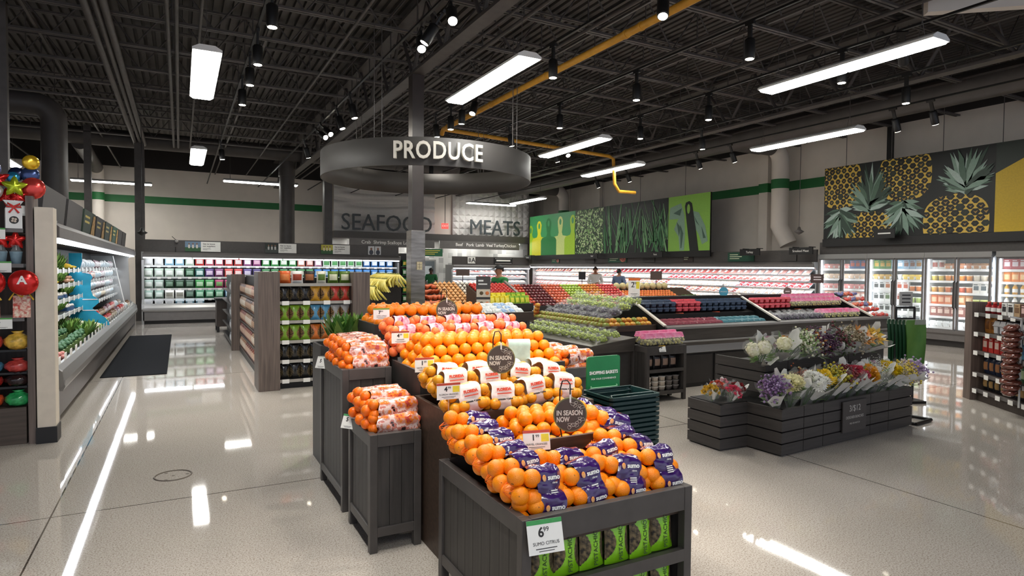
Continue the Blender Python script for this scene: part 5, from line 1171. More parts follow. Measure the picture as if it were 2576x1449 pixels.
fruit_pile('orange', orange_mesh('navel_orange', M_NAVEL, .0435), 'loose orange in the large pile behind the white-labelled bags', 'loose navel oranges in the large pile', 1.37, 2.37, 3.725, 0, .985, .0435, 4, .056, .035, 4.22)
fruit_pile('knobbly_orange', orange_mesh('sumo_orange', M_SUMO, .048, True), 'knobbly-topped orange in the crate at the top of the display', 'knobbly oranges in the top crate', 1.38, 2.32, 4.775, 0, 1.215, .048, 2, .088, .04, 5.2, True)
# ---------------------------------------------------------------- bagged citrus
def sleeve(x0, x1, a, b, m=0, seed=1, amp=.05, n=26, nx=9, top=None):
    g = G(); R = random.Random(seed); ph = [R.uniform(0, 6) for _ in range(6)]
    def P(u, v):
        w = 2 * pi * v; k = 1 + amp * (.28 * sin(19 * w + 3 * sin(4 * u + ph[4]) + ph[5]) * sin(6 * u + ph[4]) + .6 * sin(3 * w + ph[0] + 2 * u) + .4 * sin(7 * w + ph[1] - 5 * u) + .3 * sin(9 * u + ph[2] + 2 * w))
        e = 1 - .10 * abs(2 * u - 1) ** 3
        cy, cz = cos(w), sin(w)
        q = (abs(cy) ** 3 + abs(cz) ** 3) ** (-1 / 3)
        return (lerp(x0, x1, u) + .006 * sin(5 * w + ph[3]), a * cy * k * e * q, b * cz * k * e * q)
    g.grid(P, nx, n, m, flip=True)
    return g
M_PURPLE = mat('purple_film_label', '#35185c', .18, var=.18, scale=26, coat=.8, bump=1.0)
M_REDPRINT = mat('orange_red_print', '#c04a20', .25, col2='#6a2016', scale=38, coat=.5)
M_WLABEL = mat('white_paper_label', '#dcd2cd', .42, var=.05, scale=30, bump=.35)
M_ORNG = mat('orange_print', '#e58a2c', .4, col2='#f0d2a0', scale=30)
M_REDTXT = mat('red_print', '#c8452c', .45, var=.1)
M_PINKL = mat('pink_film_label', '#e0708c', .2, col2='#f2c4cc', scale=26, coat=.6, bump=.4)
M_PINKD = mat('dark_pink_print', '#b03a5c', .3, var=.2)
def halo_mat():
    m = bpy.data.materials.new('red_white_printed_film'); m.use_nodes = True; nt = m.node_tree; b = nt.nodes['Principled BSDF']
    tc = nt.nodes.new('ShaderNodeTexCoord'); v = nt.nodes.new('ShaderNodeTexNoise'); v.inputs['Scale'].default_value = 17; v.inputs['Detail'].default_value = 4
    r = nt.nodes.new('ShaderNodeValToRGB'); r.color_ramp.interpolation = 'CONSTANT'; e = r.color_ramp.elements
    e[0].color = lin('#2a1a18'); e[1].position = .36; e[1].color = lin('#c9786a')
    for p, c in ((.43, '#e9c9c0'), (.50, '#d9907c'), (.56, '#e07a2c'), (.62, '#b8443a'), (.7, '#efe0da')): x = e.new(p); x.color = lin(c)
    nt.links.new(tc.outputs['Object'], v.inputs['Vector']); nt.links.new(v.outputs['Fac'], r.inputs[0]); nt.links.new(r.outputs[0], b.inputs['Base Color'])
    b.inputs['Roughness'].default_value = .2; b.inputs['Coat Weight'].default_value = .7
    n2 = nt.nodes.new('ShaderNodeTexNoise'); n2.inputs['Scale'].default_value = 35; bp = nt.nodes.new('ShaderNodeBump'); bp.inputs['Strength'].default_value = .6; bp.inputs['Distance'].default_value = .006
    nt.links.new(tc.outputs['Object'], n2.inputs['Vector']); nt.links.new(n2.outputs['Fac'], bp.inputs['Height']); nt.links.new(bp.outputs[0], b.inputs['Normal'])
    return m
M_HALO = halo_mat()
def net_tail(g, x, r, sgn, m=0):
    for i in range(10):
        a = 2 * pi * i / 10; g.tube([(x, r * cos(a), r * sin(a)), (x + sgn * .02, r * .6 * cos(a + .3), r * .6 * sin(a + .3)), (x + sgn * .045, .006 * cos(a), .006 * sin(a))], .0012, 4, m)
_tm = {}
def child(mesh, name, parent, loc=(0, 0, 0), rot=(0, 0, 0), label=None):
    o = bpy.data.objects.new(name, mesh); COL.objects.link(o); o.parent = parent; o.location = loc; o.rotation_euler = rot
    if label: o['label'] = label
    return o
def bag_proto(kind, seed):
    R = random.Random(seed); t = thing('citrus_bag', 'x', 'bag of oranges')
    if kind == 'purple':
        me = orange_mesh('bag_orange', M_SUMO, .0405)
        for p in ((-.105, -.036, -.03), (-.108, -.02, .045), (-.1, .045, -.02), (-.045, -.046, -.047), (-.042, -.044, .034), (-.045, .045, .045), (.088, -.03, -.03), (.086, .03, .0)):
            child(me, 'orange', t, [c + R.uniform(-.006, .006) for c in p], [R.uniform(0, 6) for _ in range(3)])
        s = sleeve(-.034, .092, .082, .089, 0, seed, .085, 72, 14)
        # warm printed zone on the upper back of the label
        for i, f in enumerate(s.f):
            c = [sum(s.v[q][k] for q in f) / len(f) for k in range(3)]
            if c[2] > .045 and c[1] > -.02: s.m[i] = 1
        sl = s.build('film_label', [M_PURPLE, M_REDPRINT], t)
        g = G(); put_text(g, 'sumo', .029, FACE_CAM((.043, -.0905, .028)), 0, .001, .001); put_text(g, 'citrus', .012, FACE_CAM((.046, -.0905, .006)), 0, .001, 0)
        g.build('lettering', M_CARD, t)
        G().ball((-.006, -.089, .028), (.010, .004, .014), 12, 8).build('fruit_logo', M_ORNG, t)
        g = G(); [g.box(.022, -.0905, -.055 + q * .009, .055, -.085, -.0505 + q * .009) for q in range(4)]; g.build('barcode', M_CARD, t)
        g = G(); net_tail(g, -.118, .048, -1); g.build('net', M_MAND, t)
    elif kind == 'halo':
        me = orange_mesh('mandarin', M_MAND, .032)
        for p in ((-.118, -.03, -.02), (-.12, -.028, .034), (-.12, .035, -.02), (-.115, .03, .035), (-.15, 0, .005)):
            child(me, 'mandarin', t, [c + R.uniform(-.006, .006) for c in p], [R.uniform(0, 6) for _ in range(3)])
        sleeve(-.10, .13, .072, .066, 0, seed, .09, 30, 12).build('film_label', M_HALO, t)
        sleeve(.13, .15, .05, .045, 0, seed, .1, 16, 2).build('bag_end', M_HALO, t)
    elif kind == 'florida':
        me = orange_mesh('juice_orange', M_FLOR, .040)
        for p in ((-.11, -.05, -.05), (-.115, -.04, .03), (-.11, .045, -.04), (-.10, .04, .045), (-.15, 0, -.01), (.115, -.05, -.045), (.12, -.045, .03), (.11, .045, -.03), (.11, .035, .05), (.15, .0, 0), (-.06, -.078, -.055), (.075, -.08, -.05)):
            child(me, 'orange', t, [c + R.uniform(-.006, .006) for c in p], [R.uniform(0, 6) for _ in range(3)])
        s = sleeve(-.082, .084, .100, .108, 0, seed, .06, 60, 12)
        for i, f in enumerate(s.f):
            c = [sum(s.v[q][k] for q in f) / len(f) for k in range(3)]
            if c[2] > .072 and c[1] > -.07 and abs(c[0]) < .05: s.m[i] = 1
        s.build('paper_label', [M_WLABEL, M_ORNG, M_REDTXT], t)
        g = G(); put_text(g, 'oranges 4 juice', .0175, FACE_CAM((0, -.113, -.03)), 0, .001, .001); g.build('lettering', M_INK, t)
        g = G(); put_text(g, 'FLORIDA', .025, FACE_CAM((0, -.109, .035)), 0, .001, .002); g.box(-.05, -.110, .005, .05, -.106, .012); g.build('heading', M_REDTXT, t)
        g = G(); net_tail(g, -.15, .05, -1); net_tail(g, .15, .05, 1); g.build('net', M_ORNG, t)
    else:
        me = orange_mesh('coral_orange', M_CARA, .038)
        for p in ((-.09, -.05, -.04), (-.095, -.04, .035), (-.1, .04, -.03), (-.09, .035, .045), (-.13, -.005, 0), (.09, -.05, -.035), (.1, -.04, .035), (.1, .04, .01), (.03, -.072, -.045), (-.03, -.07, .0)):
            child(me, 'orange', t, [c + R.uniform(-.006, .006) for c in p], [R.uniform(0, 6) for _ in range(3)])
        s = sleeve(-.065, .065, .08, .08, 0, seed, .12, 24, 8)
        for i, f in enumerate(s.f):
            if (i // 4) % 5 == 0: s.m[i] = 1
        s.build('film_label', [M_PINKL, M_PINKD], t)
        g = G(); net_tail(g, -.12, .05, -1); net_tail(g, .12, .05, 1); g.build('net', M_PINKL, t)
    return t
PRB = {k: [bag_proto(k, s) for s in range(n)] for k, n in (('purple', 3), ('halo', 3), ('florida', 2), ('cara', 2))}
_used = {}
def bag(kind, loc, rot, label, group, sc=1.):
    i = _used.get(kind, 0); _used[kind] = i + 1; P = PRB[kind]; p = P[i % len(P)]
    return proto_place(p, i < len(P), loc, rot, label, group, sc)
R = random.Random(5)
RW = ['front', 'second', 'third', 'fourth', 'fifth', 'sixth']
CW = ['leftmost', 'second from left', 'third from left', 'rightmost']
for row in range(6):
    for c in range(4):
        y = 2.30 + row * .138; x = 1.345 + c * .217
        if y > 2.53 and c in (1, 2): continue
        z = .70 + row * .018 + (.01 if c in (0, 3) else 0)
        bag('purple', (x + R.uniform(-.01, .01), y, z), (-.38 + R.uniform(-.12, .12), R.uniform(-.12, .12), R.uniform(-.16, .12)), 'purple-labelled bag of oranges, %s in the %s row of the front bin' % (CW[c], RW[row]), 'purple-labelled bags in the front bin')
for c in range(4):
    bag('purple', (1.365 + c * .216 + R.uniform(-.008, .008), 2.265, .62), (-.05, R.uniform(-.08, .08), R.uniform(-.12, .1)), 'purple-labelled bag of oranges, %s in the lowest layer of the front bin' % CW[c], 'purple-labelled bags in the front bin', .97)
for k, y in enumerate((2.62, 2.78, 2.94)):
    bag('purple', (2.03 + (k % 2) * .03, y + .06, .80), (-.3, .25, -.5), 'net bag of oranges with purple label, %s from front beside the green baskets' % ORD[k], 'purple-labelled bags in the front bin')
for (x0, y0, z, nm, ny) in ((1.11, 3.60, .69, 'nearer', 3), (1.125, 4.28, .955, 'farther', 4)):
    k = 0
    for L in range(2):
        for r_ in range(ny):
            bag('halo', (x0 + .01, y0 + r_ * .15 + L * .03, z + .03 + L * .10 - .02 * (r_ == 0) * L), (-.12 + R.uniform(-.1, .1), R.uniform(-.06, .06), R.uniform(-.12, .12)), 'red and white mandarin bag, %s from front, %s layer of the %s side bin' % (ORD[r_], ('lower', 'upper')[L], nm), 'red and white mandarin bags in the side bins', 1.05)
for k, (x, y, z, rz) in enumerate(((1.40, 3.16, .92, .05), (1.62, 3.17, .91, -.12), (1.84, 3.20, .92, .1), (2.06, 3.22, .92, -.08), (1.41, 3.36, .97, -.1), (1.63, 3.38, .96, .08), (1.86, 3.42, .97, -.06), (2.08, 3.42, .96, .12), (1.42, 3.55, .98, .03), (1.65, 3.57, .97, -.1), (1.88, 3.57, .97, .05), (2.1, 3.58, .96, 0))):
    bag('florida', (x, y, z), (-.35, R.uniform(-.12, .12), rz), 'net bag of oranges with white label, %s from left in the %s row' % (ORD[k % 4], RW[k // 4]), 'white-labelled orange bags', .84)
for k in range(10):
    r_, c = k // 5, k % 5
    bag('cara', (1.46 + c * .215, 4.38 + r_ * .17, 1.155 + r_ * .05), (-.3 + R.uniform(-.2, .1), R.uniform(-.15, .15), R.uniform(-.3, .3)), 'net bag of coral oranges with pink label, %s from left in the %s row' % (ORD[c], RW[r_]), 'pink-labelled coral orange bags', .95)
for k, (y, z) in enumerate(((4.36, 1.07), (4.50, 1.06))): bag('cara', (1.40, y - .0, z), (0, .1, 1.3), 'net bag of coral oranges hanging over the left end, %s one' % ('nearer', 'farther')[k], 'pink-labelled coral orange bags', .95)
for k in range(6): bag('halo', (2.6, 3.86 + (k % 3) * .2, .90 + (k // 3) * .09), (-.1, R.uniform(-.1, .1), R.uniform(-.2, .2)), 'mandarin bag, %s from front in the %s layer of the far-side bin' % (ORD[k % 3], ('lower', 'upper')[k // 3]), 'mandarin bags in the far-side bin')
# ---------------------------------------------------------------- pistachio bags
def pist(label, first=None):
    t = thing('pistachio_bag', label, 'bag of pistachios', group='lime pistachio bags')
    nutbag_geo(.135, .07, .215, 44, 40).build('pouch', [cmat('#7fbf1e', .22, coat=.4), M_NUTG], t)
    g = G(); put_text(g, 'PISTACHIOS', .030, frame_m((.0, -.0385, .105), (0, 0, 1), (-1, 0, 0)), 0, .001, .0, width=.165); g.build('lettering', mat('dark_green_print', '#243d12', .4, var=.02), t)
    g = G(); g.box(-.0675, -.004, .205, .0675, .004, .228); g.build('seal', cmat('#7fbf1e', .22, coat=.4), t)
    return t
pp = pist('x')
for lv, z in enumerate((.336, .101)):
    for k in range(6):
        proto_place(pp, lv == 0 and k == 0, (1.325 + k * .133, 2.205 + R.uniform(-.008, .008), z), (-.06, 0, R.uniform(-.08, .08)), 'lime bag of pistachios, %s from left on the %s shelf under the front bin' % (ORD[k], ('upper', 'lower')[lv]), scale=1 if lv == 0 else .95)
        dup(pp, (1.325 + k * .133, 2.30, z), (-.06, 0, 0), 'lime bag of pistachios behind the %s one on the %s shelf under the bin' % (ORD[k], ('upper', 'lower')[lv]), scale=.95)
# ---------------------------------------------------------------- price cards and season discs
price_card('price_card', 'white price card with green heading on the rim of the front bin', (1.285, 2.085, .515), -.12, .155, .13, '#3f9a52', lines=('6', 'SUMO CITRUS'), tilt=-.3)
price_card('price_card', 'white and red price card on the front of the small orange crate', (1.515, 2.56, .775), -.25, .135, .095, '#c94a38', True, ('1', 'NAVEL ORANGES'), tilt=-.25)
price_card('price_card', 'white and red price card in front of the white-labelled orange bags', (1.235, 3.0, .965), -.05, .13, .085, '#b8442c', True, ('4', 'FLORIDA ORANGES'), tilt=-.05, stand=.1)
price_card('price_card', 'white and red price card in front of the large navel pile', (1.325, 3.61, 1.01), -.1, .12, .088, '#b8442c', True, ('1', 'NAVEL ORANGES'), tilt=-.05, stand=.03)
price_card('price_card', 'white and red price card in front of the pink-labelled bags', (1.365, 4.21, 1.12), -.1, .125, .085, '#a8442c', True, ('4', 'ORANGES'), tilt=-.05, stand=.1)
price_card('price_card', 'white price card with green edge in front of the top crate', (1.36, 4.66, 1.255), -.05, .125, .085, '#6f9a3c', False, ('7', 'SUMO CITRUS'), tilt=-.05, stand=.04)
price_card('price_card', 'white tag clipped to the corner of the farther side bin', (.925, 4.78, .89), -.9, .10, .09, '#dfe3da', lines=('5',), tilt=-.4)
price_card('price_card', 'white tag clipped to the corner of the nearer side bin', (.925, 3.93, .63), -.9, .10, .09, '#4f9a62', lines=('5',), tilt=-.4)
M_DISC = mat('dark_brown_disc', '#4a403a', .6, var=.05); M_RIM = mat('olive_rim', '#7c7a48', .55, var=.06)
disc = thing('season_disc', 'x', 'sign', group='IN SEASON NOW disc signs')
G().cyl((0, -.003, 0), (0, .003, 0), .086, n=40, m=0).build('disc', [M_RIM], disc); G().cyl((0, -.0045, 0), (0, -.0028, 0), .080, n=40, m=0).build('face', [M_DISC], disc)
g = G(); put_text(g, 'IN SEASON', .034, FACE_CAM((-.004, -.005, .008)), 0, .0006, .001, width=.132); put_text(g, 'NOW', .034, FACE_CAM((-.038, -.005, -.024)), 0, .0006, .001, width=.066); g.build('lettering', mat('pale_print', '#d8d4c8', .5, var=.02), disc)
g = G()
for cx, cz, n in ((.022, .052, 3), (.05, .036, 3), (.0, -.055, 3), (.028, -.048, 3), (.052, -.026, 3)):
    for q in range(n):
        a = q * 2.1 + cx * 40; ex, ez = cx + .009 * cos(a), cz + .009 * sin(a)
        ring = [(ex + .0085 * cos(2 * pi * i / 10) * abs(cos(a)) + .005 * cos(2 * pi * i / 10), -.005, ez + .007 * sin(2 * pi * i / 10) + .003 * sin(a + i)) for i in range(10)]
        g.tube(ring, .0007, 4, 0, closed=True)
g.build('fruit_drawing', MATS['pale_print'], disc)
g = G(); g.tube([(0, 0, .075), (0, 0, .12), (0, .0, .15), (-.012, .01, .17), (-.035, .02, .165), (-.045, .03, .12), (-.045, .05, -.05), (-.02, .07, -.16)], .0035, 6); g.tube([(-.02, .07, -.16), (0.0, .06, -.25)], .004, 6); g.build('hook_stand', M_BLACK, disc)
g = G(); g.box(-.004, -.006, .06, .004, -.003, .10); g.build('clip', MATS['white_enamel'], disc)
proto_place(disc, True, (1.713, 2.575, .925), (-.05, 0, -.35), 'round brown IN SEASON NOW disc above the small front crate')
dup(disc, (1.70, 3.31, 1.105), (-.05, 0, -.35), 'round brown IN SEASON NOW disc in front of the large navel pile')
dup(disc, (1.881, 4.62, 1.316), (-.05, 0, -.35), 'round brown IN SEASON NOW disc in front of the top knobbly oranges')
g = G(); g.cyl((-.075, 0, 0), (.075, 0, 0), .04, n=18, m=0); g.ext([(-.07, -.14), (.075, -.15), (.07, .0), (-.07, .0)], -.041, -.039, ax='y'); o = g.build('produce_bag_roll', mat('pale_green_film', '#b8cfc4', .25, var=.1, scale=20, coat=.4, bump=.4)); tag(o, 'roll of pale green produce bags on the navel pile behind a disc', 'bag roll'); o.location = (2.0, 3.64, 1.14); o.rotation_euler = (0, 0, -.3)
# ---------------------------------------------------------------- shopping baskets
M_BASK = mat('dark_green_basket_plastic', '#0c2a2a', .35, var=.08)
def basket():
    g = G(); W2, D2 = .195, .15; H = .21
    def ring(w, d, z, r=.03, n=5):
        P = []
        for (sx, sy, a0) in ((1, 1, 0), (-1, 1, 90), (-1, -1, 180), (1, -1, 270)):
            for i in range(n): a = radians(a0 + 90 * i / (n - 1)); P.append((sx * (w - r) + r * cos(a), sy * (d - r) + r * sin(a), z))
        return P
    L = [ring(W2 * .80, D2 * .78, -H), ring(W2 * .93, D2 * .92, -.03), ring(W2 * .955, D2 * .945, -.022), ring(W2 + .004, D2 + .004, -.018), ring(W2 + .004, D2 + .004, 0), ring(W2 - .012, D2 - .012, 0), ring(W2 * .9, D2 * .89, -.03), ring(W2 * .78, D2 * .76, -H + .006)]
    vs = [p for r in L for p in r]; n = 20
    g.add(vs, [(k * n + i, k * n + (i + 1) % n, (k + 1) * n + (i + 1) % n, (k + 1) * n + i) for k in range(len(L) - 1) for i in range(n)], 0)
    g.add(L[0], [tuple(range(n))[::-1]]); g.add(L[-1], [tuple(range(n))])
    return g
bt = thing('shopping_basket', 'x', 'shopping basket', group='stacked green shopping baskets'); basket().build('basket_shell', M_BASK, bt)
for s_ in (-1, 1): G().tube([(-.17, s_ * .135, -.012), (-.165, s_ * .11, .004), (.165, s_ * .11, .004), (.17, s_ * .135, -.012)], .006, 6).build('handle', M_BASK, bt)
for k in range(14):
    proto_place(bt, k == 0, (2.485, 3.15, .872 - k * .0297), 0, 'dark green shopping basket, topmost of its stack' if k == 0 else 'dark green shopping basket, %s from the top of the stack' % ORD[k])
bs = thing('basket_stand', 'dark stand under the stack of green shopping baskets', 'stand', (2.485, 3.15, 0)); G().box(-.17, -.13, 0, .17, .13, .27).build('base', M_BLACK, bs)
sg = thing('basket_sign', 'green SHOPPING BASKETS sign standing behind the basket stack', 'sign', (2.485, 3.345, 0), 0)
g = G(); P = []
for cx, cz, a0 in ((.115, 1.055, 0), (-.115, 1.055, 90), (-.115, .85, 180), (.115, .85, 270)):
    for i in range(5): a = radians(a0 + i * 22.5); P.append((cx + .02 * cos(a), cz + .02 * sin(a)))
g.ext(P, -.006, .006, ax='y'); g.build('board', mat('green_sign_board', '#1d7a45', .4, var=.04), sg)
t = G(); put_text(t, 'SHOPPING BASKETS', .03, FACE_CAM((0, -.0075, .965)), 0, .001, .001, width=.232); put_text(t, 'FOR YOUR CONVENIENCE', .016, FACE_CAM((0, -.0075, .925)), 0, .001, .0, width=.2); t.build('lettering', M_CARD, sg)
g = G(); g.tube([(-.11, -.012, .868), (.11, -.012, .868)], .004, 6); g.tube([(-.105, -.012, .866), (-.105, -.012, .88)], .005, 6); g.tube([(.105, -.012, .866), (.105, -.012, .88)], .005, 6); g.build('clip_bar', mat('pale_green_clip', '#8fc8a0', .4, var=.04), sg)
g = G(); g.tube([(-.09, .01, .84), (-.09, .02, 0)], .008, 6); g.tube([(.09, .01, .84), (.09, .02, 0)], .008, 6); g.build('post', M_BLACK, sg)
# leafy heads standing behind the farther side bin
for k in range(6): put('leafy_greens_bunch', veg_mesh('greens'), (1.20 + (k % 3) * .09, 5.35 + (k // 3) * .12, .96), k * 1.3, 'bunch of dark green leaves behind the farther side bin', 'vegetable', 'green leaf bunches behind the side bin', sc=1.25)
cr = crate('dark crate of leafy greens behind the farther side bin', 1.02, 1.31, 5.25, 5.6, 0.0, 1.0, M_BIN)
# ---------------------------------------------------------------- grape and mango end of the refrigerated island
M_ISL = mat('island_brown_grey_metal', '#55504b', .4, metal=.3, var=.15, scale=5, stretch=(.5, 6, 6))
M_TRAY = mat('dark_tray', '#2a2624', .5, var=.1)
isl = thing('produce_island', 'dark grape and mango island with long side tray', 'produce island', (0, 0, 0))
G().box(4.62, 6.35, .0, 5.78, 8.5, .1).build('base', M_BLACK, isl)
g = G(); g.box(4.58, 6.3, .1, 5.78, 8.5, .62); g.build('body', M_FRAME, isl, .004)
for z in (.46, .36, .26):
    G().box(4.574, 6.42, z, 4.58, 7.2, z + .016).build('vent_slot', M_BLACK, isl)
g = G(); g.hexa([(4.42, 6.16, .62), (5.05, 6.16, .62), (5.05, 8.2, .62), (4.42, 8.2, .62)], [(4.36, 6.12, .72), (5.05, 6.12, .80), (5.05, 8.25, .80), (4.36, 8.25, .72)]); g.build('side_tray', M_ISL, isl, .004)
g = G(); g.box(4.88, 6.60, .72, 5.78, 8.55, .86, 0); g.box(4.86, 6.58, .82, 5.78, 6.61, .90, 1); g.box(4.86, 6.58, .82, 4.89, 8.57, .90, 1); g.build('upper_tray', [M_TRAY, M_BROWN], isl, .003)
# long cold berry island
bi = thing('produce_island', 'long dark refrigerated berry island with slanted dividers', 'produce island', (0, 0, 0))
G().box(5.82, 6.5, 0, 10.9, 8.1, .5).build('base', M_BLACK, bi)
for k, (a, b) in enumerate(((5.9, 6.75), (6.8, 7.6), (7.65, 8.5), (8.55, 9.4), (9.45, 10.3))): G().box(a, 6.485, .06, b, 6.5, .46).build('access_panel', M_TRAY, bi, .003)
g = G(); g.box(5.82, 6.44, .60, 10.9, 6.52, .84); g.build('front_panel', M_ISL, bi, .004)
g = G(); g.ext([(6.42, .50), (6.5, .48), (6.52, .60), (6.44, .60)], 5.82, 10.9, ax='x'); g.tube([(5.82, 6.41, .66), (10.9, 6.41, .66)], .014, 8); g.build('bumper_rail', M_ALU, bi)
g = G(); g.ext([(6.40, .84), (6.56, .84), (6.56, .88), (6.40, .87)], 5.82, 10.9, ax='x'); g.build('lip', M_ALU, bi)
g = G(); g.ext([(6.52, .5), (6.52, .80), (6.9, .86), (6.9, 1.0), (7.2, 1.06), (7.2, 1.22), (7.4, 1.22), (7.4, .5)], 5.82, 10.9, ax='x'); g.build('stepped_deck', M_BLACK, bi)
g = G(); g.box(5.82, 7.4, .5, 10.9, 8.1, 1.0); g.box(5.80, 7.18, 1.20, 10.9, 7.42, 1.25); g.build('ridge', M_BLACK, bi)
for x in (5.81, 8.11, 10.45):
    g = G(); g.ext([(6.45, .80), (6.45, .88), (7.27, 1.25), (7.36, 1.25), (7.36, .8)], x - .015, x + .015, ax='x', m=0); g.ext([(6.44, .88), (7.27, 1.255), (7.27, 1.275), (6.43, .90)], x - .025, x + .025, ax='x', m=1)
    g.build('divider', [M_BLACK, mat('pale_divider_edge', '#d6d0c4', .4, var=.04)], bi)
# bagged grapes
def grapes_mesh(kind, col, top=None):
    key = ('grapes', kind)
    if key in _MC: return _MC[key]
    g = G(); R = random.Random(kind)
    for i in range(34): g.ball((R.uniform(-.085, .085), R.uniform(-.065, .065), R.uniform(.02, .085)), R.uniform(.013, .017), 7, 5, 0)
    g.ball((0, 0, .055), (.105, .085, .062), 12, 8, 1, wob=.18, seed=2)
    if top: g.hexa([(-.09, -.03, .09), (.09, -.03, .09), (.09, .05, .09), (-.09, .05, .09)], [(-.08, -.01, .15), (.08, -.01, .15), (.08, .03, .15), (-.08, .03, .15)], 2)
    else:
        for s in (-1, 1): g.add([(s * .03, -.02, .1), (s * .10, -.01, .14), (s * .06, .03, .155), (0, .03, .11)], [(0, 1, 2, 3)], 1)
    _MC[key] = g.mesh('grape_bag', [cmat(col, .3), M_GLASSY, mat('pink_bag_header', '#e66a98', .35, col2='#ef9cbc', scale=30)]); return _MC[key]
GG, GP = grapes_mesh('green', '#b9c95c'), grapes_mesh('purple', '#4f4456')
GPK = grapes_mesh('pinktop', '#b9b070', True)
n = 0
for r_ in range(2):
    for k in range(9):
        put('grape_bag', GG, (4.58 + r_ * .2, 6.28 + k * .22, .745 + r_ * .045), pi / 2 + random.uniform(-.4, .4), 'bag of green grapes, %s from front in the %s row of the side tray' % (ORD[k], ('outer', 'inner')[r_]), 'bag of grapes', 'green grape bags in the side tray', tilt=.1)
M_MANGO = mat('mango_skin', '#74902e', .35, col2='#9a6a30', scale=7)
mg = pmesh(('mango',), lambda: G().ball((0, 0, 0), (.058, .043, .042), 14, 10, 0), [M_MANGO]); mg2 = pmesh(('mango2',), lambda: G().ball((0, 0, 0), (.058, .043, .042), 14, 10, 0), [mat('yellow_mango_skin', '#c9a02c', .35, col2='#b8482c', scale=9)])
for r_ in range(2):
    for k in range(20):
        put('mango', mg, (4.945 + r_ * .085, 6.72 + k * .088, .905 + r_ * .05), random.uniform(-.4, .4), 'green and red mango, %s from front in the %s side row' % (ORD[k], ('outer', 'inner')[r_]), 'mango', 'mangoes along the side of the island')
    for k in range(9):
        put('mango', mg2 if k % 3 else mg, (4.98 + k * .09, 6.66 + r_ * .085, .905 + r_ * .05), 1.57 + random.uniform(-.4, .4), 'ripe mango, %s from left in the %s front row' % (ORD[k], ('outer', 'inner')[r_]), 'mango', 'mangoes along the front of the island')
for r_ in range(4):
    for k in range(7):
        x, y = 5.16 + r_ * .17, 6.92 + k * .23
        gm = GP if r_ < 2 else GG
        put('grape_bag', gm, (x, y, .93 + r_ * .075), random.uniform(0, 6), 'bag of %s grapes, %s from front in the %s row above the mangoes' % ('dark' if r_ < 2 else 'green', ORD[k], ORD[r_]), 'bag of grapes', '%s grape bags above the mangoes' % ('dark' if r_ < 2 else 'green'), sc=1.1)
bn = pmesh(('banana',), lambda: G().tube([(-.085, 0, .02), (-.06, 0, .005), (0, 0, -.006), (.06, 0, .005), (.085, 0, .024), (.095, 0, .034)], [.006, .016, .019, .017, .009, .006], 8, 0), [mat('banana_skin', '#e6c62c', .4, col2='#d9b824', scale=14)])
for k in range(4): put('yellow_mango', mg2, (4.93, 8.42 - k * .02, .93 + k * .05), .4 * k, 'yellow fruit heaped at the far corner of the mango rows, %s from bottom' % ORD[k], 'mango', 'yellow fruit at the far corner')
# black signs on posts and round signs
def post_sign(label, x, y, z0, z, w, h, tx=None, m=M_BLACK, rz=-.4):
    s = thing('post_sign', label, 'sign', (x, y, z0), rz); G().box(-w / 2, -.008, z - z0, w / 2, .008, z - z0 + h).build('board', m, s); G().tube([(0, 0, 0), (0, 0, z - z0)], .008, 6).build('post', M_BLACK, s)
    if tx:
        t = G()
        for q, l in enumerate(tx): t.box(-w * .3, -.0095, z - z0 + h * (.62 - .28 * q), w * .3, -.008, z - z0 + h * (.72 - .28 * q))
        t.build('lettering', M_CARD, s)
    return s
def round_sign(label, x, y, z, r, c, tx):
    s = thing('round_sign', label, 'sign', (x, y, z), -.45); G().cyl((0, -.004, 0), (0, .004, 0), r, n=32).build('disc', cmat(c, .5), s)
    t = G(); put_text(t, tx, r * .36, FACE_CAM((0, -.006, 0)), 0, .001, 0) if tx else t.box(-r * .55, -.006, -r * .1, r * .55, -.004, r * .1); t.build('lettering', M_CARD, s); G().tube([(0, .005, r - .01), (0, .01, r + .05), (0, .06, r + .04), (0, .07, -.12)], .004, 6).build('hook_stand', M_BLACK, s)
round_sign('round blue ORGANIC sign at the middle of the berry island ridge', 7.72, 7.2, 1.31, .075, '#4a9ab4', 'ORGANIC')
round_sign('round brown-grey sign on the right part of the berry island ridge', 9.25, 7.2, 1.30, .07, '#6f625a', '')
post_sign('brown post sign at the right end of the berry island', 10.1, 7.25, 1.22, 1.44, .24, .16, ['', ''], mat('brown_sign', '#4f4039', .5, var=.05))
# berries
BLK = lambda a, b: clam_mesh(a, b, .115, .1, .07)
for c0, c1, x0, nn, cols in ((0, 0, 5.92, 17, None),):
    for r_ in range(2):
        for st in range(2):
            for k in range(17):
                x = 5.93 + k * .124
                c = ('#a8323c', '#c9525c') if 5 <= k <= 8 else ('#232a38', '#3d4a5e')
                put('berry_clamshell', BLK(*c), (x, 7.0 + r_ * .11, 1.035 + st * .075 + r_ * .03), 0, '%s berry box, %s from left, %s layer %s row on the upper berry shelf' % ('red' if 5 <= k <= 8 else 'dark blue', ORD[k], ('lower', 'upper')[st], ('front', 'back')[r_]), 'berry box', 'berry boxes on the upper shelf, first bay')
for r_ in range(2):
    for k in range(16):
        x = 5.95 + k * .13; c = ('#6f2f3c', '#8a4852') if k < 9 else ('#2c5560', '#4f7e88')
        put('berry_clamshell', BLK(*c), (x, 6.63 + r_ * .12, .85 + r_ * .03), random.uniform(-.1, .1), '%s berry box lying on the lower deck, %s from left in the %s row' % ('dark red' if k < 9 else 'teal', ORD[k], ('front', 'back')[r_]), 'berry box', 'berry boxes on the lower deck, first bay', tilt=.15)
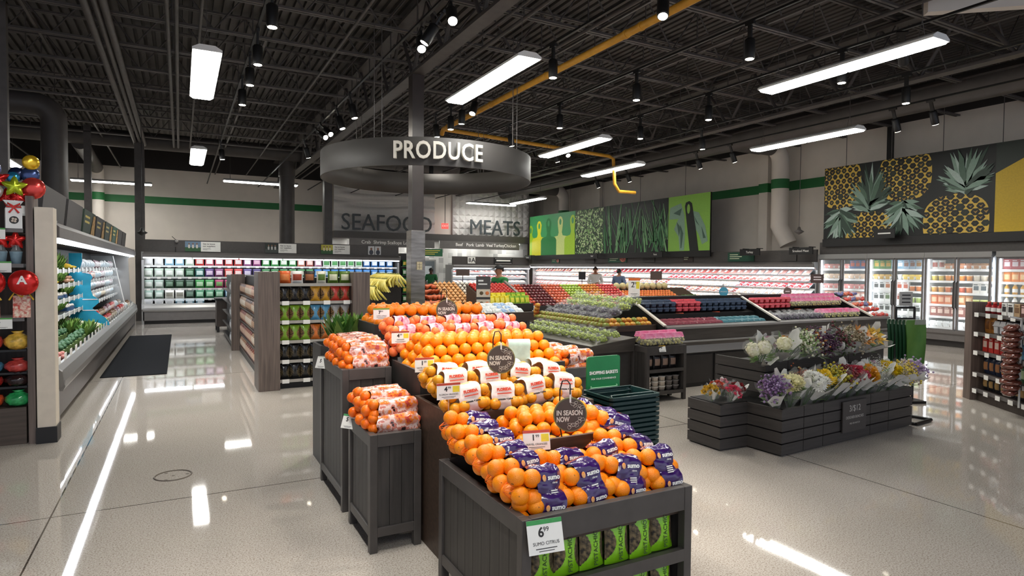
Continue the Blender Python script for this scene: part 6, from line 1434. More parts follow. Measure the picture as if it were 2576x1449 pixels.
for st in range(2):
    for k in range(17):
        x = 8.2 + k * .13
        if k < 7: put('berry_clamshell', clam_mesh('#b3222a', '#d8606a', .12, .11, .085), (x, 7.02, 1.04 + st * .09), 0, 'red strawberry box, %s from left in the %s layer of the second bay' % (ORD[k], ('lower', 'upper')[st]), 'berry box', 'strawberry boxes of the second bay')
        else: put('grape_bag', GPK, (x, 7.0 + st * .12, 1.05 + st * .06), random.uniform(-.2, .2), 'pink-topped fruit bag, %s from left in the %s row of the second bay' % (ORD[k - 7], ('front', 'back')[st]), 'fruit bag', 'pink-topped bags of the second bay')
for r_ in range(2):
    for k in range(14):
        x = 8.25 + k * .155
        if k < 8: put('grape_bag', GP, (x, 6.65 + r_ * .13, .87), random.uniform(0, 6), 'grey film fruit bag, %s from left in the %s row of the lower second bay' % (ORD[k], ('front', 'back')[r_]), 'fruit bag', 'grey film bags of the lower second bay')
        else: put('grape_bag', GPK, (x, 6.65 + r_ * .13, .87), random.uniform(-.4, .4), 'pink-topped fruit bag, %s from left in the %s row of the lower second bay' % (ORD[k - 8], ('front', 'back')[r_]), 'fruit bag', 'pink-topped bags of the lower second bay')
tom = pmesh(('tomato_bag',), lambda: _tomato(), [cmat('#c9301f', .25), M_GLASSY, cmat('#3f4f8a', .4)]) if False else None
def _tb():
    g = G(); R = random.Random(8)
    for i in range(10): g.ball((R.uniform(-.06, .06), R.uniform(-.05, .05), R.uniform(.02, .06)), .026, 9, 7, 0)
    g.ball((0, 0, .045), (.095, .075, .055), 10, 7, 1, wob=.2, seed=3); return g
TB = [pmesh(('tomato_bag', c), _tb, [cmat(c, .25), M_GLASSY]) for c in ('#c9301f', '#5a5f9a', '#d9622c')]
for r_ in range(5):
    for k in range(4):
        put('tomato_bag', TB[(k + r_) % 3 if r_ > 1 else 0], (10.58 + k * .13, 6.55 + r_ * .15, .86 + r_ * .085), random.uniform(0, 6), 'bag of %s, %s from left, %s row, right end of berry island' % (('red tomatoes', 'plums', 'orange peppers')[(k + r_) % 3 if r_ > 1 else 0], ORD[k], ORD[r_]), 'produce bag', 'produce bags at the right end of the berry island')
# small dark stand in front with pink-topped grape bags
st = bin_box(thing('display_stand', 'small dark open stand of dips in front of the mango island', 'display stand', (5.02, 6.27 - .0, 0)), .65, .30, .70, .64, True)
st.location = (5.06, 5.92, 0)
for z in (.12, .40):
    g = G(); g.box(.045, .03, z - .02, .605, .26, z, 0); g.box(.045, 0, z - .03, .605, .03, z + .01, 1); g.build('shelf', [M_BLACK, M_BINF], st)
G().box(.045, .25, .1, .605, .27, .62).build('inner_back', M_BLACK, st)
for k in range(8): put('grape_bag', GPK, (5.15 + (k % 4) * .155, 6.0 + (k // 4) * .12, .70 + (k // 4) * .02), random.uniform(-.2, .2), 'pink-topped grape bag, %s from left in the %s row on the small dark stand' % (ORD[k % 4], ('front', 'back')[k // 4]), 'bag of grapes', 'pink-topped grape bags on the small stand', sc=1.05)
for k in range(4): put('snack_pack', pouch_mesh('#2a2526', '#a88a78', .12, .07, .17), (5.18 + k * .13, 6.03, .402), 0, 'dark snack pack, %s from left on the upper shelf of the small dark stand' % ORD[k], 'pack', 'snack packs of the small dark stand')
for k in range(5):
    for q in range(3): put('dip_tub', tub_mesh('#cfc2b4' if k < 3 else '#77706c', '#e8e2d8' if k < 3 else '#9a9490', .045, .06), (5.16 + k * .115, 6.02, .122 + q * .063), 0, 'dip tub, %s from left, %s from bottom on the lower shelf of the small stand' % (ORD[k], ORD[q]), 'tub', 'stacked dip tubs of the small stand')
price_card('price_card', 'white price card on the rim of the small dark stand', (5.30, 5.905, .63), -.1, .10, .08, '#e0b02c', lines=('5',), tilt=-.3)
for k, (x, w) in enumerate(((6.55, 'under the red berry boxes'), (7.3, 'under the dark blue berry boxes'), (9.2, 'under the pink-topped bags'))): price_card('price_card', 'white price card on the berry island %s' % w, (x, 6.93, .93), -.2, .13, .09, '#d9552c', lines=('3',), tilt=-.3)
# ---------------------------------------------------------------- apple island behind
ap = thing('produce_island', 'sloping apple island behind the grapes', 'produce island', (0, 0, 0))
AX0, AX1, AY = 5.95, 8.95, 10.9
g = G(); g.ext([(AY, 0), (AY, .84), (AY + .9, 1.28), (AY + .9, 0)], AX0, AX1, ax='x'); g.build('body', M_BROWN, ap)
G().box(AX0, AY - .03, .78, AX1, AY, .90).build('front_rail', M_TRAY, ap)
apm = {c: pmesh(('apple', c), lambda: G().ball((0, 0, 0), (.040, .040, .037), 12, 8, 0), [mat('apple_' + c.strip('#'), c, .25, col2=c2, scale=16, coat=.3)]) for c, c2 in (('#c8402c', '#dd6a4c'), ('#5a1f26', '#8a3a3c'), ('#cf5a3c', '#e07a58'), ('#9ab83c', '#b4cc50'), ('#c8502c', '#e0a83c'), ('#c82f34', '#dc5a54'))}
ANM = ['bright red', 'dark red', 'orange-red', 'green', 'striped orange', 'pinkish red']
for si, c in enumerate(apm):
    for a in range(6):
        for b_ in range(8):
            x = AX0 + .06 + si * .5 + a * .083; y = AY + .06 + b_ * .108
            put('apple', apm[c], (x + random.uniform(-.006, .006), y, .84 + (y - AY) * .489 + .045), random.uniform(0, 6), '%s apple on the sloping apple island' % ANM[si], 'apple', '%s apples on the sloping island' % ANM[si])
for k in range(4): price_card('price_card', 'white price card on the apple island rail, %s from left' % ORD[k], (AX0 + .35 + k * .6, AY - .035, .80), 0, .16, .11, '#d9d4cc', lines=('1',), tilt=-.1)
# second slope with peaches, melons and avocados
a2 = thing('produce_island', 'sloping island of peaches and melons to the right of the apples', 'produce island', (0, 0, 0))
g = G(); g.ext([(11.4, 0), (11.4, .86), (12.2, 1.2), (12.2, 0)], 9.2, 11.6, ax='x'); g.build('body', M_BROWN, a2); G().box(9.2, 11.37, .8, 11.6, 11.4, .92).build('front_rail', M_TRAY, a2)
pe = pmesh(('peach',), lambda: G().ball((0, 0, 0), .04, 12, 8, 0), [mat('peach_skin', '#d8482c', .5, col2='#eaa04c', scale=14)])
for a in range(20):
    for b_ in range(6): put('peach', pe, (9.28 + a * .086, 11.47 + b_ * .1, .905 + b_ * .0425), 0, 'red and yellow peach on the slope to the right of the apples', 'peach', 'peaches on the slope right of the apples')
ml = pmesh(('melon',), lambda: G().ball((0, 0, 0), .085, 16, 11, 0), [mat('melon_rind', '#d8cc9a', .6, col2='#c4b884', scale=40)])
for k in range(9): put('melon', ml, (9.35 + k * .19, 12.1, 1.25), k, 'pale melon, %s from left on top of the peach slope' % ORD[k], 'melon', 'melons on the peach slope')
av = pmesh(('avocado',), lambda: G().lathe([(0, -.06), (.035, -.045), (.042, -.01), (.028, .035), (0, .06)], (0, 0, 0), 12), [cmat('#3f5a24', .45)])
for k in range(10): put('avocado', av, (11.05 + (k % 5) * .1, 11.5 + (k // 5) * .12, .96 + (k // 5) * .05), k, 'dark green avocado at the right end of the peach slope', 'avocado', 'avocados at the right end of the peach slope').rotation_euler = (1.3, 0, k)
price_card('price_card', 'tall white and orange price card standing on the apple island', (9.0, 11.0, 1.05), -.5, .26, .42, '#e0702c', True, ('2',), tilt=0)
post_sign('small black post sign above the apples', 8.1, 11.75, 1.25, 1.42, .16, .18, None)
post_sign('brown post sign above the peach slope', 10.6, 12.1, 1.18, 1.40, .30, .22, None, MATS['brown_sign'])
# tomatoes and bagged corn in front of the employee
cs = thing('produce_stand', 'sloping stand of tomatoes with bagged corn beside the apples', 'produce stand', (0, 0, 0))
g = G(); g.ext([(9.6, 0), (9.6, .98), (10.7, 1.34), (10.7, 0)], 4.75, 5.55, ax='x'); g.build('body', M_BROWN, cs); G().ext([(9.55, .96), (9.6, .96), (10.72, 1.36), (10.72, 1.42)], 5.55, 5.6, ax='x').build('side_board', M_WOOD, cs)
G().box(4.75, 9.55, .92, 5.55, 9.6, 1.04).build('front_rail', M_TRAY, cs)
to = pmesh(('tomato_one',), lambda: G().ball((0, 0, 0), (.036, .036, .031), 12, 8, 0), [cmat('#c22d20', .25)])
for a in range(10):
    for b_ in range(6): put('tomato', to, (4.8 + a * .076, 10.2 + b_ * .085, 1.21 + b_ * .028), 0, 'red tomato on the sloping stand behind the bagged corn', 'tomato', 'tomatoes on the sloping stand')
for k in range(8):
    c = ('#e6cf1f', '#f2e35a') if k < 4 else ('#8ab82c', '#e0dc3c')
    for r_ in range(2): put('corn_bag', pouch_mesh(c[0], c[1], .1, .06, .17), (4.80 + k * .1, 9.68 + r_ * .14, 1.01 + r_ * .05), 0, '%s corn bag, %s from left in the %s row' % ('yellow' if k < 4 else 'yellow and green', ORD[k], ('front', 'back')[r_]), 'bag', 'corn bags on the sloping stand', tilt=-.3)
# stand of packed mushrooms with cartons below
ms = bin_box(thing('display_stand', 'dark open stand of white vegetable packs with cartons below, behind the oranges', 'display stand', (3.42, 7.05, 0)), .62, .5, 1.06, .98, True)
for z in (.25, .55, .78):
    g = G(); g.box(.045, .03, z - .02, .575, .44, z, 0); g.box(.045, 0, z - .03, .575, .03, z + .01, 1); g.build('shelf', [M_BLACK, M_BINF], ms)
G().box(-.03, -.05, .98, .65, .0, 1.09).build('front_rail', M_BROWN, ms)
for k in range(15): put('vegetable_pack', pouch_mesh(*(('#e3e6e6', '#8fb0d8') if k % 5 in (2, 3) else ('#eeeeea', '#d3d8d6')), .12, .07, .13), (3.50 + (k % 5) * .115, 7.12 + (k // 5) * .13, 1.05 + (k // 5) * .03), random.uniform(-.3, .3), 'white vegetable pack, %s from left in the %s row on the dark stand' % (ORD[k % 5], ORD[k // 5]), 'pack', 'white packs on the dark stand', tilt=-1.0)
for lv, z in enumerate((.252, .552, .782)):
    for k in range(8):
        c = (('#8a2f28', '#d8b0a4'), ('#c8a89a', '#a8443c'), ('#e0e4ea', '#4a6a9a') if k < 4 else ('#d8b8ac', '#b0483c'))[lv]
        put('dressing_bottle' if (lv == 2 and k < 4) else 'food_carton', bottle_mesh(c[0], c[1], .027, .16) if (lv == 2 and k < 4) else box_mesh(c[0], c[1], .06, .05, .16), (3.50 + k * .07, 7.13, z), 0, '%s, %s from left on the %s shelf of the dark stand' % ('bottle' if (lv == 2 and k < 4) else 'carton', ORD[k], LN[lv]), 'package', 'packages under the white packs')
# squash, onion and garlic bins by the steel column, with sign board
sq = thing('produce_stand', 'dark stand of onions, squash and garlic behind the steel column', 'produce stand', (0, 0, 0))
g = G(); g.ext([(10.9, 0), (10.9, .92), (11.9, 1.34), (11.9, 0)], 4.0, 5.5, ax='x'); g.build('body', M_BROWN, sq); G().box(4.0, 10.85, .86, 5.5, 10.9, .99).build('front_rail', M_TRAY, sq)
on = pmesh(('onion_one',), lambda: G().ball((0, 0, 0), (.042, .042, .036), 12, 8, 0).lathe([(.012, .03), (.004, .06)], (0, 0, 0), 6), [mat('onion_skin', '#c98a4c', .4, col2='#e3b47c', scale=18)])
ga = pmesh(('garlic_one',), lambda: G().ball((0, 0, 0), (.034, .034, .028), 12, 8, 0, wob=.1).lathe([(.012, .022), (.003, .05)], (0, 0, 0), 6), [cmat('#ece7da', .5)])
bs_ = pmesh(('butternut',), lambda: G().lathe([(0, -.09), (.045, -.075), (.055, -.04), (.035, .0), (.03, .06), (.012, .09), (0, .095)], (0, 0, 0), 12), [cmat('#b8562c', .5)])
for a in range(15):
    for b_ in range(8):
        x = 4.06 + a * .098; y = 10.98 + b_ * .115; z = .92 + (y - 10.9) * .42 + .045
        if a < 5: nm, me, l = 'squash', bs_, 'red-brown squash on the stand behind the steel column'
        elif a < 10: nm, me, l = 'onion', on, 'yellow onion on the stand behind the steel column'
        else: nm, me, l = 'garlic_bulb', ga, 'white garlic bulb on the stand behind the steel column'
        if nm == 'squash' and b_ % 2: continue
        o = put(nm, me, (x, y, z), random.uniform(0, 6), l, nm.replace('_', ' '), '%ss on the stand behind the column' % nm.replace('_', ' '))
        if nm == 'squash': o.rotation_euler = (1.2, 0, random.uniform(0, 6))
s = thing('sign_board', 'grey-brown sign board with two printed panels beside the garlic', 'sign', (4.15, 8.7, 0), -.35)
G().box(-.11, 0, 1.0, .11, .03, 1.53).build('board', M_FRAME, s)
for z in (1.05, 1.21):
    g = G(); g.box(-.105, -.012, z, .105, 0, z + .12, 0); g.ball((-.03, -.012, z + .06), (.03, .003, .03), 10, 6, 1); g.ball((.06, -.012, z + .06), (.03, .003, .03), 10, 6, 2); g.build('printed_panel', [cmat('#d8ccb8'), cmat('#5a4a2c'), cmat('#d87a3c')], s)
t = G(); t.box(-.08, -.002, 1.45, .0, 0, 1.475); t.box(-.08, -.002, 1.40, .06, 0, 1.42); t.build('lettering', M_CARD, s)
for x in (-.09, .09): G().tube([(x, .015, 1.0), (x, .015, 0)], .01, 6).build('post', M_BLACK, s)
post_sign('small brown post sign behind the sign board', 5.2, 11.9, 1.32, 1.5, .28, .13, None, MATS['brown_sign'])
# ---------------------------------------------------------------- banana stand
bt2 = thing('banana_stand', 'dark stepped banana stand to the left of the steel column', 'produce stand', (0, 0, 0))
g = G(); g.ext([(2.62, 0), (2.62, .82), (2.9, .98), (3.15, 1.12), (3.4, 1.26), (3.66, 1.36), (3.66, 0)], 11.25, 12.9, ax='y'); g.build('body', M_TRAY, bt2)
def bunch():
    g = G(); nb = 6
    for i in range(nb):
        a = (i - (nb - 1) / 2) * .24
        pts = [Vector((0, 0, .13)), Vector((-.03, a * .05, .125)), Vector((-.08, a * .15, .09)), Vector((-.105, a * .27, .03)), Vector((-.09, a * .36, -.03)), Vector((-.075, a * .38, -.045))]
        g.tube(pts, [.008, .011, .017, .018, .013, .005], 7, 0)
    g.cyl((.01, 0, .125), (-.02, 0, .14), .016, .02, 8, 1); return g
bm = pmesh(('banana_bunch',), bunch, [mat('banana_yellow', '#ddc84a', .4, col2='#e8dc7c', scale=16), cmat('#8a8a3c', .5)])
for lv, (x, z) in enumerate(((2.66, .84), (2.88, .97), (3.12, 1.11), (3.36, 1.25), (3.56, 1.34))):
    for k in range(13): put('banana_bunch', bm, (x + .05, 11.24 + k * .12 + (lv % 2) * .06, z + .01), random.uniform(-.35, .9), 'banana bunch, %s from front on the %s step of the banana stand' % (ORD[k], ORD[lv]), 'bananas', 'banana bunches on the stepped stand', sc=1.3)
# rack behind the banana stand
dr = thing('end_rack', 'narrow dark rack with colourful packs at the right end of the salad case', 'rack', (6.65, 20.3, 0)); G().box(0, .2, 0, .5, .5, 2.15).build('body', M_BLACK, dr)
for z in (.5, .8, 1.1, 1.4, 1.7): G().box(0, 0, z - .02, .5, .2, z).build('shelf', M_FRAME, dr)
for lv, z in enumerate((.5, .8, 1.1, 1.4, 1.7)):
    for k in range(3): put('snack_bag', pouch_mesh(('#2f7a3c', '#b8502c', '#3c6a4a')[k], ('#dfe8d8', '#e8c84c', '#c8d8c0')[lv % 3], .14, .08, .22), (6.75 + k * .15, 20.4, z), 0, 'snack bag, %s from left on the %s shelf of the narrow dark rack' % (ORD[k], LN[lv]), 'bag', 'snack bags of the narrow dark rack')
# ---------------------------------------------------------------- flower stand
M_SLAT = mat('charcoal_slat', '#3d3937', .5, var=.15, scale=5, stretch=(.6, .6, 9))
fs = thing('flower_stand', 'charcoal slatted two-tier flower stand with a small side block', 'flower stand', (0, 0, 0))
def slats(nm, a, b, z0, z1, n, t=.03, cuts=()):
    g = G(); h = (z1 - z0) / n; d = Vector((b[0] - a[0], b[1] - a[1], 0)); L = d.length; d.normalize(); nrm = Vector((d.y, -d.x, 0))
    xs = [0] + list(cuts) + [L]
    for i in range(n):
        for u, v in zip(xs, xs[1:]):
            p0, p1 = Vector((a[0], a[1], 0)) + d * (u + (.004 if u else 0)), Vector((a[0], a[1], 0)) + d * (v - (.004 if v < L else 0))
            q = [p0, p1, p1 - nrm * t, p0 - nrm * t]
            g.hexa([(p.x, p.y, z0 + i * h + .006) for p in q], [(p.x, p.y, z0 + (i + 1) * h - .006) for p in q])
    return g.build(nm, M_SLAT, fs)
FYR = .06
C0, C1, C2, C3, C4 = (4.32, 4.45), (4.32, 4.04), (4.66, 4.03), (4.68, 3.67), (6.91, 3.80)
slats('slat_panel', C0, C1, .01, .43, 4); slats('slat_panel', C1, C2, .01, .43, 4); slats('slat_panel', C2, C3, .01, .43, 4); slats('slat_panel', C3, C4, .01, .43, 4, cuts=(.32, .62, 1.42, 1.76)); slats('slat_panel', C4, (6.9, 4.5), .01, .43, 4)
slats('slat_panel', (5.1, 4.85), (5.1, 4.2), .43, .75, 3); slats('slat_panel', (5.1, 4.2), (6.93, 4.28), .43, .75, 3, cuts=(.35, 1.05, 1.4)); slats('slat_panel', (6.93, 4.28), (6.93, 4.9), .43, .75, 3)
g = G(); g.ext([(4.35, 4.45), (4.35, 4.07), (4.69, 4.06), (4.71, 3.70), (6.88, 3.83), (6.87, 4.9), (5.13, 4.85), (5.13, 4.45)], .0, .36); g.build('inner_box', M_BLACK, fs)
g = G(); g.ext([(5.13, 4.85), (5.13, 4.23), (6.9, 4.31), (6.9, 4.9)], .36, .68); g.build('upper_box', M_BLACK, fs)
g = G(); g.ext([(4.35, 4.45), (4.35, 4.07), (4.69, 4.06), (4.69, 4.45)], .36, .43); g.build('side_block_top', M_BLACK, fs)
s = thing('flower_price_sign', 'dark sign on the flower stand front reading 3/$12 designer bunches', 'sign', (5.78, 3.722, .10), math.atan2(.13, 2.23)); G().box(-.2, -.012, 0, .2, 0, .30).build('board', mat('charcoal_sign', '#46413f', .5, var=.04), s)
t = G(); put_text(t, '3/$12', .085, FACE_CAM((0, -.0135, .225)), 0, .001, 0); put_text(t, 'DESIGNER BUNCHES', .038, FACE_CAM((0, -.0135, .14)), 0, .001, 0, width=.30); put_text(t, 'MIX OR MATCH', .024, FACE_CAM((0, -.0135, .08)), 0, .001, 0); t.build('lettering', mat('grey_print', '#b8b4ae', .5, var=.02), s)
g = G(); g.tube([(6.93, 3.86, .43), (6.93, 3.86, .50)], .012, 6); o = g.build('end_peg', M_BLACK, fs)
g = G(); 
for a, b in (((6.95, 3.78), (7.32, 3.82)), ((7.32, 3.82), (7.27, 4.12)), ((7.27, 4.12), (6.97, 4.08)), ((6.97, 4.08), (6.95, 3.78))): g.tube([(a[0], a[1], .02), (b[0], b[1], .02)], .018, 6)
tag(g.build('floor_frame', M_BLACK), 'low black frame lying on the floor at the right end of the flower stand', 'frame')
# flowers
M_WRAP = mat('clear_flower_wrap', '#eef0ee', .1, alpha=.15, var=.02); M_PAPER = mat('white_wrap_paper', '#d8d8d4', .5, var=.05, scale=20); M_LEAF = mat('flower_leaf', '#4a6a34', .5, col2='#6f8a4a', scale=14); M_STEM = mat('flower_stem', '#4f6f3c', .5, var=.1)
def head_mesh(kind, c, c2):
    key = ('head', kind, c)
    if key in _MC: return _MC[key]
    g = G(); R = random.Random(key[2] + kind)
    def petals(n, r, z, l, w, up, m=0):
        for i in range(n):
            a = 2 * pi * i / n + R.uniform(-.1, .1); d = Vector((cos(a), sin(a), 0)); t = Vector((-sin(a), cos(a), 0)); b0 = d * r + Vector((0, 0, z)); e = d * (r + l * cos(up)) + Vector((0, 0, z + l * sin(up))); md = (b0 + e) / 2 + Vector((0, 0, l * .08))
            g.add([b0, md + t * w, e, md - t * w], [(0, 1, 2, 3)], m, True)
    if kind == 'mum':
        for q, (n, up, r) in enumerate(((14, .0, .012), (14, .35, .01), (12, .75, .008), (9, 1.15, .005))): petals(n, r, .0 + q * .005, .04 - q * .003, .008, up)
        g.ball((0, 0, .012), .014, 8, 6, 1)
    elif kind == 'rose':
        for q, (n, up, r) in enumerate(((6, .3, .012), (6, .75, .010), (5, 1.1, .007), (4, 1.4, .004))): petals(n, r, q * .004, .034, .018, up)
        g.ball((0, 0, .016), .012, 8, 6, 1)
    elif kind == 'hydrangea':
        for i in range(70):
            p = pi * R.random() * .62; a = R.uniform(0, 6.3); v = Vector((sin(p) * cos(a), sin(p) * sin(a), cos(p) * .8)) * .075
            n_ = v.normalized(); t = n_.cross(Vector((.3, .2, .9))).normalized() * .011; b = n_.cross(t)
            g.add([v + t, v + b, v - t, v - b], [(0, 1, 2, 3)], R.random() < .25)
        g.ball((0, 0, 0), (.066, .066, .055), 12, 8, 1)
    elif kind == 'spray':
        for i in range(46):
            v = Vector((R.gauss(0, .035), R.gauss(0, .035), R.uniform(-.05, .06))); g.ball(v, R.uniform(.006, .011), 5, 4, R.random() < .3)
    elif kind == 'mist':
        for i in range(110):
            v = Vector((R.gauss(0, .05), R.gauss(0, .05), R.uniform(-.07, .08))); g.ball(v, .0042, 4, 3, 0)
    elif kind == 'lily':
        petals(6, .004, 0, .06, .014, .45); petals(6, .003, .004, .03, .004, 1.2, 1)
    _MC[key] = g.mesh('flower', [cmat(c, .5), cmat(c2, .5)]); return _MC[key]
def leaves_mesh():
    if 'fl' in _MC: return _MC['fl']
    g = G(); R = random.Random(4)
    for i in range(16):
        a = R.uniform(0, 6.3); r = R.uniform(.05, .12); z = R.uniform(.16, .36); d = Vector((cos(a), sin(a), .8)).normalized(); t = Vector((-sin(a), cos(a), 0)) * .014; p = Vector((r * .6 * cos(a), r * .6 * sin(a), z))
        g.add([p, p + d * .05 + t, p + d * .11, p + d * .05 - t], [(0, 1, 2, 3)], 0, True)
    for i in range(7): a = i * .9; g.tube([(0, 0, 0), (.05 * cos(a), .05 * sin(a), .34)], .003, 5, 1)
    _MC['fl'] = g.mesh('foliage', [M_LEAF, M_STEM]); return _MC['fl']
def wrap_mesh(seed):
    k = ('wrap', seed)
    if k in _MC: return _MC[k]
    R = random.Random(seed); g = G(); ph = [R.uniform(0, 6) for _ in range(4)]
    def P(u, v):
        a = 2 * pi * u; ruf = 1 + .12 * v * sin(5 * a + ph[0]) + .06 * v * sin(9 * a + ph[1])
        r = (.022 + .118 * v ** 1.25) * ruf; z = .02 + .36 * v + v * v * (.035 * sin(3 * a + ph[2]) + .03 * sin(7 * a + ph[3]))
        return (r * cos(a), r * sin(a), z)
    g.grid(P, 40, 7, 0)
    a0 = R.uniform(-2.6, -.6)
    for q in range(2):
        def Q(u, v, q=q): x, y, z = P((a0 + q * 2.2 + (u - .5) * 1.1) / (2 * pi), .45 + .6 * v); return (x * 1.04, y * 1.04, z)
        g.grid(Q, 6, 4, 1)
    _MC[k] = g.mesh('wrap', [M_WRAP, M_PAPER]); return _MC[k]
bouq_n = 0
def bouquet(loc, rot, label, kind, c, c2='#6f8a3c', n=7, sc=1., spread=.085, group='wrapped bouquets on the flower stand'):
    global bouq_n
    bouq_n += 1; R = random.Random(bouq_n)
    t = thing('flower_bouquet', label, 'bouquet', loc, 0, group); t.rotation_euler = rot; t.scale = (sc, sc, sc)
    child(wrap_mesh(bouq_n % 5), 'wrap', t, rot=(0, 0, R.uniform(-.6, .6))); child(leaves_mesh(), 'foliage', t, rot=(0, 0, R.uniform(0, 6)))
    me = head_mesh(kind, c, c2)
    for i in range(n):
        if n == 1: x = y = 0
        else: a = i * 2.4; r = spread * math.sqrt((i + .3) / n); x, y = r * cos(a), r * sin(a)
        o = child(me, 'flower', t, (x, y, .37 - (x * x + y * y) * 4 + R.uniform(-.012, .012)), (-y * 7, x * 7, R.uniform(0, 6))); o.scale = (1.35 if kind in ('mum', 'rose', 'lily') else 1.2 if kind == 'spray' else 1,) * 3
    return t
FB = [ # front tier
 (4.83, 'lilac statice bouquet at the left end of the front flower row', 'spray', '#7a5a86', '#9a84a8', 6), (5.02, 'cream chrysanthemum bouquet in the front flower row', 'mum', '#e9e3b4', '#d8d07c', 9), (5.20, 'white chrysanthemum bouquet in the front flower row', 'mum', '#efeee6', '#d8dcc0', 8), (5.37, 'bright yellow bouquet beside the white chrysanthemums', 'mum', '#e8c61e', '#d8a81c', 8),
 (5.55, 'yellow-green spray bouquet in the front flower row', 'spray', '#b8a82c', '#8a8a3c', 7), (5.74, 'dark red bouquet in the front flower row', 'spray', '#6a1f26', '#8a3a34', 8), (5.93, 'pink and red bouquet in the front flower row', 'rose', '#c8485c', '#e0a0a8', 7), (6.10, 'large golden orange bouquet in the front flower row', 'mum', '#dd9a1c', '#c8841c', 12),
 (6.30, 'white misty bouquet in the front flower row', 'mist', '#e3e2da', '#cfcfc4', 5), (6.48, 'bright yellow bouquet near the right end of the front row', 'mum', '#e6c81c', '#cfa81c', 9), (6.64, 'white-papered yellow bouquet at the right end of the front row', 'spray', '#d8c050', '#c8b8a0', 6), (6.80, 'pale lilac bouquet at the very right end of the front row', 'spray', '#a890b4', '#d0c4d4', 6)]
for k, (x, l, kd, c, c2, n) in enumerate(FB): bouquet((x, 3.84 + (x - 4.7) * .058, .335), (.50 + random.uniform(-.08, .08), -.5 if k == 0 else (-.3 if k == 1 else (.35 if k > 9 else 0)), random.uniform(-.2, .1) - .2), l, kd, c, c2, n, 1.0)
for k, x in enumerate((5.3, 5.62, 5.95, 6.3, 6.6)): bouquet((x, 4.06 + (x - 5.1) * .05, .31), (.5, 0, random.uniform(-.3, .3)), '%s bouquet from left in the inner part of the front tier' % ORD[k].capitalize(), ('spray', 'rose', 'mum', 'mist', 'spray')[k], ('#a0522c', '#8a3a44', '#e0b43c', '#e3e2da', '#b88aa0')[k], '#b8a878', 7, .92)
UB = [(5.20, 'white hydrangea bouquet at the left end of the upper row', 'hydrangea', '#e6e2cc', '#d8d6b4', 2), (5.40, 'large cream hydrangea bouquet in the upper row', 'hydrangea', '#efe9c8', '#e0dcb0', 1), (5.60, 'white and green bouquet in glossy wrap in the upper row', 'spray', '#dcdcc0', '#8fa86a', 6), (5.80, 'purple and orange bouquet in the upper row', 'spray', '#5a2f4a', '#c8842c', 7), (6.0, 'dark purple bouquet in the upper row', 'spray', '#4a2a44', '#6a4a5c', 8), (6.2, 'deep green and burgundy bouquet in the upper row', 'spray', '#3f4a2c', '#6a2f34', 8),
      (6.42, 'brown and cream bouquet in the upper row', 'spray', '#8a7a5c', '#c8b89a', 7), (6.62, 'orange lily bouquet near the right end of the upper row', 'lily', '#e09a4c', '#b8642c', 7), (6.80, 'yellow lily bouquet at the right end of the upper row', 'lily', '#e3bc4a', '#c8903c', 7)]
for k, (x, l, kd, c, c2, n) in enumerate(UB): bouquet((x, 4.36 + (x - 5.1) * .05, .65), (.80 + random.uniform(-.08, .06), -.6 if k == 0 else (-.3 if k == 1 else (.3 if k > 7 else 0)), random.uniform(-.2, .1) - .15), l, kd, c, c2, n, 1.1, .08)
for k, x in enumerate((5.35, 5.7, 6.05, 6.4, 6.7)): bouquet((x, 4.55, .64), (.55, 0, random.uniform(-.3, .3)), '%s bouquet from left in the back line of the upper tier' % ORD[k].capitalize(), ('rose', 'mum', 'spray', 'spray', 'spray')[k], ('#c8a0b4', '#d8a03c', '#5a4a6a', '#8a6a4a', '#c8b070')[k], '#a89a78', 7, .85)
for x, y, rt, l, c, c2 in ((4.40, 4.20, (.25, -.3, -.2), 'small yellow and white posy on the side block', '#d8b03c', '#e8dcc0'), (4.51, 4.13, (.4, .05, -.2), 'pink rose posy in front on the side block', '#d8506c', '#e8a0a8'), (4.61, 4.20, (.25, .3, -.2), 'dark red rose posy on the side block', '#8a1f24', '#b04a44'), (4.50, 4.27, (.1, .0, .3), 'coral rose posy at the back of the side block', '#c8543c', '#e09a84'), (4.60, 4.30, (.0, .2, .3), 'pale pink posy at the back corner of the side block', '#d89aa0', '#e8c8c4')):
    bouquet((4.505 + (x - 4.505) * 1.15, y, .375), rt, l, 'rose', c, c2, 11, .54, .125)
# rack of green bags beside the flowers
rk = thing('bag_rack', 'black rack holding green reusable bags beside the flower stand', 'rack', (8.12, 4.58, 0), -.35)
for x in (-.13, .13): G().tube([(x, 0, 0), (x, 0, 1.2)], .014, 6).build('post', M_BLACK, rk)
g = G(); g.tube([(-.13, 0, 1.2), (.13, 0, 1.2)], .016, 6); g.tube([(-.13, 0, 1.06), (.13, 0, 1.06)], .012, 6); g.box(-.2, -.15, 0, .2, .15, .03); g.build('frame', M_BLACK, rk)
G().box(-.09, -.01, 1.22, .09, .005, 1.40).build('sign_card', mat('grey_card', '#b4b2ac', .5, var=.04), rk)
t = G()
for q in range(3): t.box(-.06, -.012, 1.35 - q * .045, .06, -.01, 1.365 - q * .045)
t.build('lettering', M_INK, rk)
gm1 = mat('green_bag_fabric', '#4a7a34', .6, col2='#5f8a3c', scale=5); gm2 = mat('dark_green_bag_fabric', '#1f4a2c', .6, var=.15, scale=6)
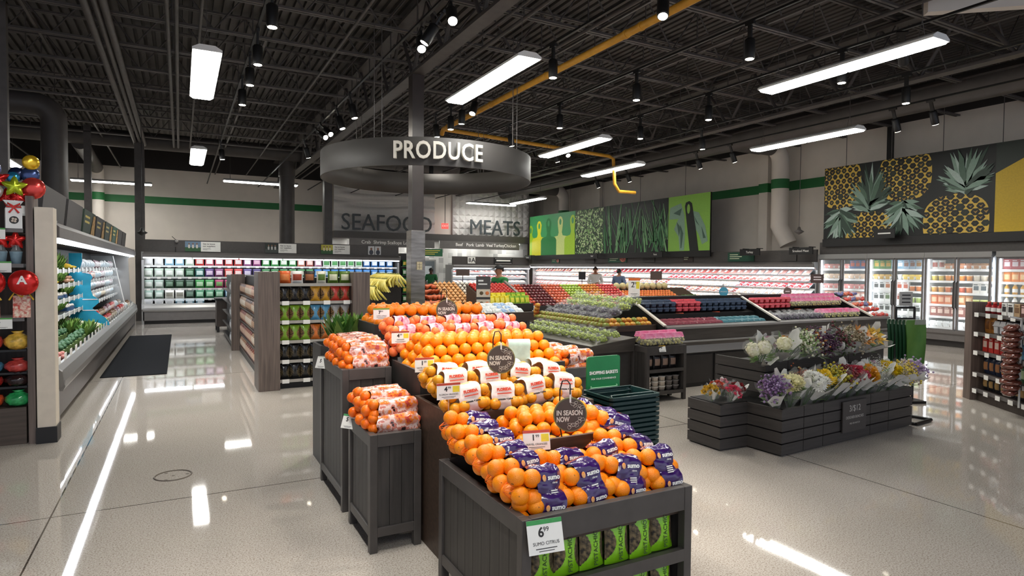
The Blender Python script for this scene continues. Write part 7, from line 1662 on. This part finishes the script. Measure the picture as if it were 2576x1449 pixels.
for k in range(6):
    m = gm1 if k == 0 else gm2
    me = pmesh(('reusable_bag', m.name), lambda: G().grid(lambda u, v: ((u - .5) * (.29 - .05 * v), -.012 * sin(6 * u + 4 * v) - .02 * v, -.55 * v), 10, 10, 0).grid(lambda u, v: ((u - .5) * (.29 - .05 * v), .012 - .012 * sin(6 * u + 4 * v) - .02 * v, -.55 * v), 10, 10, 0).box(-.14, -.004, -.06, .14, .016, .0, 1), [m, mat('bag_header', '#9a9f94', .5, var=.06)])
    o = put('reusable_bag', me, (8.14 - .012 * k, 4.46 + .036 * k, 1.05), -.35, '%s reusable bag, %s from front on the black rack' % ('bright green' if k == 0 else 'dark green', ORD[k]), 'bag', 'green reusable bags on the rack'); o.rotation_euler = (0, 0, -.35 - .03 * k)
# ---------------------------------------------------------------- people
SKIN = lambda c: mat('skin_' + c.strip('#'), c, .5, var=.04, scale=20)
def skinned(name, pts, edges, rad, m, parent, root=0, sub=2):
    me = bpy.data.meshes.new(name); me.from_pydata(pts, edges, []); me.materials.append(m)
    o = bpy.data.objects.new(name, me); COL.objects.link(o); o.parent = parent
    sk = o.modifiers.new('skin', 'SKIN'); sk.use_smooth_shade = True
    lay = me.skin_vertices[0] if me.skin_vertices else None
    if lay is None:
        o.data.skin_vertices.new(); lay = me.skin_vertices[0]
    for i, r in enumerate(rad):
        lay.data[i].radius = r if isinstance(r, tuple) else (r, r); lay.data[i].use_root = (i == root)
    sb = o.modifiers.new('sub', 'SUBSURF'); sb.levels = sub; sb.render_levels = sub
    return o
def person(label, loc, rz, H, skin, shirt, trousers, hair, arms, cap=None, apron=None, holding=None):
    """stands at loc facing -y before rotation; arms: for each side elbow and wrist positions, z relative to height 1.75"""
    t = thing('person', label, 'person', loc, rz); k = H / 1.75; t.scale = (k, k, k)
    P = [(0, .01, .95), (0, .0, 1.10), (0, .01, 1.30), (0, .02, 1.44), (0, .0, 1.52), (0, -.015, 1.60), (0, -.01, 1.68)]
    E_ = [(0, 1), (1, 2), (2, 3), (3, 4), (4, 5), (5, 6)]
    Rr = [(.15, .11), (.14, .105), (.16, .115), (.12, .09), (.052, .052), (.074, .092), (.062, .08)]
    hands = []
    for s, (el, wr) in zip((-1, 1), arms):
        b = len(P); hd = (Vector(wr) - Vector(el)).normalized()
        P += [(s * .175, .02, 1.42), el, wr, tuple(Vector(wr) + hd * .07)]; Rr += [.055, .042, .029, (.035, .02)]; E_ += [(3, b), (b, b + 1), (b + 1, b + 2), (b + 2, b + 3)]
        side = hd.cross(Vector((0, 0, 1))); side = side.normalized() if side.length > .1 else Vector((1, 0, 0))
        for q in range(4):
            f0 = Vector(wr) + hd * .085 + side * (q - 1.5) * .02; f1 = f0 + hd * (.04 - .006 * abs(q - 1.2)) + Vector((0, 0, -.012)); f2 = f1 + hd * .02 + Vector((0, 0, -.025))
            i = len(P); P += [tuple(f0), tuple(f1), tuple(f2)]; Rr += [.010, .009, .008]; E_ += [(b + 3, i), (i, i + 1), (i + 1, i + 2)]
        i = len(P); th = Vector(wr) + hd * .03 - side * s * .035; P += [tuple(th), tuple(th + hd * .035 - side * s * .012)]; Rr += [.012, .009]; E_ += [(b + 2, i), (i, i + 1)]
    for s in (-1, 1):
        b = len(P); P += [(s * .09, .01, .88), (s * .10, -.005, .50), (s * .10, .02, .09), (s * .105, -.10, .035)]; Rr += [.09, .06, .042, (.04, .03)]; E_ += [(0, b), (b, b + 1), (b + 1, b + 2), (b + 2, b + 3)]
    skinned('body', P, E_, Rr, SKIN(skin), t)
    g = G(); g.ball((0, -.098, 1.60), (.013, .02, .022), 8, 6, 0); 
    for s in (-1, 1): g.ball((s * .088, 0, 1.605), (.012, .022, .032), 8, 6, 0)
    g.build('face', SKIN(skin), t)
    g = G()
    for s in (-1, 1): g.ball((s * .032, -.088, 1.625), (.012, .008, .007), 8, 6, 0); g.box(s * .032 - .016, -.096, 1.642, s * .032 + .016, -.086, 1.648)
    g.box(-.022, -.094, 1.557, .022, -.085, 1.562); g.build('features', cmat('#2a1c18'), t)
    # shirt: torso and sleeves
    SP = [(0, .01, .90), (0, .0, 1.10), (0, .01, 1.30), (0, .02, 1.43), (0, .01, 1.50)]; SR = [(.178, .138), (.165, .13), (.185, .14), (.17, .128), .10]; SE = [(0, 1), (1, 2), (2, 3), (3, 4)]
    for s, (el, wr) in zip((-1, 1), arms):
        b = len(SP); mid = Vector(el) if apron or cap else Vector(el); endp = Vector(el) * .8 + Vector((s * .18, .02, 1.42)) * .2 if cap else Vector(wr) * .9 + Vector(el) * .1
        SP += [(s * .185, .02, 1.41)]; SR += [.088]; SE += [(3, b)]
        if cap: SP += [tuple(endp)]; SR += [.074]; SE += [(b, b + 1)]
        else: SP += [tuple(el), tuple(endp)]; SR += [.055, .042]; SE += [(b, b + 1), (b + 1, b + 2)]
    skinned('shirt', SP, SE, SR, cmat(shirt, .7), t)
    TP = [(0, .01, .93), (-.09, .01, .86), (-.10, -.005, .5), (-.10, .02, .10), (.09, .01, .86), (.10, -.005, .5), (.10, .02, .10)]; TR = [(.17, .125), .105, .078, .065, .105, .078, .065]
    skinned('trousers', TP, [(0, 1), (1, 2), (2, 3), (0, 4), (4, 5), (5, 6)], TR, cmat(trousers, .7), t)
    for s in (-1, 1): G().ball((s * .105, -.06, .04), (.05, .13, .045), 12, 8, 0).build('shoe', cmat('#1c1a1a', .5), t)
    g = G()
    def hr(u, v):
        th = (1 - v) * pi * (.30 + .30 * (.5 + .5 * sin(2 * pi * u)) ** .8); w = 2 * pi * u
        return (.094 * cos(w) * sin(th + .001), .008 + .108 * sin(w) * sin(th + .001), 1.632 + .118 * cos(th))
    g.grid(hr, 28, 9, 0); g.build('hair', cmat(hair, .6), t)
    if cap:
        g = G(); g.grid(lambda u, v: (.101 * cos(2 * pi * u) * sin(pi * (1 - v) * .5), .008 + .112 * sin(2 * pi * u) * sin(pi * (1 - v) * .5), 1.665 + .09 * cos(pi * (1 - v) * .5)), 24, 7, 0)
        g.hexa([(-.07, -.19, 1.655), (.07, -.19, 1.655), (.085, -.09, 1.665), (-.085, -.09, 1.665)], [(-.07, -.19, 1.663), (.07, -.19, 1.663), (.085, -.09, 1.675), (-.085, -.09, 1.675)]); g.build('cap', cmat(cap, .6), t)
    if apron:
        g = G(); g.grid(lambda u, v: (lerp(-.15, .15, u) * (1 if v < .55 else .75), -.135 - .03 * cos((u - .5) * 2.4) + .012, lerp(.55, 1.38, v)), 8, 8, 0); g.build('apron', cmat(apron, .7), t)
    return t
def arms_front(z=1.12, y=-.32, x=.16): return [((-.27, .0, 1.14), (-x, y, z)), ((.27, .0, 1.14), (x, y, z))]
person('person in green shirt, black apron and cap reaching over the produce', (6.14, 12.08, 0), -1.45, 1.74, '#b98468', '#1f7a3a', '#23252a', '#241a14', [((-.25, -.03, 1.16), (-.10, -.36, 1.13)), ((.25, -.03, 1.16), (.08, -.40, 1.18))], cap='#17181a', apron='#1a1b1e')
person('person in green shirt and black cap looking down behind the far counter', (9.15, 24.2, 0), -.6, 1.66, '#5a3c2c', '#1f6a3a', '#23252a', '#17120f', arms_front(), cap='#1c1a1a')
person('person in white shirt holding a dark object before the meat case', (13.95, 19.35, 0), -.55, 1.76, '#9a6448', '#d9d6cf', '#2a2a30', '#2a1c16', [((-.27, -.02, 1.13), (-.08, -.26, 1.10)), ((.27, -.02, 1.13), (.07, -.27, 1.14))])
person('person in grey-blue shirt with dark hair seen from behind at the meat case', (14.15, 18.15, 0), -1.57 + pi + .4, 1.68, '#a8745a', '#5f6f8c', '#2a2d38', '#1a1513', arms_front(1.05, -.25, .2))
